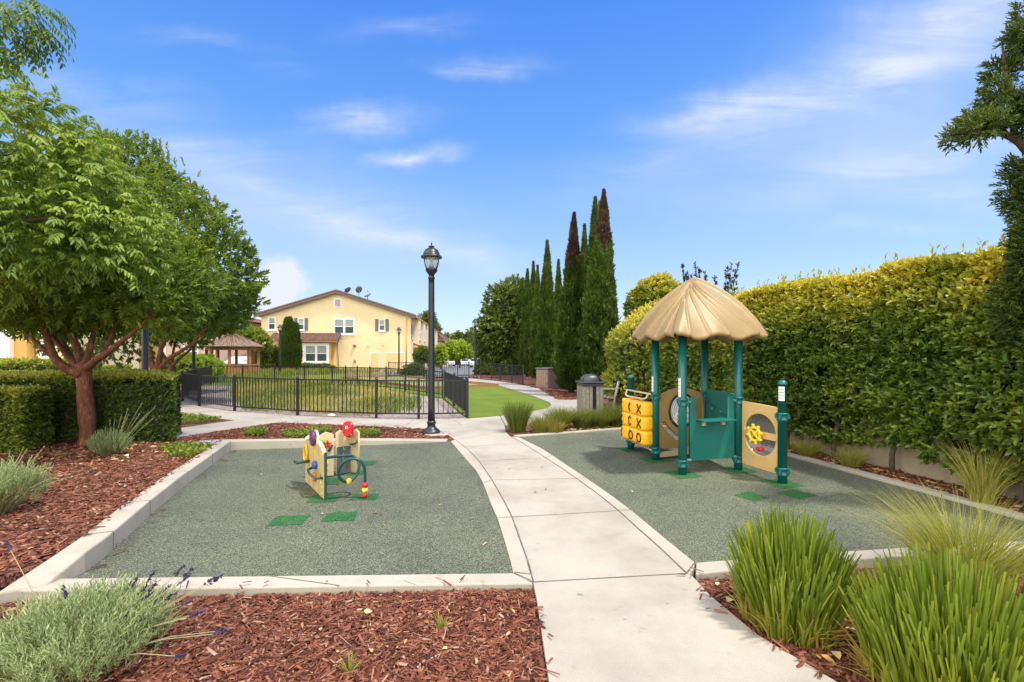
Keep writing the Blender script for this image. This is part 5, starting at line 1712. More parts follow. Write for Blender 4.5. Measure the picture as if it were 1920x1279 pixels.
for a, b in zip(ol[2:6], ol[3:6]):
    m.bar(q_(a[0], a[1] - 0.012, 0.014), q_(b[0], b[1] - 0.012, 0.014), 0.012, 0.035)
m.bar(q_(0.03, 0.535, 0.014), q_(0.2, 0.585, 0.014), 0.012, 0.04)
m.build('white_trim', 'white', sp)
MB().bar(q_(L + 0.006, 0.0), q_(L + 0.006, 0.505), 0.026, 0.014).build('edge_strip', 'dark_green', sp)
c = q_(L * 0.50, 0.60, 0.02)
def disc(c, axis, rad, th, n=28):
    axis = Vector(axis).normalized()
    return MB().tube([c - axis * th / 2, c - axis * th * 0.4, c + axis * th * 0.4, c + axis * th / 2], [rad * 0.92, rad, rad, rad * 0.92], n)
disc(c + o * 0.012, o, 0.088, 0.03).build('spin_wheel', 'purple', ap_)
disc(c - o * 0.03, o, 0.088, 0.02).build('spin_wheel', 'white', ap_)
m = MB()
c = q_(0.09, 0.37, 0.03)
m.tube([q_(0.09 + 0.065 * math.cos(2 * PI * i / 24), 0.37 + 0.10 * math.sin(2 * PI * i / 24), 0.03) for i in range(25)], 0.015, 8, False)
m.build('ring', 'yellow', sp)
MB().tube([q_(0.21, 0.30, 0), q_(0.21, 0.30, 0.09), q_(0.18, 0.29, 0.14), q_(0.10, 0.29, 0.15)], 0.017, 8).build('grip', 'dark_green', sp)
MB().tube([q_(0.78, 0.22, 0), q_(0.76, 0.225, 0.08), q_(0.60, 0.245, 0.11), q_(0.50, 0.27, 0.10), q_(0.46, 0.28, 0.02)], 0.014, 8).build('grip', 'dark_green', sp)
disc(q_(0.52, 0.315, 0.03), o, 0.045, 0.04).build('turner', 'blue', sp)
disc(q_(0.48, 0.175, 0.03), o, 0.05, 0.035).build('turner', 'orange', sp)
m = MB()
for k in range(6):
    m.tube([q_(0.43 + 0.02 * (k % 2), 0.36 + 0.03 * k, 0.011), q_(0.45 - 0.02 * (k % 2), 0.385 + 0.03 * k, 0.012)], 0.006, 5)
m.build('lace', 'bright_yellow', sp)
m = MB()
for u, v in ((0.05, 0.05), (0.3, 0.05), (0.55, 0.06), (0.75, 0.05), (0.75, 0.12), (0.05, 0.25), (0.75, 0.47)):
    m.ball(q_(u, v, 0.012), 0.01, 5)
m.build('bolt', 'bright_yellow', sp)
# three rear boards
def rear(a, b, h0, h1, hp, nm='rear_panel', zb=0.015):
    a, b = Vector(a + (0,)), Vector(b + (0,))
    r, o, _ = frame3(a, b)
    L = (b - a).length
    me = plate([(0, zb), (L, zb), (L, h1), (L * 0.62, hp), (0.0, h0)] if h1 >= h0 else [(0, zb), (L, zb), (L, h1), (L * 0.30, hp), (0.0, h0)], [], 0.02, a, r, up, 0.003)
    return link(nm, me, 'board', ap_), (lambda u, v, off=0.0: a + r * u + up * v + o * off), L, o
p2, f2, L2, o2 = rear((-2.48, 5.98), (-2.262, 6.09), 0.49, 0.535, 0.57)
disc(f2(L2 - 0.145, 0.455, 0.02), o2, 0.035, 0.03).build('turner', 'lime', p2)
m = MB()
c = f2(L2 - 0.075, 0.42, 0.03)
for k in range(5):
    a = 2 * PI * k / 5 + 0.3
    m.tube([c, c + Vector((math.cos(a) * 0.05, -0.01, math.sin(a) * 0.05))], [0.018, 0.008], 6)
m.build('spinner', 'red', p2)
MB().tube([f2(L2 - 0.02, 0.40, 0.03), f2(L2 - 0.07, 0.33, 0.05)], 0.014, 8).build('grip', 'metal_black', p2)
MB().tube([f2(L2 - 0.14, 0.26, 0.01), f2(L2 - 0.10, 0.22, 0.04), f2(L2 - 0.09, 0.16, 0.02)], 0.008, 6).build('string', 'dark_green', p2)
disc(f2(L2 - 0.09, 0.175, 0.02), o2, 0.024, 0.02).build('turner', 'bright_yellow', p2)
disc(f2(L2 - 0.105, 0.10, 0.02), o2, 0.032, 0.02).build('turner', 'lime', p2)
p3, f3, L3, o3 = rear((-2.250, 6.13), (-2.105, 6.26), 0.545, 0.50, 0.575)
MB().box(f3(L3 * 0.5, 0.19, 0.014), (L3 * 0.92, 0.012, 0.34), Matrix(((f3(1, 0) - f3(0, 0)).normalized(), o3, up)).transposed()).build('slate_board', 'slate', p3)
MB().tube([f3(L3 * 0.45, 0.36, 0.02), f3(L3 * 0.5, 0.30, 0.024), f3(L3 * 0.62, 0.34, 0.02)], 0.006, 5).tube([f3(L3 * 0.45, 0.28, 0.022), f3(L3 * 0.42, 0.12, 0.022)], 0.006, 5).build('drawing', 'lime', p3)
p4, f4, L4, o4 = rear((-2.098, 6.27), (-1.975, 6.20), 0.53, 0.545, 0.575)
MB().tube([f4(0.03, 0.385, 0.02), f4(0.035, 0.385, 0.05), f4(0.13, 0.40, 0.07), f4(0.16, 0.425, 0.05), f4(0.12, 0.435, 0.02)], 0.012, 8).build('grip', 'dark_green', p4)
rc = Vector((X(652.5, 6.12), 6.12, EYE + (HZ - 804) / F * 6.12))
me = plate([(-0.05, -0.09), (-0.065, -0.06), (-0.066, 0.05), (-0.05, 0.08), (-0.02, 0.094), (0.02, 0.094), (0.05, 0.08), (0.066, 0.05), (0.065, -0.06), (0.05, -0.09), (0.0, -0.098)], [], 0.035, rc, (1, -0.25, 0), up, 0.006)
tp = link('topper', me, 'red', ap_)
MB().box(rc + Vector((0.0, 0.06, -0.09)), (0.05, 0.10, 0.05)).build('topper_mount', 'red', tp)
n4 = Vector((-0.25, -1, 0)).normalized()
disc(rc + n4 * 0.022 + Vector((-0.005, 0, 0.018)), n4, 0.021, 0.01).build('eye', 'white', tp)
disc(rc + n4 * 0.029 + Vector((0.004, 0, 0.016)), n4, 0.011, 0.006).build('pupil', 'red', tp)
m = MB()
for sx, sz in ((-0.06, 0.06), (0.06, 0.06), (-0.058, -0.07), (0.058, -0.07)):
    m.ball(rc + n4 * 0.018 + Vector((sx, -sx * 0.25, sz)), 0.008, 5)
m.build('bolt', 'white', tp)
# bead tube
def tz(py, d): return EYE + (HZ - py) / F * d
path_ = [(611, 858.5, 5.13), (630, 856, 5.22), (652, 854.3, 5.30), (661, 855.5, 5.33), (668, 860, 5.34), (672.5, 868, 5.33), (672.5, 878, 5.31), (669, 889, 5.28), (663, 897.5, 5.24), (654, 903, 5.2), (645.5, 903.2, 5.17), (637.5, 897, 5.14), (634.5, 886, 5.12), (638, 874.5, 5.11), (646, 865.5, 5.11), (656, 861, 5.12), (667, 860.5, 5.13), (676, 864.5, 5.14), (682, 873, 5.15), (684.3, 884, 5.16), (684.3, 905, 5.17), (684.3, 934, 5.18)]
pts = [Vector((X(a, d), d, tz(b, d))) for a, b, d in path_]
pts[-1].z = -0.02
sm_ = []
for i in range(len(pts) - 1):
    p0, p1, p2_, p3_ = pts[max(0, i - 1)], pts[i], pts[i + 1], pts[min(len(pts) - 1, i + 2)]
    for k in range(4):
        t = k / 4
        sm_.append(0.5 * ((2 * p1) + (p2_ - p0) * t + (2 * p0 - 5 * p1 + 4 * p2_ - p3_) * t * t + (3 * p1 - p0 - 3 * p2_ + p3_) * t ** 3))
sm_.append(pts[-1])
bt = MB().tube(sm_, 0.0155, 10).build('bead_tube', 'dark_green', ap_)
def bead(px, py, d, mat, rad=0.032):
    MB().ball((X(px, d), d, tz(py, d)), rad, 10).build('bead', mat, bt)
bead(654, 902.5, 5.2, 'bright_yellow')
bead(684.3, 909.5, 5.17, 'red'); bead(684.3, 918.5, 5.175, 'bright_yellow'); bead(684.3, 927.8, 5.18, 'red')
# ------------------------------------------------------------------ hedges
def hedge_face(y): return 5.12 - 0.22 * (y - 4.5)
hg = thing('laurel_hedge', 'long tall laurel hedge with yellow new growth, behind the play tower', 'hedge', (hedge_face(7), 7, 0))
def hedge_pts(n):
    """face, top and far side of the hedge; returns points, outward directions, height"""
    y = 2.6 + RNG.random(n) ** 0.8 * 9.6
    s = RNG.random(n) ** 0.95 * 2.2
    zb, zt, w = 0.36, 2.55, 1.3
    bulge = 0.10 * np.sin(y * 2.1) + 0.07 * np.sin(y * 4.7 + 1.0)
    z = np.where(s < 1.5, zb + (zt - zb) * s / 1.5, zt + 0.10 * np.sin((s - 1.5) / 0.7 * PI))
    fr = np.clip((z - zb) / (zt - zb), 0, 1)
    inset = np.where(s < 1.5, 0.22 * (fr - 0.45) ** 2 * 2.2 + 0.16 * np.clip(fr - 0.8, 0, 1) ** 1.2 * 3, 0.10 + (s - 1.5) / 0.7 * w)
    x = hedge_face(y) + inset + bulge
    p = np.stack([x, y, z], 1)
    p[:, 2] += 0.07 * lumps(p, 1.3, 3.0) * (s > 1.3)
    p[:, 2] += np.where(s < 0.12, -RNG.random(n) * 0.10 + 0.10 * np.sin(y * 3.3), 0)
    p[:, 0] += 0.09 * lumps(p, 1.9) + 0.05 * lumps(p, 4.3, 2.0)
    d = np.stack([np.where(s < 1.5, -1.0, -0.25), np.full(n, -0.12), np.where(s < 1.5, 0.15 + 0.5 * fr, 1.2)], 1)
    return p, nrm(d), fr
fb = FB()
for layer, n in ((0.0, 13500), (0.13, 8000)):
    p, d, fr = hedge_pts(n)
    p[:, 0] += layer * 1.0
    p[:, 0] += RNG.random(n) * 0.10
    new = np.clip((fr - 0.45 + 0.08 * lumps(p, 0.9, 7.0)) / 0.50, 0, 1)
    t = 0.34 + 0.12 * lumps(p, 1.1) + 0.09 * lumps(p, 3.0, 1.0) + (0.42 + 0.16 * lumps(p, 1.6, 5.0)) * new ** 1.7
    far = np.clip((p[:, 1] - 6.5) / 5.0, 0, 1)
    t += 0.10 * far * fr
    d = nrm(d + RNG.normal(size=(n, 3)) * 0.55 + np.array([0, 0, 0.25]))
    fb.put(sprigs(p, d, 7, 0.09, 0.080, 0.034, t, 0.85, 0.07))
# long shoots above the top
p, d, fr = hedge_pts(5200)
k = fr > 0.985
p = p[k][:190]
n = len(p)
hh = RNG.uniform(0.10, 0.28, n)
fb.put(sprigs(p, nrm(np.stack([RNG.normal(size=n) * 0.2, RNG.normal(size=n) * 0.2, np.ones(n)], 1)), 8, 0.25, 0.055, 0.024, np.full(n, 0.62), 0.6, 0.10))
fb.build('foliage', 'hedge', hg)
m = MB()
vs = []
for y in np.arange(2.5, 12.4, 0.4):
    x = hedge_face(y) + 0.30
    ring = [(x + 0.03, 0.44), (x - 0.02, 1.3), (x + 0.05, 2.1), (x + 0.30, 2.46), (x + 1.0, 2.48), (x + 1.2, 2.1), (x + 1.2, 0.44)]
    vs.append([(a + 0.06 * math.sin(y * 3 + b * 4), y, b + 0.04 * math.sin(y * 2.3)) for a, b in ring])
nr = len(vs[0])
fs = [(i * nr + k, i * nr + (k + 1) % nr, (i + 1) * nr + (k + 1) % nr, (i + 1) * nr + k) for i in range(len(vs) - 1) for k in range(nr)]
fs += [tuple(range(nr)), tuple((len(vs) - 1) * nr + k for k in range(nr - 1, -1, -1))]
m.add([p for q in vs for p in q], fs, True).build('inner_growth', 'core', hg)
for y in (4.6, 5.35, 6.2, 7.05, 7.9, 8.8, 9.7, 10.6):
    x = hedge_face(y) + 0.16
    MB().tube([(x, y, -0.02), (x + 0.02, y + 0.02, 0.25), (x + 0.05, y - 0.03, 0.55), (x + 0.14, y, 1.0)], [0.034, 0.03, 0.028, 0.02], 8).build('stem', 'bark', hg)
wl = thing('garden_wall', 'low tan rendered wall showing beneath the tall laurel hedge', 'wall', (hedge_face(7) + 0.5, 7, 0))
m = MB()
pts = [(hedge_face(y) + 0.42, y) for y in (2.5, 4.5, 7.0, 9.5, 12.0)]
for a, b in zip(pts, pts[1:]):
    e = (Vector(b) - Vector(a)).normalized() * 0.004
    m.bar((a[0] + e.x, a[1] + e.y, 0.28), (b[0], b[1], 0.28), 0.18, 0.62)
m.build('coping_wall', 'wall_tan', wl)

def bush(name, label, cat, blobs, n, mat, L, W, k=7, stem=0.1, t0=0.4, core=0.82, topnew=0.0, group=None, spread=0.9, seed=0.0, up=0.3, shell=0.25, rough=0.16):
    c = blobs[0][0]
    t = thing(name, label, cat, (c[0], c[1], 0 if c[1] < 32 else T(c[1])), 0, group)
    p, d = blob_pts(blobs, n, shell, seed, rough)
    z0, z1 = p[:, 2].min(), p[:, 2].max()
    fr = (p[:, 2] - z0) / (z1 - z0)
    d2 = nrm(d + RNG.normal(size=d.shape) * 0.5 + np.array([0, 0, up]))
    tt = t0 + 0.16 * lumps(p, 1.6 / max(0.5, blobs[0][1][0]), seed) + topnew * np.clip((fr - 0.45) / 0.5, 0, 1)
    fb = FB().put(sprigs(p, d2, k, stem, L, W, tt, spread, 0.1))
    fb.build('foliage', mat, t)
    if core:
        blob_core('inner_growth', blobs, core, t)
    return t
bush('laurel_bush', 'rounded golden green laurel bush where the tall hedge ends, behind the bench', 'bush',
     [((4.05, 13.2, 1.45), (1.45, 1.2, 1.40)), ((3.65, 12.9, 0.75), (1.15, 1.0, 0.85)), ((4.5, 12.6, 1.75), (1.1, 0.9, 1.15))], 9500, 'hedge', 0.078, 0.033, 6, 0.1, 0.50, 0.80, 0.32)

def box_foliage(base, hgt, n, mat, L, W, t0, name, label, parent_cat='hedge', top=0.35, core=True, topmesh=None):
    """clipped hedge over a quad footprint"""
    t = thing(name, label, parent_cat, (base[0][0], base[0][1], 0))
    q = [np.array(b) for b in base]
    per = [np.linalg.norm(q[(i + 1) % 4] - q[i]) for i in range(4)]
    areas = [a * hgt[1] for a in per] + [per[0] * per[1] * 1.0]
    cnt = RNG.multinomial(n, np.array(areas) / sum(areas))
    P_, D_, F_ = [], [], []
    ctr = sum(q) / 4
    for i in range(4):
        k = cnt[i]
        s, z = RNG.random(k), RNG.random(k)
        a = q[i][None] * (1 - s)[:, None] + q[(i + 1) % 4][None] * s[:, None]
        e = q[(i + 1) % 4] - q[i]
        o = np.array([e[1], -e[0]]); o /= np.linalg.norm(o)
        if np.dot(o, q[i] - ctr) < 0: o = -o
        jit = RNG.random(k) * 0.09
        P_.append(np.concatenate([a - o * jit[:, None], (hgt[0] + z * hgt[1])[:, None]], 1))
        D_.append(np.tile(np.array([[o[0], o[1], 0.25]]), (k, 1))); F_.append(z)
    k = cnt[4]
    u, v = RNG.random(k), RNG.random(k)
    a = (q[0] * (1 - u)[:, None] + q[1] * u[:, None]) * (1 - v)[:, None] + (q[3] * (1 - u)[:, None] + q[2] * u[:, None]) * v[:, None]
    P_.append(np.concatenate([a, (hgt[0] + hgt[1] - RNG.random(k) * 0.06)[:, None]], 1))
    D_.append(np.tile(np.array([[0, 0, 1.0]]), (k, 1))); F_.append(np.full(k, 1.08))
    p, d, f = np.concatenate(P_), np.concatenate(D_), np.concatenate(F_)
    p = p + nrm(d) * (0.045 * lumps(p, 2.2) + 0.03 * lumps(p, 6.0, 1.0))[:, None]
    d = nrm(d + RNG.normal(size=d.shape) * 0.6)
    tt = t0 + 0.14 * lumps(p, 2.0, 2.0) + top * np.clip((f - 0.93) / 0.12, 0, 1)  # top leaves tinted yellower: sunlight on the top is put into the colour
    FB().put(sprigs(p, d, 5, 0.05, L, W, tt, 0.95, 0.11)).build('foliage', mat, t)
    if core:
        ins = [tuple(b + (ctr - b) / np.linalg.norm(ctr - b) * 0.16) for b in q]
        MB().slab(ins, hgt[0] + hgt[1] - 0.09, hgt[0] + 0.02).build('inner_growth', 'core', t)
    return t
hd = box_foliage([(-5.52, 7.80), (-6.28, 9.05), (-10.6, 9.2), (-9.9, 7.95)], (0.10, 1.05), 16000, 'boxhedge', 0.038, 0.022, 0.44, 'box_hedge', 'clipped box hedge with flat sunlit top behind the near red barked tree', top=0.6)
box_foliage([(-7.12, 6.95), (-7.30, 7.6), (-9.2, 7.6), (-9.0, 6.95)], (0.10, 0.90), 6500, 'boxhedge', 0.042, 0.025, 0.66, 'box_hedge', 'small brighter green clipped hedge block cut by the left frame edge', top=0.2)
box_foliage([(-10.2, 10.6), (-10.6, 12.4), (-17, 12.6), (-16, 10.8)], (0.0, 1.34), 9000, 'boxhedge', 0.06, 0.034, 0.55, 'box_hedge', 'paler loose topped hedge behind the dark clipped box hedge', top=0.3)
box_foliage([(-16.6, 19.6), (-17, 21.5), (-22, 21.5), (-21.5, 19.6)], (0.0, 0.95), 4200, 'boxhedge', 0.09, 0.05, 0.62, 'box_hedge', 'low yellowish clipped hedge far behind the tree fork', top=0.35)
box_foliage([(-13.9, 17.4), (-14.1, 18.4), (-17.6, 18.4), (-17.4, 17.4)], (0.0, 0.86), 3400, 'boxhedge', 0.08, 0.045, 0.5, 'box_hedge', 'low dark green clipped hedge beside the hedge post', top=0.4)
bush('yellow_shrub', 'bright yellow green shrub behind the fence, left of the gazebo', 'bush', [((X(350, 25), 25, 0.75), (1.3, 0.8, 0.65)), ((X(385, 26), 26, 0.65), (0.8, 0.7, 0.6))], 1700, 'limetree', 0.16, 0.045, 7, 0.16, 0.62, 0.7)

# ------------------------------------------------------------------ trees
def limb(m, pts, r0, r1, wob=0.03, n=9):
    """smooth tapering limb through points"""
    P_ = [Vector(p) for p in pts]
    out = []
    for i in range(len(P_) - 1):
        a, b, c, d = P_[max(0, i - 1)], P_[i], P_[i + 1], P_[min(len(P_) - 1, i + 2)]
        for k in range(5):
            t = k / 5
            out.append(0.5 * ((2 * b) + (c - a) * t + (2 * a - 5 * b + 4 * c - d) * t * t + (3 * b - a - 3 * c + d) * t ** 3))
    out.append(P_[-1])
    N_ = len(out)
    rr = [r0 + (r1 - r0) * (i / (N_ - 1)) ** 0.8 * 1.0 for i in range(N_)]
    rr = [r * RNG.uniform(0.93, 1.08) for r in rr]
    out = [p + Vector(RNG.normal(size=3)) * wob * r1 if 0 < i < N_ - 1 else p for i, p in enumerate(out)]
    m.tube(out, rr, n)
    return out

def crown_leaves(fb, blobs, n, k, stem, L, W, t0, seed=0.0, shell=0.45, up=0.35, spread=0.9, top=0.15, rough=0.2, tj=0.1, freq=1.4):
    p, d = blob_pts(blobs, n, shell, seed, rough, freq)
    z0, z1 = p[:, 2].min(), p[:, 2].max()
    fr = (p[:, 2] - z0) / (z1 - z0)
    d2 = nrm(d + RNG.normal(size=d.shape) * 0.55 + np.array([0, 0, up]))
    tt = t0 + 0.18 * lumps(p, 1.2, seed) + 0.08 * lumps(p, 3.1, seed) + top * fr  # tint rises with height: the lit crown top is put into the colour
    fb.put(sprigs(p, d2, k, stem, L, W, tt, spread, tj))

# near red barked tree
t = thing('strawberry_tree', 'nearest tree with thick red peeling bark trunk and forked limbs beside the box hedge', 'tree', (-6.72, 7.6, 0.1))
m = MB()
D1 = 7.6
def q3(px, py, d=D1): return P(px, py, d)
base = Vector(q3(166, 834))
limb(m, [base + Vector((0.0, 0, -0.06)), Vector(q3(165, 800)), Vector(q3(161, 750)), Vector(q3(158, 712)), Vector(q3(157, 690))], 0.118, 0.100, 0.0, 16)
m.tube([base + Vector((0, 0, -0.1)), base + Vector((0, 0, 0.03)), base + Vector((0, 0, 0.12))], [0.16, 0.138, 0.115], 16)
m.tube([Vector(q3(157, 697)), Vector(q3(158, 686)), Vector(q3(160, 678))], [0.10, 0.115, 0.05], 14)
m.build('trunk', 'bark_red', t)
m = MB()
limb(m, [q3(152, 702, 7.55), q3(122, 690, 7.45), q3(102, 670, 7.4), q3(90, 640, 7.4), q3(80, 605, 7.4), q3(66, 560, 7.4), q3(50, 500, 7.3)], 0.080, 0.030)
limb(m, [q3(99, 668, 7.4), q3(78, 652, 7.35), q3(58, 632, 7.3), q3(38, 608, 7.3), q3(10, 585, 7.2)], 0.042, 0.016)
limb(m, [q3(150, 690, 7.6), q3(130, 672, 7.7), q3(112, 648, 7.75), q3(85, 618, 7.8), q3(55, 588, 7.9), q3(20, 560, 8.0)], 0.058, 0.022)
limb(m, [q3(153, 688, 7.65), q3(147, 660, 7.7), q3(136, 632, 7.7), q3(118, 605, 7.75), q3(100, 575, 7.8), q3(90, 520, 7.8)], 0.062, 0.026)
limb(m, [q3(160, 686, 7.6), q3(168, 655, 7.7), q3(176, 625, 7.8), q3(190, 590, 7.9), q3(200, 530, 8.0)], 0.058, 0.026)
limb(m, [q3(162, 690, 7.55), q3(185, 672, 7.45), q3(210, 655, 7.4), q3(236, 634, 7.35), q3(262, 612, 7.35), q3(292, 588, 7.3)], 0.062, 0.018)
limb(m, [q3(214, 653, 7.4), q3(240, 632, 7.45), q3(258, 618, 7.5), q3(285, 600, 7.6)], 0.032, 0.014)
limb(m, [q3(188, 670, 7.5), q3(205, 640, 7.6), q3(216, 610, 7.7), q3(228, 575, 7.8)], 0.035, 0.016)
limb(m, [q3(140, 680, 7.7), q3(118, 640, 7.9), q3(100, 612, 8.1), q3(82, 585, 8.2)], 0.036, 0.016)
m.build('limb', 'bark_red', t)
fb = FB()
bl = [(q3(140, 545, 7.8), (1.35, 1.2, 0.72)), (q3(20, 545, 7.8), (1.1, 1.1, 0.68)), (q3(270, 545, 7.7), (0.85, 1.0, 0.60)), (q3(180, 440, 7.9), (1.2, 1.1, 0.8)), (q3(320, 520, 8.2), (0.62, 0.8, 0.62))]
crown_leaves(fb, bl, 7000, 8, 0.12, 0.092, 0.030, 0.50, 1.0, 0.8, 0.3, 0.8, 0.2)
fb.build('crown', 'arbutus', t)

# second red barked tree behind, the one with the round right-hand outline
def arb(label, px, d, base_y, blobs, n, seed, limbs, L=0.15, W=0.052, t0=0.38, cb=True):
    t = thing('strawberry_tree', label, 'tree', (X(px, d), d, 0), 0, 'red barked strawberry trees')
    m = MB()
    b = Vector((X(px, d), d, 0))
    for l, r0, r1 in limbs:
        limb(m, [(X(a, d + e), d + e, EYE + (HZ - z) / F * (d + e)) for a, z, e in l], r0, r1)
    m.build('trunk', 'bark_red', t)
    fb = FB()
    crown_leaves(fb, blobs, n, 9, 0.17, L, W, t0, seed, 0.55, 0.4, 0.85, 0.22, 0.34, 0.1, 2.0)
    # upright shoots along the top
    p, dd = blob_pts(blobs, 900, 0.1, seed, 0.2)
    k = dd[:, 2] > 0.35
    p = p[k]
    if len(p):
        fb.put(sprigs(p, nrm(np.stack([RNG.normal(size=len(p)) * 0.25, RNG.normal(size=len(p)) * 0.25, np.ones(len(p))], 1)), 8, 0.32, L * 0.9, W * 0.9, np.full(len(p), t0 + 0.22), 0.6, 0.15))
    fb.build('crown', 'arbutus', t)
    return t
d = 14.5
arb('round crowned red barked tree against the sky, overlapping the gazebo', 290, d, 760,
    [((X(250, d), d, 5.1), (2.4, 2.3, 2.7)), ((X(150, d), d, 5.6), (1.9, 1.9, 1.9)), ((X(350, d), d, 4.2), (1.75, 1.8, 1.85)), ((X(425, d), d, 3.75), (0.95, 1.2, 1.15)), ((X(180, d), d, 3.6), (2.1, 2.1, 2.1)), ((X(340, d), d, 3.0), (1.7, 1.7, 0.95)), ((X(252, d), d, 7.3), (0.75, 0.75, 0.75))],
    8200, 4.0, [([(292, 765, 0), (292, 715, 0), (293, 694, 0)], 0.17, 0.14), ([(293, 700, 0), (282, 675, 0.1), (276, 650, 0.2), (262, 610, 0.3), (250, 540, 0.3)], 0.11, 0.05), ([(293, 698, 0), (300, 668, -0.1), (304, 645, -0.2), (320, 600, -0.2)], 0.10, 0.04), ([(295, 696, 0), (318, 672, -0.1), (340, 658, -0.2), (365, 640, -0.3), (390, 610, -0.3)], 0.08, 0.03), ([(291, 690, 0), (270, 672, 0.4), (250, 655, 0.6)], 0.06, 0.03)])
d = 18.5
arb('smaller red barked tree with spreading fork behind the curved fence', 322, d, 740,
    [((X(330, d), d, 3.2), (2.2, 1.8, 1.3)), ((X(385, d), d, 3.35), (1.3, 1.4, 0.95)), ((X(415, d), d, 3.4), (0.7, 1.0, 0.8))], 3600, 9.0,
    [([(322, 740, 0), (322, 700, 0), (322, 686, 0)], 0.15, 0.12), ([(322, 690, 0), (308, 668, 0), (296, 645, 0)], 0.08, 0.04), ([(322, 688, 0), (336, 672, 0), (352, 660, 0), (372, 640, 0)], 0.08, 0.035), ([(322, 688, 0), (325, 660, 0.2), (330, 630, 0.3)], 0.07, 0.03)], 0.14, 0.045, 0.5)
d = 27.0
arb('far red barked tree framed by the near tree fork', 192, d, 715,
    [((X(195, d), d, 2.9), (2.8, 2.0, 1.2)), ((X(260, d), d, 3.3), (2.2, 2.0, 1.2)), ((X(120, d), d, 3.3), (2.2, 2.0, 1.2))], 2600, 12.0,
    [([(192, 715, 0), (192, 690, 0), (191, 676, 0)], 0.16, 0.13), ([(191, 680, 0), (170, 655, 0), (150, 640, 0)], 0.09, 0.05), ([(191, 680, 0), (215, 655, 0), (240, 640, 0)], 0.09, 0.05)], 0.19, 0.065, 0.6)

# pistache with hanging compound leaves, trunk just outside the frame
t = thing('pistache_tree', 'pale green tree with drooping feathery leaves over the left edge of the lawn bed', 'tree', (-8.2, 5.6, 0.1))
m = MB()
limb(m, [(-8.2, 5.6, 0.0), (-8.15, 5.6, 1.0), (-8.0, 5.65, 2.0)], 0.14, 0.11)
limb(m, [(-8.05, 5.65, 1.8), (-7.4, 5.8, 2.6), (-6.6, 6.0, 3.1), (-5.6, 6.1, 3.3)], 0.08, 0.02)
limb(m, [(-8.05, 5.65, 1.9), (-7.6, 5.7, 3.0), (-7.0, 5.8, 4.0), (-6.6, 5.9, 4.6)], 0.09, 0.02)
limb(m, [(-8.0, 5.65, 2.0), (-7.9, 5.6, 3.4), (-7.3, 5.5, 4.6), (-6.5, 5.4, 5.35), (-5.9, 5.3, 5.45)], 0.08, 0.012)
m.build('trunk', 'bark', t)
bl = [((-6.55, 6.1, 3.55), (1.05, 0.9, 0.85)), ((-5.7, 6.2, 3.15), (0.85, 0.8, 0.5)), ((-7.0, 6.0, 4.1), (0.75, 0.8, 0.85)), ((-6.6, 6.0, 2.75), (0.85, 0.8, 0.42)), ((-5.25, 6.3, 2.95), (0.55, 0.6, 0.35)), ((-7.3, 5.9, 3.0), (0.8, 0.8, 0.8)), (P(45, 265, 6.0), (0.62, 0.8, 0.62)), (P(135, 345, 6.2), (0.62, 0.7, 0.52)), (P(215, 420, 6.3), (0.5, 0.6, 0.42)), (P(-60, 220, 6.0), (0.8, 0.8, 0.8))]
p, dd = blob_pts(bl, 4600, 0.55, 6.0, 0.34, 1.9)
tt = 0.36 + 0.26 * lumps(p, 2.0, 2.0) + 0.22 * (p[:, 2] - 2.4) / 2.4 + RNG.normal(size=len(p)) * 0.1
d2 = nrm(dd * np.array([1, 1, 0.4]) + RNG.normal(size=dd.shape) * 0.4 + np.array([0.2, -0.1, 0.35]))
fb = FB().put(rachis(p, d2, 5, 0.20, 0.090, 0.027, tt, 0.6))
bl2 = [(P(20, 62, 5.4), (0.20, 0.3, 0.17)), (P(68, 52, 5.4), (0.16, 0.25, 0.08)), (P(12, 100, 5.4), (0.10, 0.2, 0.12)), (P(5, 125, 5.4), (0.03, 0.1, 0.05)), (P(30, 20, 5.4), (0.4, 0.3, 0.16))]
p, dd = blob_pts(bl2, 130, 0.9, 6.0, 0.2)
fb.put(rachis(p, nrm(dd * np.array([1, 1, 0.2]) + np.array([0.5, 0, -0.2])), 5, 0.17, 0.07, 0.026, np.full(len(p), 0.12), 1.1))
fb.build('crown', 'pistache', t)

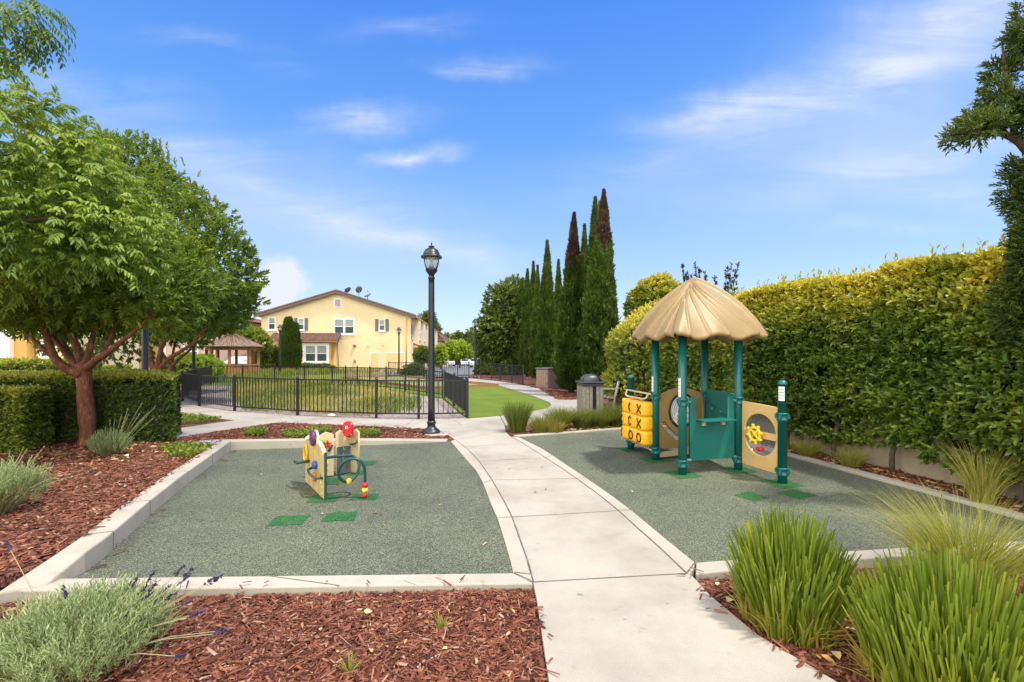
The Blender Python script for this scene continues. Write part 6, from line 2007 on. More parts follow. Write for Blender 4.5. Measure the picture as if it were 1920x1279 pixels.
# ---- cypress row -----------------------------------------------------------
def cypress(px, d, tip, R, label, dead=None, n=None, base=None, seed=0.0, lean=0.0):
    off = 0.13 * math.sin(seed * 5.3)
    x = X(px, d)
    H = EYE + (HZ - tip) / F * d
    t = thing('cypress_tree', label, 'tree', (x, d, 0), 0, 'columnar cypress trees along the path')
    MB().tube([(x, d, -0.05), (x, d, H * 0.5), (x + lean * 0.6, d, H * 0.9)], [0.12, 0.08, 0.02], 8).build('trunk', 'bark', t)
    n = n or int(1900 * H * R / 0.5 * (19 / d))
    h = RNG.random(n) ** 0.9
    a = RNG.uniform(0, 2 * PI, n)
    prof = np.minimum(1.0, 0.62 + h * 2.2) * np.clip(1 - h, 0, 1) ** 0.80 * 1.12
    r = R * prof * (1 + 0.15 * np.sin(a * 3 + h * 9 + seed) + 0.13 * np.sin(a * 5 - h * 33 + seed) + 0.12 * np.sin(a * 8 + h * 60 + seed) + 0.22 * (RNG.random(n) > 0.93)) * (1 - 0.35 * RNG.random(n) ** 2)
    r = np.maximum(r, 0.02)
    p = np.stack([x + r * np.cos(a) + lean * h ** 1.5, d + r * np.sin(a), 0.08 + h * (H - 0.2)], 1)
    dr = np.stack([np.cos(a) * 0.45 * (1 - 0.7 * h), np.sin(a) * 0.45 * (1 - 0.7 * h), np.full(n, 1.0)], 1)
    tipk = h > 0.86
    r[tipk] *= 0.75
    dr = nrm(dr + RNG.normal(size=(n, 3)) * 0.22)
    tt = 0.42 + off + 0.24 * lumps(p, 2.0, seed) + 0.16 * lumps(p, 5.5, seed) + RNG.normal(size=n) * 0.14
    s = 0.14 * (d / 19) ** 0.6
    def mk(sel, mat, nm):
        if sel.sum() < 5: return
        sz = s * (1.05 - 0.65 * h[sel] ** 2)
        FB().put(sprigs(p[sel], dr[sel], 4, sz * 1.1, np.tile(sz, 4), np.tile(sz, 4) * 0.36, tt[sel], 0.4, 0.12)).build(nm, mat, t)
    if dead:
        edge = dead + 0.03 * np.sin(a * 2 + seed) + 0.02 * np.sin(a * 5)
        dd_ = h > edge
        mk(~dd_, 'cypress', 'crown'); mk(dd_, 'deadcypress', 'dead_top')
    else:
        mk(np.ones(n, bool), 'cypress', 'crown')
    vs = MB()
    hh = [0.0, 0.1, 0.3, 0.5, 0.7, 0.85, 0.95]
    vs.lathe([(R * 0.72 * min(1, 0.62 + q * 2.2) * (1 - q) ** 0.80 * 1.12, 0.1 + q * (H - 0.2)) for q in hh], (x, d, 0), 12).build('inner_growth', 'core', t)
    return t
cypress(1124, 17.0, 352, 0.60, 'tallest cypress with a brown dead top, nearest the round laurel bush', 0.74, seed=1.0, lean=0.16)
cypress(1116, 18.4, 366, 0.50, 'all green tall cypress pressed behind the tallest brown topped one', None, seed=2.2)
cypress(1143, 18.6, 470, 0.36, 'shorter green cypress behind the tallest one on its hedge side', None, seed=7.2)
cypress(1071, 19.0, 396, 0.53, 'cypress with a rusty brown dead top and orange patch beside the storage box', 0.70, seed=3.1, lean=0.12)
cypress(1096, 20.6, 418, 0.34, 'slim green cypress in the gap between the two brown topped ones', None, seed=4.7)
cypress(1026, 23.0, 449, 0.43, 'green cypress standing directly behind the storage box', None, seed=5.9)
cypress(1047, 25.0, 485, 0.30, 'green cypress behind the box, between it and the rusty topped one', None, seed=6.4)
cypress(1008, 27.5, 496, 0.31, 'green cypress just beyond the storage box at the fence end', None, seed=8.4)
cypress(1000, 29.5, 489, 0.34, 'taller far cypress third from the broad dark tree', None, seed=9.1)
cypress(989, 31.5, 503, 0.38, 'far cypress next to the broad dark tree', None, seed=10.4)
cypress(978, 33.5, 522, 0.42, 'farthest cypress, half merged with the broad dark tree', None, seed=11.4)

def tree(name, label, px, d, blobs, n, mat, L, W, t0=0.45, trunk=0.15, k=7, core=0.0, group=None, seed=0.0, bark='bark', top=0.2, cat='tree', shell=0.5, rough=0.22, stem=None):
    """blobs in photo pixels: (px, py, rx px, ry px)"""
    zb = T(d) - 0.1
    t = thing(name, label, cat, (X(px, d), d, zb), 0, group)
    bl = [((X(a, d), d + (i % 3 - 1) * 0.3 * rx * d / F, EYE + (HZ - b) / F * d), (rx * d / F, rx * d / F * 0.9, ry * d / F)) for i, (a, b, rx, ry) in enumerate(blobs)]
    ztop = max(c[2] for c, r in bl)
    m = MB()
    limb(m, [(X(px, d), d, zb), (X(px, d) + 0.05, d, (zb + ztop) * 0.5), (X(px, d), d, ztop)], trunk, trunk * 0.4)
    for c, r in bl:
        limb(m, [(X(px, d), d, zb + (ztop - zb) * 0.35), ((X(px, d) + c[0]) / 2, (d + c[1]) / 2, (zb + (ztop - zb) * 0.35 + c[2]) / 2), c], trunk * 0.5, trunk * 0.15)
    m.build('trunk', bark, t)
    fb = FB()
    crown_leaves(fb, bl, n, k, stem or L * 1.3, L, W, t0, seed, shell, 0.3, 0.9, top, rough)
    fb.build('crown', mat, t)
    if core: blob_core('inner_growth', bl, core, t)
    return t
tree('broadleaf_tree', 'broad dark green tree at the far end of the cypress row', 945, 35, [(950, 615, 42, 75), (925, 650, 30, 45), (962, 570, 30, 42), (940, 690, 36, 28)], 4200, 'broadleaf', 0.26, 0.11, 0.4, 0.2, 6, 0.72, seed=2.0)
tree('pine_tree', 'tall dark pine rising behind the far end of the yellow house', 808, 100, [(806, 598, 9, 10), (812, 618, 10, 14), (800, 612, 6, 8), (796, 596, 6, 7), (815, 640, 12, 16)], 900, 'juniper', 0.5, 0.16, 0.5, 0.3, 6, 0.6, seed=3.0)
tree('lime_tree', 'lime green round topped tree behind the parked white cars', 862, 72, [(864, 656, 16, 12), (850, 660, 12, 10), (846, 650, 8, 8), (876, 662, 8, 8)], 1100, 'limetree', 0.36, 0.15, 0.5, 0.16, 6, 0.7, seed=5.0)
tree('lime_shrub', 'golden green upright shrub beside the drive, right of the near lamp', 826, 60, [(826, 662, 8, 11), (824, 673, 10, 9)], 700, 'limetree', 0.28, 0.12, 0.45, 0.1, 6, 0.7, seed=6.0)
tree('topiary_tree', 'dark ball topped topiary tree at the corner of the yellow house', 791, 40, [(791, 666, 11.5, 12)], 900, 'broadleaf', 0.15, 0.07, 0.35, 0.06, 6, 0.8, seed=7.0, shell=0.2, rough=0.06)
bush('dome_bush', 'dome shaped clipped bush at the left of the yellow house', 'bush', [((X(505, 42), 42, 0.85), (1.25, 1.2, 1.35))], 2600, 'boxhedge', 0.10, 0.055, 6, 0.12, 0.55, 0.86, seed=1.0, rough=0.05)
t = thing('dark_conifer', 'dark blue green twin columned conifer in front of the yellow house', 'tree', (X(543, 41), 41, T(41)))
fb = FB()
for px, tip, R, n in ((541, 598, 0.78, 2200), (553, 608, 0.55, 1100), (534, 620, 0.5, 900)):
    H = EYE + (HZ - tip) / F * 41 - T(41)
    h = RNG.random(n); a = RNG.uniform(0, 2 * PI, n)
    r = R * np.minimum(1, 0.55 + h * 1.4) * np.clip(1 - h, 0, 1) ** 0.45 * (1 - 0.3 * RNG.random(n) ** 2)
    p = np.stack([X(px, 41) + r * np.cos(a), 41 + r * np.sin(a), T(41) + 0.1 + h * (H - 0.3)], 1)
    fb.put(sprigs(p, nrm(np.stack([np.cos(a) * 0.3, np.sin(a) * 0.3, np.ones(n)], 1)), 4, 0.25, 0.26, 0.08, 0.25 + 0.2 * lumps(p, 1.5), 0.35, 0.12))
fb.build('crown', 'cypress', t)
MB().tube([(X(543, 41), 41, T(41) - 0.1), (X(543, 41), 41, 2.5)], [0.12, 0.05], 8).lathe([(0.45, 0.2), (0.62, 1.2), (0.55, 2.6), (0.2, 3.6)], (X(542, 41), 41, T(41)), 12).build('trunk', 'core', t)
tree('ornamental_tree', 'pale green spreading tree between the gazebo roof and the yellow house', 470, 40, [(475, 632, 20, 12), (455, 625, 18, 12), (490, 640, 12, 9)], 900, 'arbutus', 0.24, 0.085, 0.62, 0.1, 6, 0.0, seed=8.0)
bush('low_shrub', 'low dark shrubs under the bay window of the yellow house', 'bush', [((X(575, 44), 44, 0.05), (1.3, 0.7, 0.45)), ((X(603, 44), 44, 0.05), (1.2, 0.6, 0.4))], 900, 'broadleaf', 0.12, 0.06, 6, 0.12, 0.4, 0.8)
bush('low_shrub', 'low shrub by the drive gate under the topiary tree', 'bush', [((X(775, 34), 34, 0.2), (0.8, 0.6, 0.5))], 500, 'broadleaf', 0.12, 0.06, 6, 0.12, 0.45, 0.8)
bush('yellow_shrub', 'yellow flowering low shrubs by the far fence under the broad tree', 'bush', [((X(915, 36), 36, 0.15), (1.0, 0.6, 0.35)), ((X(930, 35), 35, 0.1), (0.8, 0.6, 0.3))], 600, 'limetree', 0.13, 0.06, 6, 0.12, 0.8, 0.7)
bush('plum_hedge', 'plum coloured hedge behind the parked white cars', 'hedge', [((X(860, 112), 112, 0.9), (6, 1.2, 1.5)), ((X(880, 110), 110, 1.4), (2.5, 1.2, 2.0)), ((X(838, 112), 112, 0.8), (4, 1.2, 1.3))], 1500, 'plumleaf', 0.4, 0.2, 6, 0.4, 0.4, 0.8)
tl_ = [(790, 628, 18), (825, 640, 22), (846, 640, 20), (868, 632, 22), (885, 624, 22), (900, 622, 24), (915, 612, 24), (838, 630, 14), (858, 628, 12)]
names = ['dark evergreen tree on the far skyline behind the yellow house', 'low dark tree on the skyline right of the rose house', 'bushy dark tree on the skyline above the lime green tree', 'dark tree with a notched top on the skyline above the white cars', 'tall pale topped tree on the skyline left of the path lantern', 'far tree on the skyline directly behind the path lantern', 'far tree on the skyline beside the broad dark tree', 'small dark tree tip on the skyline above the golden shrub', 'small pointed tree tip on the skyline above the lime tree']
for i, (px, top, r) in enumerate(tl_):
    tree('skyline_tree', names[i], px, 128 + (i % 4) * 5, [(px, top + r * 0.9, r * 0.7, r * 0.9), (px - r * 0.5, top + r * 1.5, r * 0.55, r * 0.8), (px + r * 0.5, top + r * 1.4, r * 0.6, r * 0.8), (px, top + r * 2.1, r * 0.8, r * 0.7)], 750, 'broadleaf', 0.75, 0.34, 0.42, 0.3, 6, 0.72, 'trees on the far skyline', i * 1.7)
tree('garden_tree', 'yellow green tree rising behind the laurel hedge, left of the canopy', 1225, 17.5, [(1228, 560, 34, 36), (1205, 580, 26, 28), (1255, 565, 30, 34)], 2600, 'hedge', 0.13, 0.055, 0.44, 0.14, 7, 0.75, seed=9.0)
t = thing('bronze_shrub', 'shrub with upright bronze sprigs poking above the canopy and hedge', 'bush', (X(1330, 15), 15, 0))
m, fb = MB(), FB()
for px, py in ((1280, 500), (1288, 512), (1304, 496), (1312, 508), (1322, 514), (1340, 522), (1364, 504), (1372, 498), (1378, 506), (1384, 496), (1368, 516), (1296, 516)):
    a = Vector((X(1330 + (px - 1330) * 0.7, 15), 15, 2.3)); b = Vector(P(px, py, 15)); mid = a.lerp(b, 0.6) + Vector((RNG.normal() * 0.05, 0, 0))
    m.tube([a, mid, b], [0.014, 0.01, 0.005], 5)
    n = 24
    s = RNG.random(n) ** 0.7
    p = np.array([tuple(a.lerp(b, 0.35 + 0.65 * q)) for q in s])
    fb.put(sprigs(p, nrm(RNG.normal(size=(n, 3)) * 0.4 + np.array([0, 0, 1.0])), 5, 0.07, 0.08, 0.035, RNG.random(n) * 0.8, 0.9, 0.1))
limb(m, [(X(1330, 15), 15, 0), (X(1330, 15), 15, 2.3)], 0.06, 0.04)
m.build('trunk', 'bark', t)
fb.build('crown', 'burgundy', t)

# conifer at the right edge
d = 4.55
t = thing('juniper_tree', 'dark leaning conifer cut by the right frame edge, one branch reaching out over the hedge', 'tree', (X(1945, d), d, 0))
m = MB()
limb(m, [(X(1950, d), d, 0), (X(1945, d), d, 1.5), (X(1940, d), d, 3.2), (X(1950, d), d, 4.5), (X(1955, d), d, 6.2)], 0.11, 0.05)
limb(m, [P(1940, 300, d), P(1905, 262, d), P(1860, 248, d), P(1825, 254, d), P(1795, 260, d)], 0.045, 0.008)
limb(m, [P(1905, 262, d), P(1895, 200, d), P(1885, 130, d), P(1878, 75, d)], 0.03, 0.006)
m.build('trunk', 'bark', t)
px_b = [(1938, 470, 50, 95), (1945, 360, 48, 70), (1945, 570, 46, 75), (1928, 212, 32, 52), (1882, 214, 30, 32), (1850, 232, 25, 22), (1820, 248, 24, 14), (1798, 256, 12, 9), (1897, 125, 16, 24), (1888, 82, 8, 18), (1868, 176, 11, 18), (1950, 60, 22, 70), (1942, 150, 20, 44)]
bl = [((X(a, d), d + 0.1 * (i % 3 - 1), EYE + (HZ - b) / F * d), (rx * d / F, max(0.10, rx * d / F * 0.9), ry * d / F)) for i, (a, b, rx, ry) in enumerate(px_b)]
p, dd = blob_pts(bl, 5000, 0.8, 3.0, 0.4, 0.5)
d2 = nrm(dd + RNG.normal(size=dd.shape) * 0.5 + np.array([-0.25, 0, 0.45]))
FB().put(sprigs(p, d2, 7, 0.085, 0.05, 0.012, 0.50 + 0.22 * lumps(p, 3.0) + 0.14 * dd[:, 2], 0.6, 0.13)).build('crown', 'juniper', t)

# ------------------------------------------------------------------ meadow and tufts
poly = g2([(455, 769), (558, 774), (690, 780), (790, 768), (790, 748), (700, 728), (640, 718), (560, 711), (500, 706), (455, 712), (430, 735)])
xy = scatter(poly, 17000)
n = len(xy)
b = np.concatenate([xy, np.full((n, 1), -0.02)], 1)
cl = lumps(b, 1.1, 2.0)
lv = RNG.normal(size=(n, 2)) * 0.75
Hm = np.maximum(0.08, 0.24 + 0.14 * cl + 0.10 * lumps(b, 3.3, 1.0) + RNG.normal(size=n) * 0.09)
o = FB().put(blades(b, lv, Hm, 0.02, 0.54 + 0.36 * lumps(b, 0.6, 4.0) + 0.15 * lumps(b, 2.4) + RNG.normal(size=n) * 0.2, 3, 0.8)).build('meadow_grass', 'meadow')
o['kind'] = 'stuff'
xy = scatter(g2([(374, 760), (876, 783), (834, 748), (724, 731), (600, 724), (400, 716)]), 700)
b = np.concatenate([xy, np.full((700, 1), -0.02)], 1)
o = FB().put(blades(b, RNG.normal(size=(700, 2)) * 0.5, np.full(700, 0.16), 0.014, 0.3 + RNG.normal(size=700) * 0.2, 3, 0.6)).build('weeds', 'meadow')
o['kind'] = 'stuff'
xy = scatter([(X(405, 30), 26), (X(500, 27), 27), (X(560, 34), 34), (X(700, 38), 38), (X(690, 33), 42), (X(480, 40), 40)], 3500)
b = np.concatenate([xy, np.full((3500, 1), -0.1)], 1)
o = FB().put(blades(b, RNG.normal(size=(3500, 2)) * 0.4, np.full(3500, 0.5), 0.03, 0.4 + RNG.normal(size=3500) * 0.2 + 0.2 * lumps(b, 0.5), 3, 0.6)).build('meadow_grass', 'meadow')
o['kind'] = 'stuff'

def tuft(label, px, py, z, n, rad, L, W, lean, mat='deergrass', t=0.45, ts=0.2, bend=0.6, group='ornamental grass tufts by the bin', dead=0.0, upr=0.0, name='grass_tuft', xy=None):
    x, y = xy if xy else G(px, py, z)[:2]
    return clump(name, label, 'grass tuft', mat, x, y, z, n, rad, L, W, lean, t, ts, bend, group, upr, dead)
tuft('tall dark green grass tuft at the bend of the path, nearest the lawn tip', 970, 809, 0, 900, 0.16, 0.66, 0.009, 0.42, t=0.28)
tuft('low brownish grass tuft between the tall dark tuft and the golden one', 1014, 810, 0, 600, 0.16, 0.38, 0.009, 0.6, t=0.62)
tuft('golden grass tuft in front of the litter bin on its path side', 1050, 803, 0, 900, 0.18, 0.56, 0.009, 0.75, t=0.55, bend=0.9)
tuft('rust based grass tuft at the play surface edge below the golden tuft', 1040, 811, 0, 400, 0.14, 0.28, 0.009, 0.6, t=0.8)
tuft('green grass tuft hiding the foot of the litter bin', 1092, 801, 0, 900, 0.18, 0.50, 0.009, 0.8, t=0.38, bend=0.9)
tuft('arching grass tuft between the bin and the bench', 1125, 800, 0, 800, 0.17, 0.48, 0.009, 0.9, t=0.42, bend=0.9)
tuft('bushy green grass tuft left of the yellow blocks, in front of the bench', 1158, 798, 0, 900, 0.18, 0.55, 0.009, 0.7, t=0.35)
tuft('small grass tuft behind the post of the yellow blocks', 1195, 795, 0, 600, 0.15, 0.45, 0.009, 0.7, t=0.45)
g_ = 'clipped strap leaf tufts by the path'
tuft('clipped strap leaf tuft at the corner of the path and the front kerb', 0, 0, -0.05, 1500, 0.235, 0.73, 0.0155, 0.30, 'grass', 0.46, 0.17, 0.5, g_, 0.10, 1.0, xy=(1.64, 2.84))
tuft('broad clipped strap leaf tuft nearest the camera, cut by the bottom edge', 0, 0, -0.05, 1900, 0.33, 0.68, 0.016, 0.30, 'grass', 0.46, 0.17, 0.45, g_, 0.13, 1.0, xy=(2.10, 2.28))
g_ = 'straw coloured fine grasses'
tuft('large airy straw coloured grass clump behind the two strap leaf tufts', 0, 0, -0.05, 1150, 0.17, 0.84, 0.0045, 0.85, 'finegrass', 0.42, 0.2, 0.9, g_, xy=(2.98, 3.15))
tuft('thin straw grass clump at the foot of the hedge by the right frame edge', 0, 0, 0.0, 320, 0.10, 0.75, 0.0045, 0.7, 'finegrass', 0.62, 0.2, 0.7, g_, xy=(4.85, 4.95))
tuft('low straw grass clump under the hedge opposite the tan window board', 0, 0, 0.0, 380, 0.10, 0.36, 0.006, 0.95, 'finegrass', 0.4, 0.2, 0.8, g_, xy=(4.42, 7.2))
tuft('yellowing grass clump under the hedge among orange leaves', 0, 0, 0.0, 380, 0.10, 0.38, 0.006, 0.95, 'finegrass', 0.5, 0.2, 0.8, g_, xy=(4.62, 6.55))
for px, py, lab in ((655, 1262, 'pale weed sprout in the mulch near the bottom edge'), (826, 1182, 'small yellow green weed sprout in the mulch nearer the path')):
    x, y, _ = G(px, py, -0.04)
    tag(clump('weed', lab, 'weed', 'cover', x, y, -0.04, 26, 0.012, 0.11, 0.007, 0.7, 0.75, 0.15, 0.5), lab, 'weed')

# ---- lavender ---------------------------------------------------------------
def lavender(label, x, y, z, R, H, n, spikes, seed=0.0, flower=True):
    t = thing('lavender', label, 'lavender', (x, y, z))
    a = RNG.uniform(0, 2 * PI, n); q = np.sqrt(RNG.random(n)); e = RNG.random(n)
    hh = H * (0.12 + 0.80 * np.sqrt(np.clip(1 - (q * 0.92) ** 2, 0, 1))) * (0.35 + 0.65 * e ** 0.5)
    p = np.stack([x + R * q * np.cos(a), y + R * q * np.sin(a), z + hh], 1)
    d = nrm(np.stack([np.cos(a) * q * 0.55, np.sin(a) * q * 0.55, np.ones(n)], 1) + RNG.normal(size=(n, 3)) * 0.2)
    FB().put(sprigs(p, d, 14, 0.15 * RNG.uniform(0.5, 1.3, n), 0.032, 0.0052, 0.42 + 0.22 * lumps(p, 6.0, seed) + 0.25 * (hh / H - 0.5), 0.55, 0.13)).build('foliage', 'lavender', t)
    m = 500
    a = RNG.uniform(0, 2 * PI, m); q = np.sqrt(RNG.random(m))
    b = np.stack([x + R * 0.4 * q * np.cos(a), y + R * 0.4 * q * np.sin(a), np.full(m, z - 0.01)], 1)
    FB().put(blades(b, np.stack([np.cos(a), np.sin(a)], 1) * (0.9 * q)[:, None], np.full(m, H * 0.85), 0.005, RNG.random(m) * 0.4, 4, 0.3)).build('stem', 'lavstem', t)
    if spikes:
        stk = MB()
        fp, fd = [], []
        for (tx, ty, tz_) in spikes:
            s0 = Vector((x + (tx - x) * 0.25, y + (ty - y) * 0.25, z + H * 0.4))
            tip = Vector((tx, ty, tz_))
            dv = tip - s0
            mid = s0.lerp(tip, 0.5) + Vector((0, 0, 0.02))
            stk.tube([s0, mid, tip - dv.normalized() * 0.05], [0.0026, 0.0022, 0.0018], 5)
            dirv = dv.normalized()
            for k in range(22 if flower else 6):
                u = RNG.random()
                fp.append(tuple(tip - dirv * 0.07 * u)); fd.append(tuple(dirv + Vector(RNG.normal(size=3)) * 0.45))
            a_, b_ = np.array(fp), np.array(fd)
            FB().put(leaves(a_, b_, nrm(RNG.normal(size=b_.shape)), np.full(len(a_), 0.019), np.full(len(a_), 0.010), RNG.random(len(a_)))).build('flower_spike', 'lavflower' if flower else 'lavstem', t)
            fp, fd = [], []
        stk.build('stalk', 'lavstalk', t)
    return t
sp = []
for px, py in ((245, 1092), (258, 1084), (290, 1072), (297, 1090), (345, 1062), (362, 1066), (382, 1145), (372, 1150), (415, 1080), (402, 1084), (320, 1098), (352, 1082), (425, 1180), (415, 1186), (285, 1110), (300, 1120), (345, 1230), (360, 1125), (12, 1015), (120, 1100), (330, 1110), (275, 1098), (240, 1150), (268, 1160)):
    d = min(2.62 + RNG.normal() * 0.08, 1.36 * F / (py - HZ))
    sp.append((X(px, d), d, EYE + (HZ - py) / F * d))
lavender('large grey green lavender with purple spikes in the near corner of the red mulch', -2.24, 2.46, -0.045, 0.38, 0.23, 1000, sp, 1.0)
sp = [(-4.55 + RNG.normal() * 0.25, 4.3 + RNG.normal() * 0.2, 0.62 + RNG.random() * 0.1) for _ in range(10)] + [(-3.9, 4.25, 0.52), (-3.8, 4.3, 0.5)]
lavender('silvery lavender at the left frame edge on the mulch beside the side kerb', -4.72, 4.36, 0.10, 0.34, 0.40, 620, sp, 2.0, False)
sp = [(-5.66 + RNG.random() * 0.55, 6.85 + RNG.normal() * 0.1, 0.60 + RNG.random() * 0.25) for _ in range(14)]
lavender('small silvery lavender with dry stalks at the foot of the red barked tree', -5.68, 6.78, 0.10, 0.18, 0.26, 330, sp, 3.0, False)
# ------------------------------------------------------------------ sky, sun, camera
SUN_EL, SUN_AZ = math.radians(66), math.radians(115)     # azimuth clockwise from the viewing direction
sc = bpy.context.scene
w = bpy.data.worlds.new('World')
sc.world = w
w.use_nodes = True
nt = w.node_tree
bg = nt.nodes['Background']
sky = nt.nodes.new('ShaderNodeTexSky')
sky.sky_type = 'NISHITA'
sky.sun_disc = False
sky.sun_elevation = SUN_EL
sky.sun_rotation = SUN_AZ
sky.air_density = 1.0
sky.dust_density = 0.6
sky.ozone_density = 2.2
hs = N(nt, 'ShaderNodeHueSaturation', Saturation=1.3, Value=1.0, Hue=0.508)
nt.links.new(sky.outputs[0], hs.inputs['Color'])
tc = nt.nodes.new('ShaderNodeTexCoord')
sx = nt.nodes.new('ShaderNodeSeparateXYZ')
nt.links.new(tc.outputs['Generated'], sx.inputs[0])
def mth(op, a, b=None, clamp=False):
    n = nt.nodes.new('ShaderNodeMath')
    n.operation = op
    n.use_clamp = clamp
    for i, v in ((0, a), (1, b)):
        if v is None: continue
        if hasattr(v, 'links'): nt.links.new(v, n.inputs[i])
        else: n.inputs[i].default_value = v
    return n.outputs[0]
yy = mth('MAXIMUM', sx.outputs['Y'], 0.08)
u_, v_ = mth('DIVIDE', sx.outputs['X'], yy), mth('DIVIDE', sx.outputs['Z'], yy)
cb = nt.nodes.new('ShaderNodeCombineXYZ')
nt.links.new(u_, cb.inputs[0]); nt.links.new(v_, cb.inputs[1])
def wnoise(scale, detail, rough, stretch, rot, dist=0.0):
    mp = N(nt, 'ShaderNodeMapping', Scale=stretch, Rotation=(0, 0, rot))
    nt.links.new(cb.outputs[0], mp.inputs['Vector'])
    n = N(nt, 'ShaderNodeTexNoise', Scale=scale, Detail=detail, Roughness=rough, Distortion=dist)
    nt.links.new(mp.outputs[0], n.inputs['Vector'])
    return n.outputs['Fac']
def spot(px, py, hx, hy, ang, s):
    mp = N(nt, 'ShaderNodeMapping', Location=((px - 960) / F, (HZ - py) / F, 0), Rotation=(0, 0, math.radians(ang)), Scale=(hx / F, hy / F, 1.0))
    mp.vector_type = 'TEXTURE'
    # ragged outline
    nt.links.new(warp, mp.inputs['Vector'])
    g = nt.nodes.new('ShaderNodeTexGradient')
    g.gradient_type = 'QUADRATIC_SPHERE'
    nt.links.new(mp.outputs[0], g.inputs['Vector'])
    return mth('MULTIPLY', g.outputs['Fac'], s)
nn = N(nt, 'ShaderNodeTexNoise', Scale=5.0, Detail=5.0, Roughness=0.6)
nt.links.new(cb.outputs[0], nn.inputs['Vector'])
vm = nt.nodes.new('ShaderNodeVectorMath'); vm.operation = 'SUBTRACT'
nt.links.new(nn.outputs['Color'], vm.inputs[0]); vm.inputs[1].default_value = (0.5, 0.5, 0.5)
vs_ = nt.nodes.new('ShaderNodeVectorMath'); vs_.operation = 'MULTIPLY'
nt.links.new(vm.outputs[0], vs_.inputs[0]); vs_.inputs[1].default_value = (0.22, 0.10, 0.0)
va = nt.nodes.new('ShaderNodeVectorMath'); va.operation = 'ADD'
nt.links.new(cb.outputs[0], va.inputs[0]); nt.links.new(vs_.outputs[0], va.inputs[1])
warp = va.outputs[0]
def fibres(scale, rot, stretch, lo, gain, dist):
    return mth('MULTIPLY', mth('SUBTRACT', wnoise(scale, 8, 0.6, (1.0, stretch, 1.0), rot, dist), lo), gain, True)
def group(spots, fib):
    tot = None
    for a in spots:
        s = spot(*a)
        tot = s if tot is None else mth('ADD', tot, s)
    return mth('MULTIPLY', tot, fib)
fa = mth('MULTIPLY', fibres(2.2, -0.22, 5.0, 0.30, 2.6, 0.6), fibres(1.1, 0.3, 2.0, 0.22, 2.2, 0.4))
fb_ = mth('MULTIPLY', fibres(2.6, 0.20, 6.0, 0.30, 2.4, 0.5), fibres(1.3, -0.4, 2.0, 0.22, 2.2, 0.4))
right = group(((1380, 205, 330, 70, 8, 1.7), (1620, 150, 600, 150, 24, 1.1), (1780, 40, 420, 170, 30, 1.2), (1720, 290, 520, 80, 14, 1.5), (1650, 428, 210, 30, 2, 1.1), (1800, 350, 420, 80, -8, 1.1), (1250, 300, 560, 120, 12, 0.5)), fa)
left = group(((920, 118, 170, 40, -2, 2.2), (690, 220, 200, 56, 2, 1.8), (775, 292, 150, 38, 3, 1.7), (150, 170, 360, 70, -8, 1.1), (520, 360, 700, 170, -14, 0.9), (780, 460, 560, 62, -16, 1.3), (780, 45, 220, 36, 4, 0.8), (420, 90, 240, 44, -10, 0.8), (300, 260, 420, 80, -12, 0.7)), fb_)
veil = mth('ADD', mth('ADD', spot(1760, 110, 560, 300, 20, 0.42), spot(1600, 330, 640, 190, 8, 0.34)), spot(480, 400, 640, 200, -12, 0.26))
cir = mth('MULTIPLY', mth('ADD', mth('ADD', right, left), veil), 0.9, True)
cu_ = mth('MULTIPLY', mth('ADD', spot(506, 556, 90, 84, 0, 2.6), spot(480, 600, 110, 70, 0, 2.4)), mth('MULTIPLY', mth('SUBTRACT', wnoise(9, 6, 0.6, (1, 1.3, 1), 0, 0.2), 0.2), 9.0), True)
ez_ = nt.nodes.new('ShaderNodeMapRange')
nt.links.new(sx.outputs['Z'], ez_.inputs['Value'])
ez_.inputs['From Min'].default_value = 0.0; ez_.inputs['From Max'].default_value = 0.40
ez_.inputs['To Min'].default_value = 0.30; ez_.inputs['To Max'].default_value = 0.0
dens = mth('ADD', cir, cu_, True)
KS = 1.0 / (0.15 * 2 ** 1.0)                 # display value -> sky radiance at strength 0.15, exposure 0.7
grad = ramp(nt, mth('MAXIMUM', sx.outputs['Z'], 0.0), [(0.0, (0.66, 0.80, 0.97)), (0.10, (0.56, 0.74, 0.98)), (0.22, (0.38, 0.61, 0.98)), (0.40, (0.165, 0.415, 0.955)), (0.58, (0.085, 0.285, 0.92)), (1.0, (0.05, 0.17, 0.72))])
g2_ = nt.nodes.new('ShaderNodeVectorMath'); g2_.operation = 'SCALE'
nt.links.new(grad, g2_.inputs[0]); g2_.inputs['Scale'].default_value = KS
base_sky = mixc(nt, 0.2, g2_.outputs[0], hs.outputs[0])
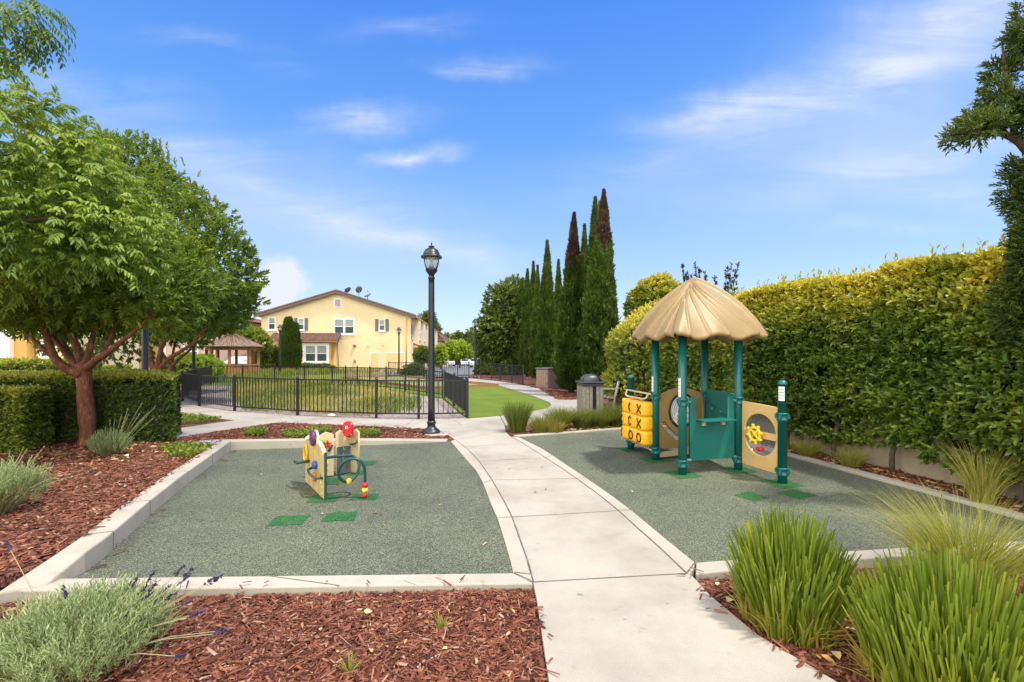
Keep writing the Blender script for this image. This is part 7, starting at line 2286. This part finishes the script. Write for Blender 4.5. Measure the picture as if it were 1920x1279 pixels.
# bright white cover added out of view, behind and left, as fill light
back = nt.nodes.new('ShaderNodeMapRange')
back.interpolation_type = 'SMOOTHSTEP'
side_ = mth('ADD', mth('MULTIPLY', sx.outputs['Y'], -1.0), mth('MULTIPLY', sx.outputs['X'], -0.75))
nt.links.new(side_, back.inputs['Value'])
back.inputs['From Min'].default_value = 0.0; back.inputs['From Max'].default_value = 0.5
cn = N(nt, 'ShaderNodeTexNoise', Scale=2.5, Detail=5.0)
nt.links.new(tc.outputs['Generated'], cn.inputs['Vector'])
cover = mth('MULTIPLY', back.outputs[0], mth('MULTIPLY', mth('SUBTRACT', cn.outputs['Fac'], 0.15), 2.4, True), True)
lit = mixc(nt, dens, base_sky, (0.86 * KS, 0.91 * KS, 0.99 * KS))
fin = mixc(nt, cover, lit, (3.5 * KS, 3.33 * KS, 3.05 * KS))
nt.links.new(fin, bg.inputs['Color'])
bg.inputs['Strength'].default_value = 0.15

sl_d = bpy.data.lights.new('sun', 'SUN')
sl_d.energy = 2.3
sl_d.angle = math.radians(4)
sl_d.color = (1.0, 0.955, 0.88)
so = bpy.data.objects.new('sun', sl_d)
C.objects.link(so)
dv = Vector((math.sin(SUN_AZ) * math.cos(SUN_EL), math.cos(SUN_AZ) * math.cos(SUN_EL), math.sin(SUN_EL)))
so.rotation_euler = dv.to_track_quat('Z', 'Y').to_euler()
so.location = dv * 60

cam = bpy.data.cameras.new('camera')
co_ = bpy.data.objects.new('camera', cam)
C.objects.link(co_)
co_.location = (0, 0, EYE)
co_.rotation_euler = (PI / 2, 0, 0)
cam.sensor_width = 36.0
cam.lens = F / 1920 * 36
cam.shift_y = (HZ - 639.5) / 1920
cam.clip_start = 0.05
cam.clip_end = 2000
sc.camera = co_
sc.view_settings.view_transform = 'Standard'
sc.view_settings.look = 'None'
sc.view_settings.exposure = 1.0
sc.view_settings.gamma = 1
sc.render.engine = 'CYCLES'
sc.cycles.max_bounces = 6
sc.cycles.transparent_max_bounces = 8
sc.cycles.use_denoising = True
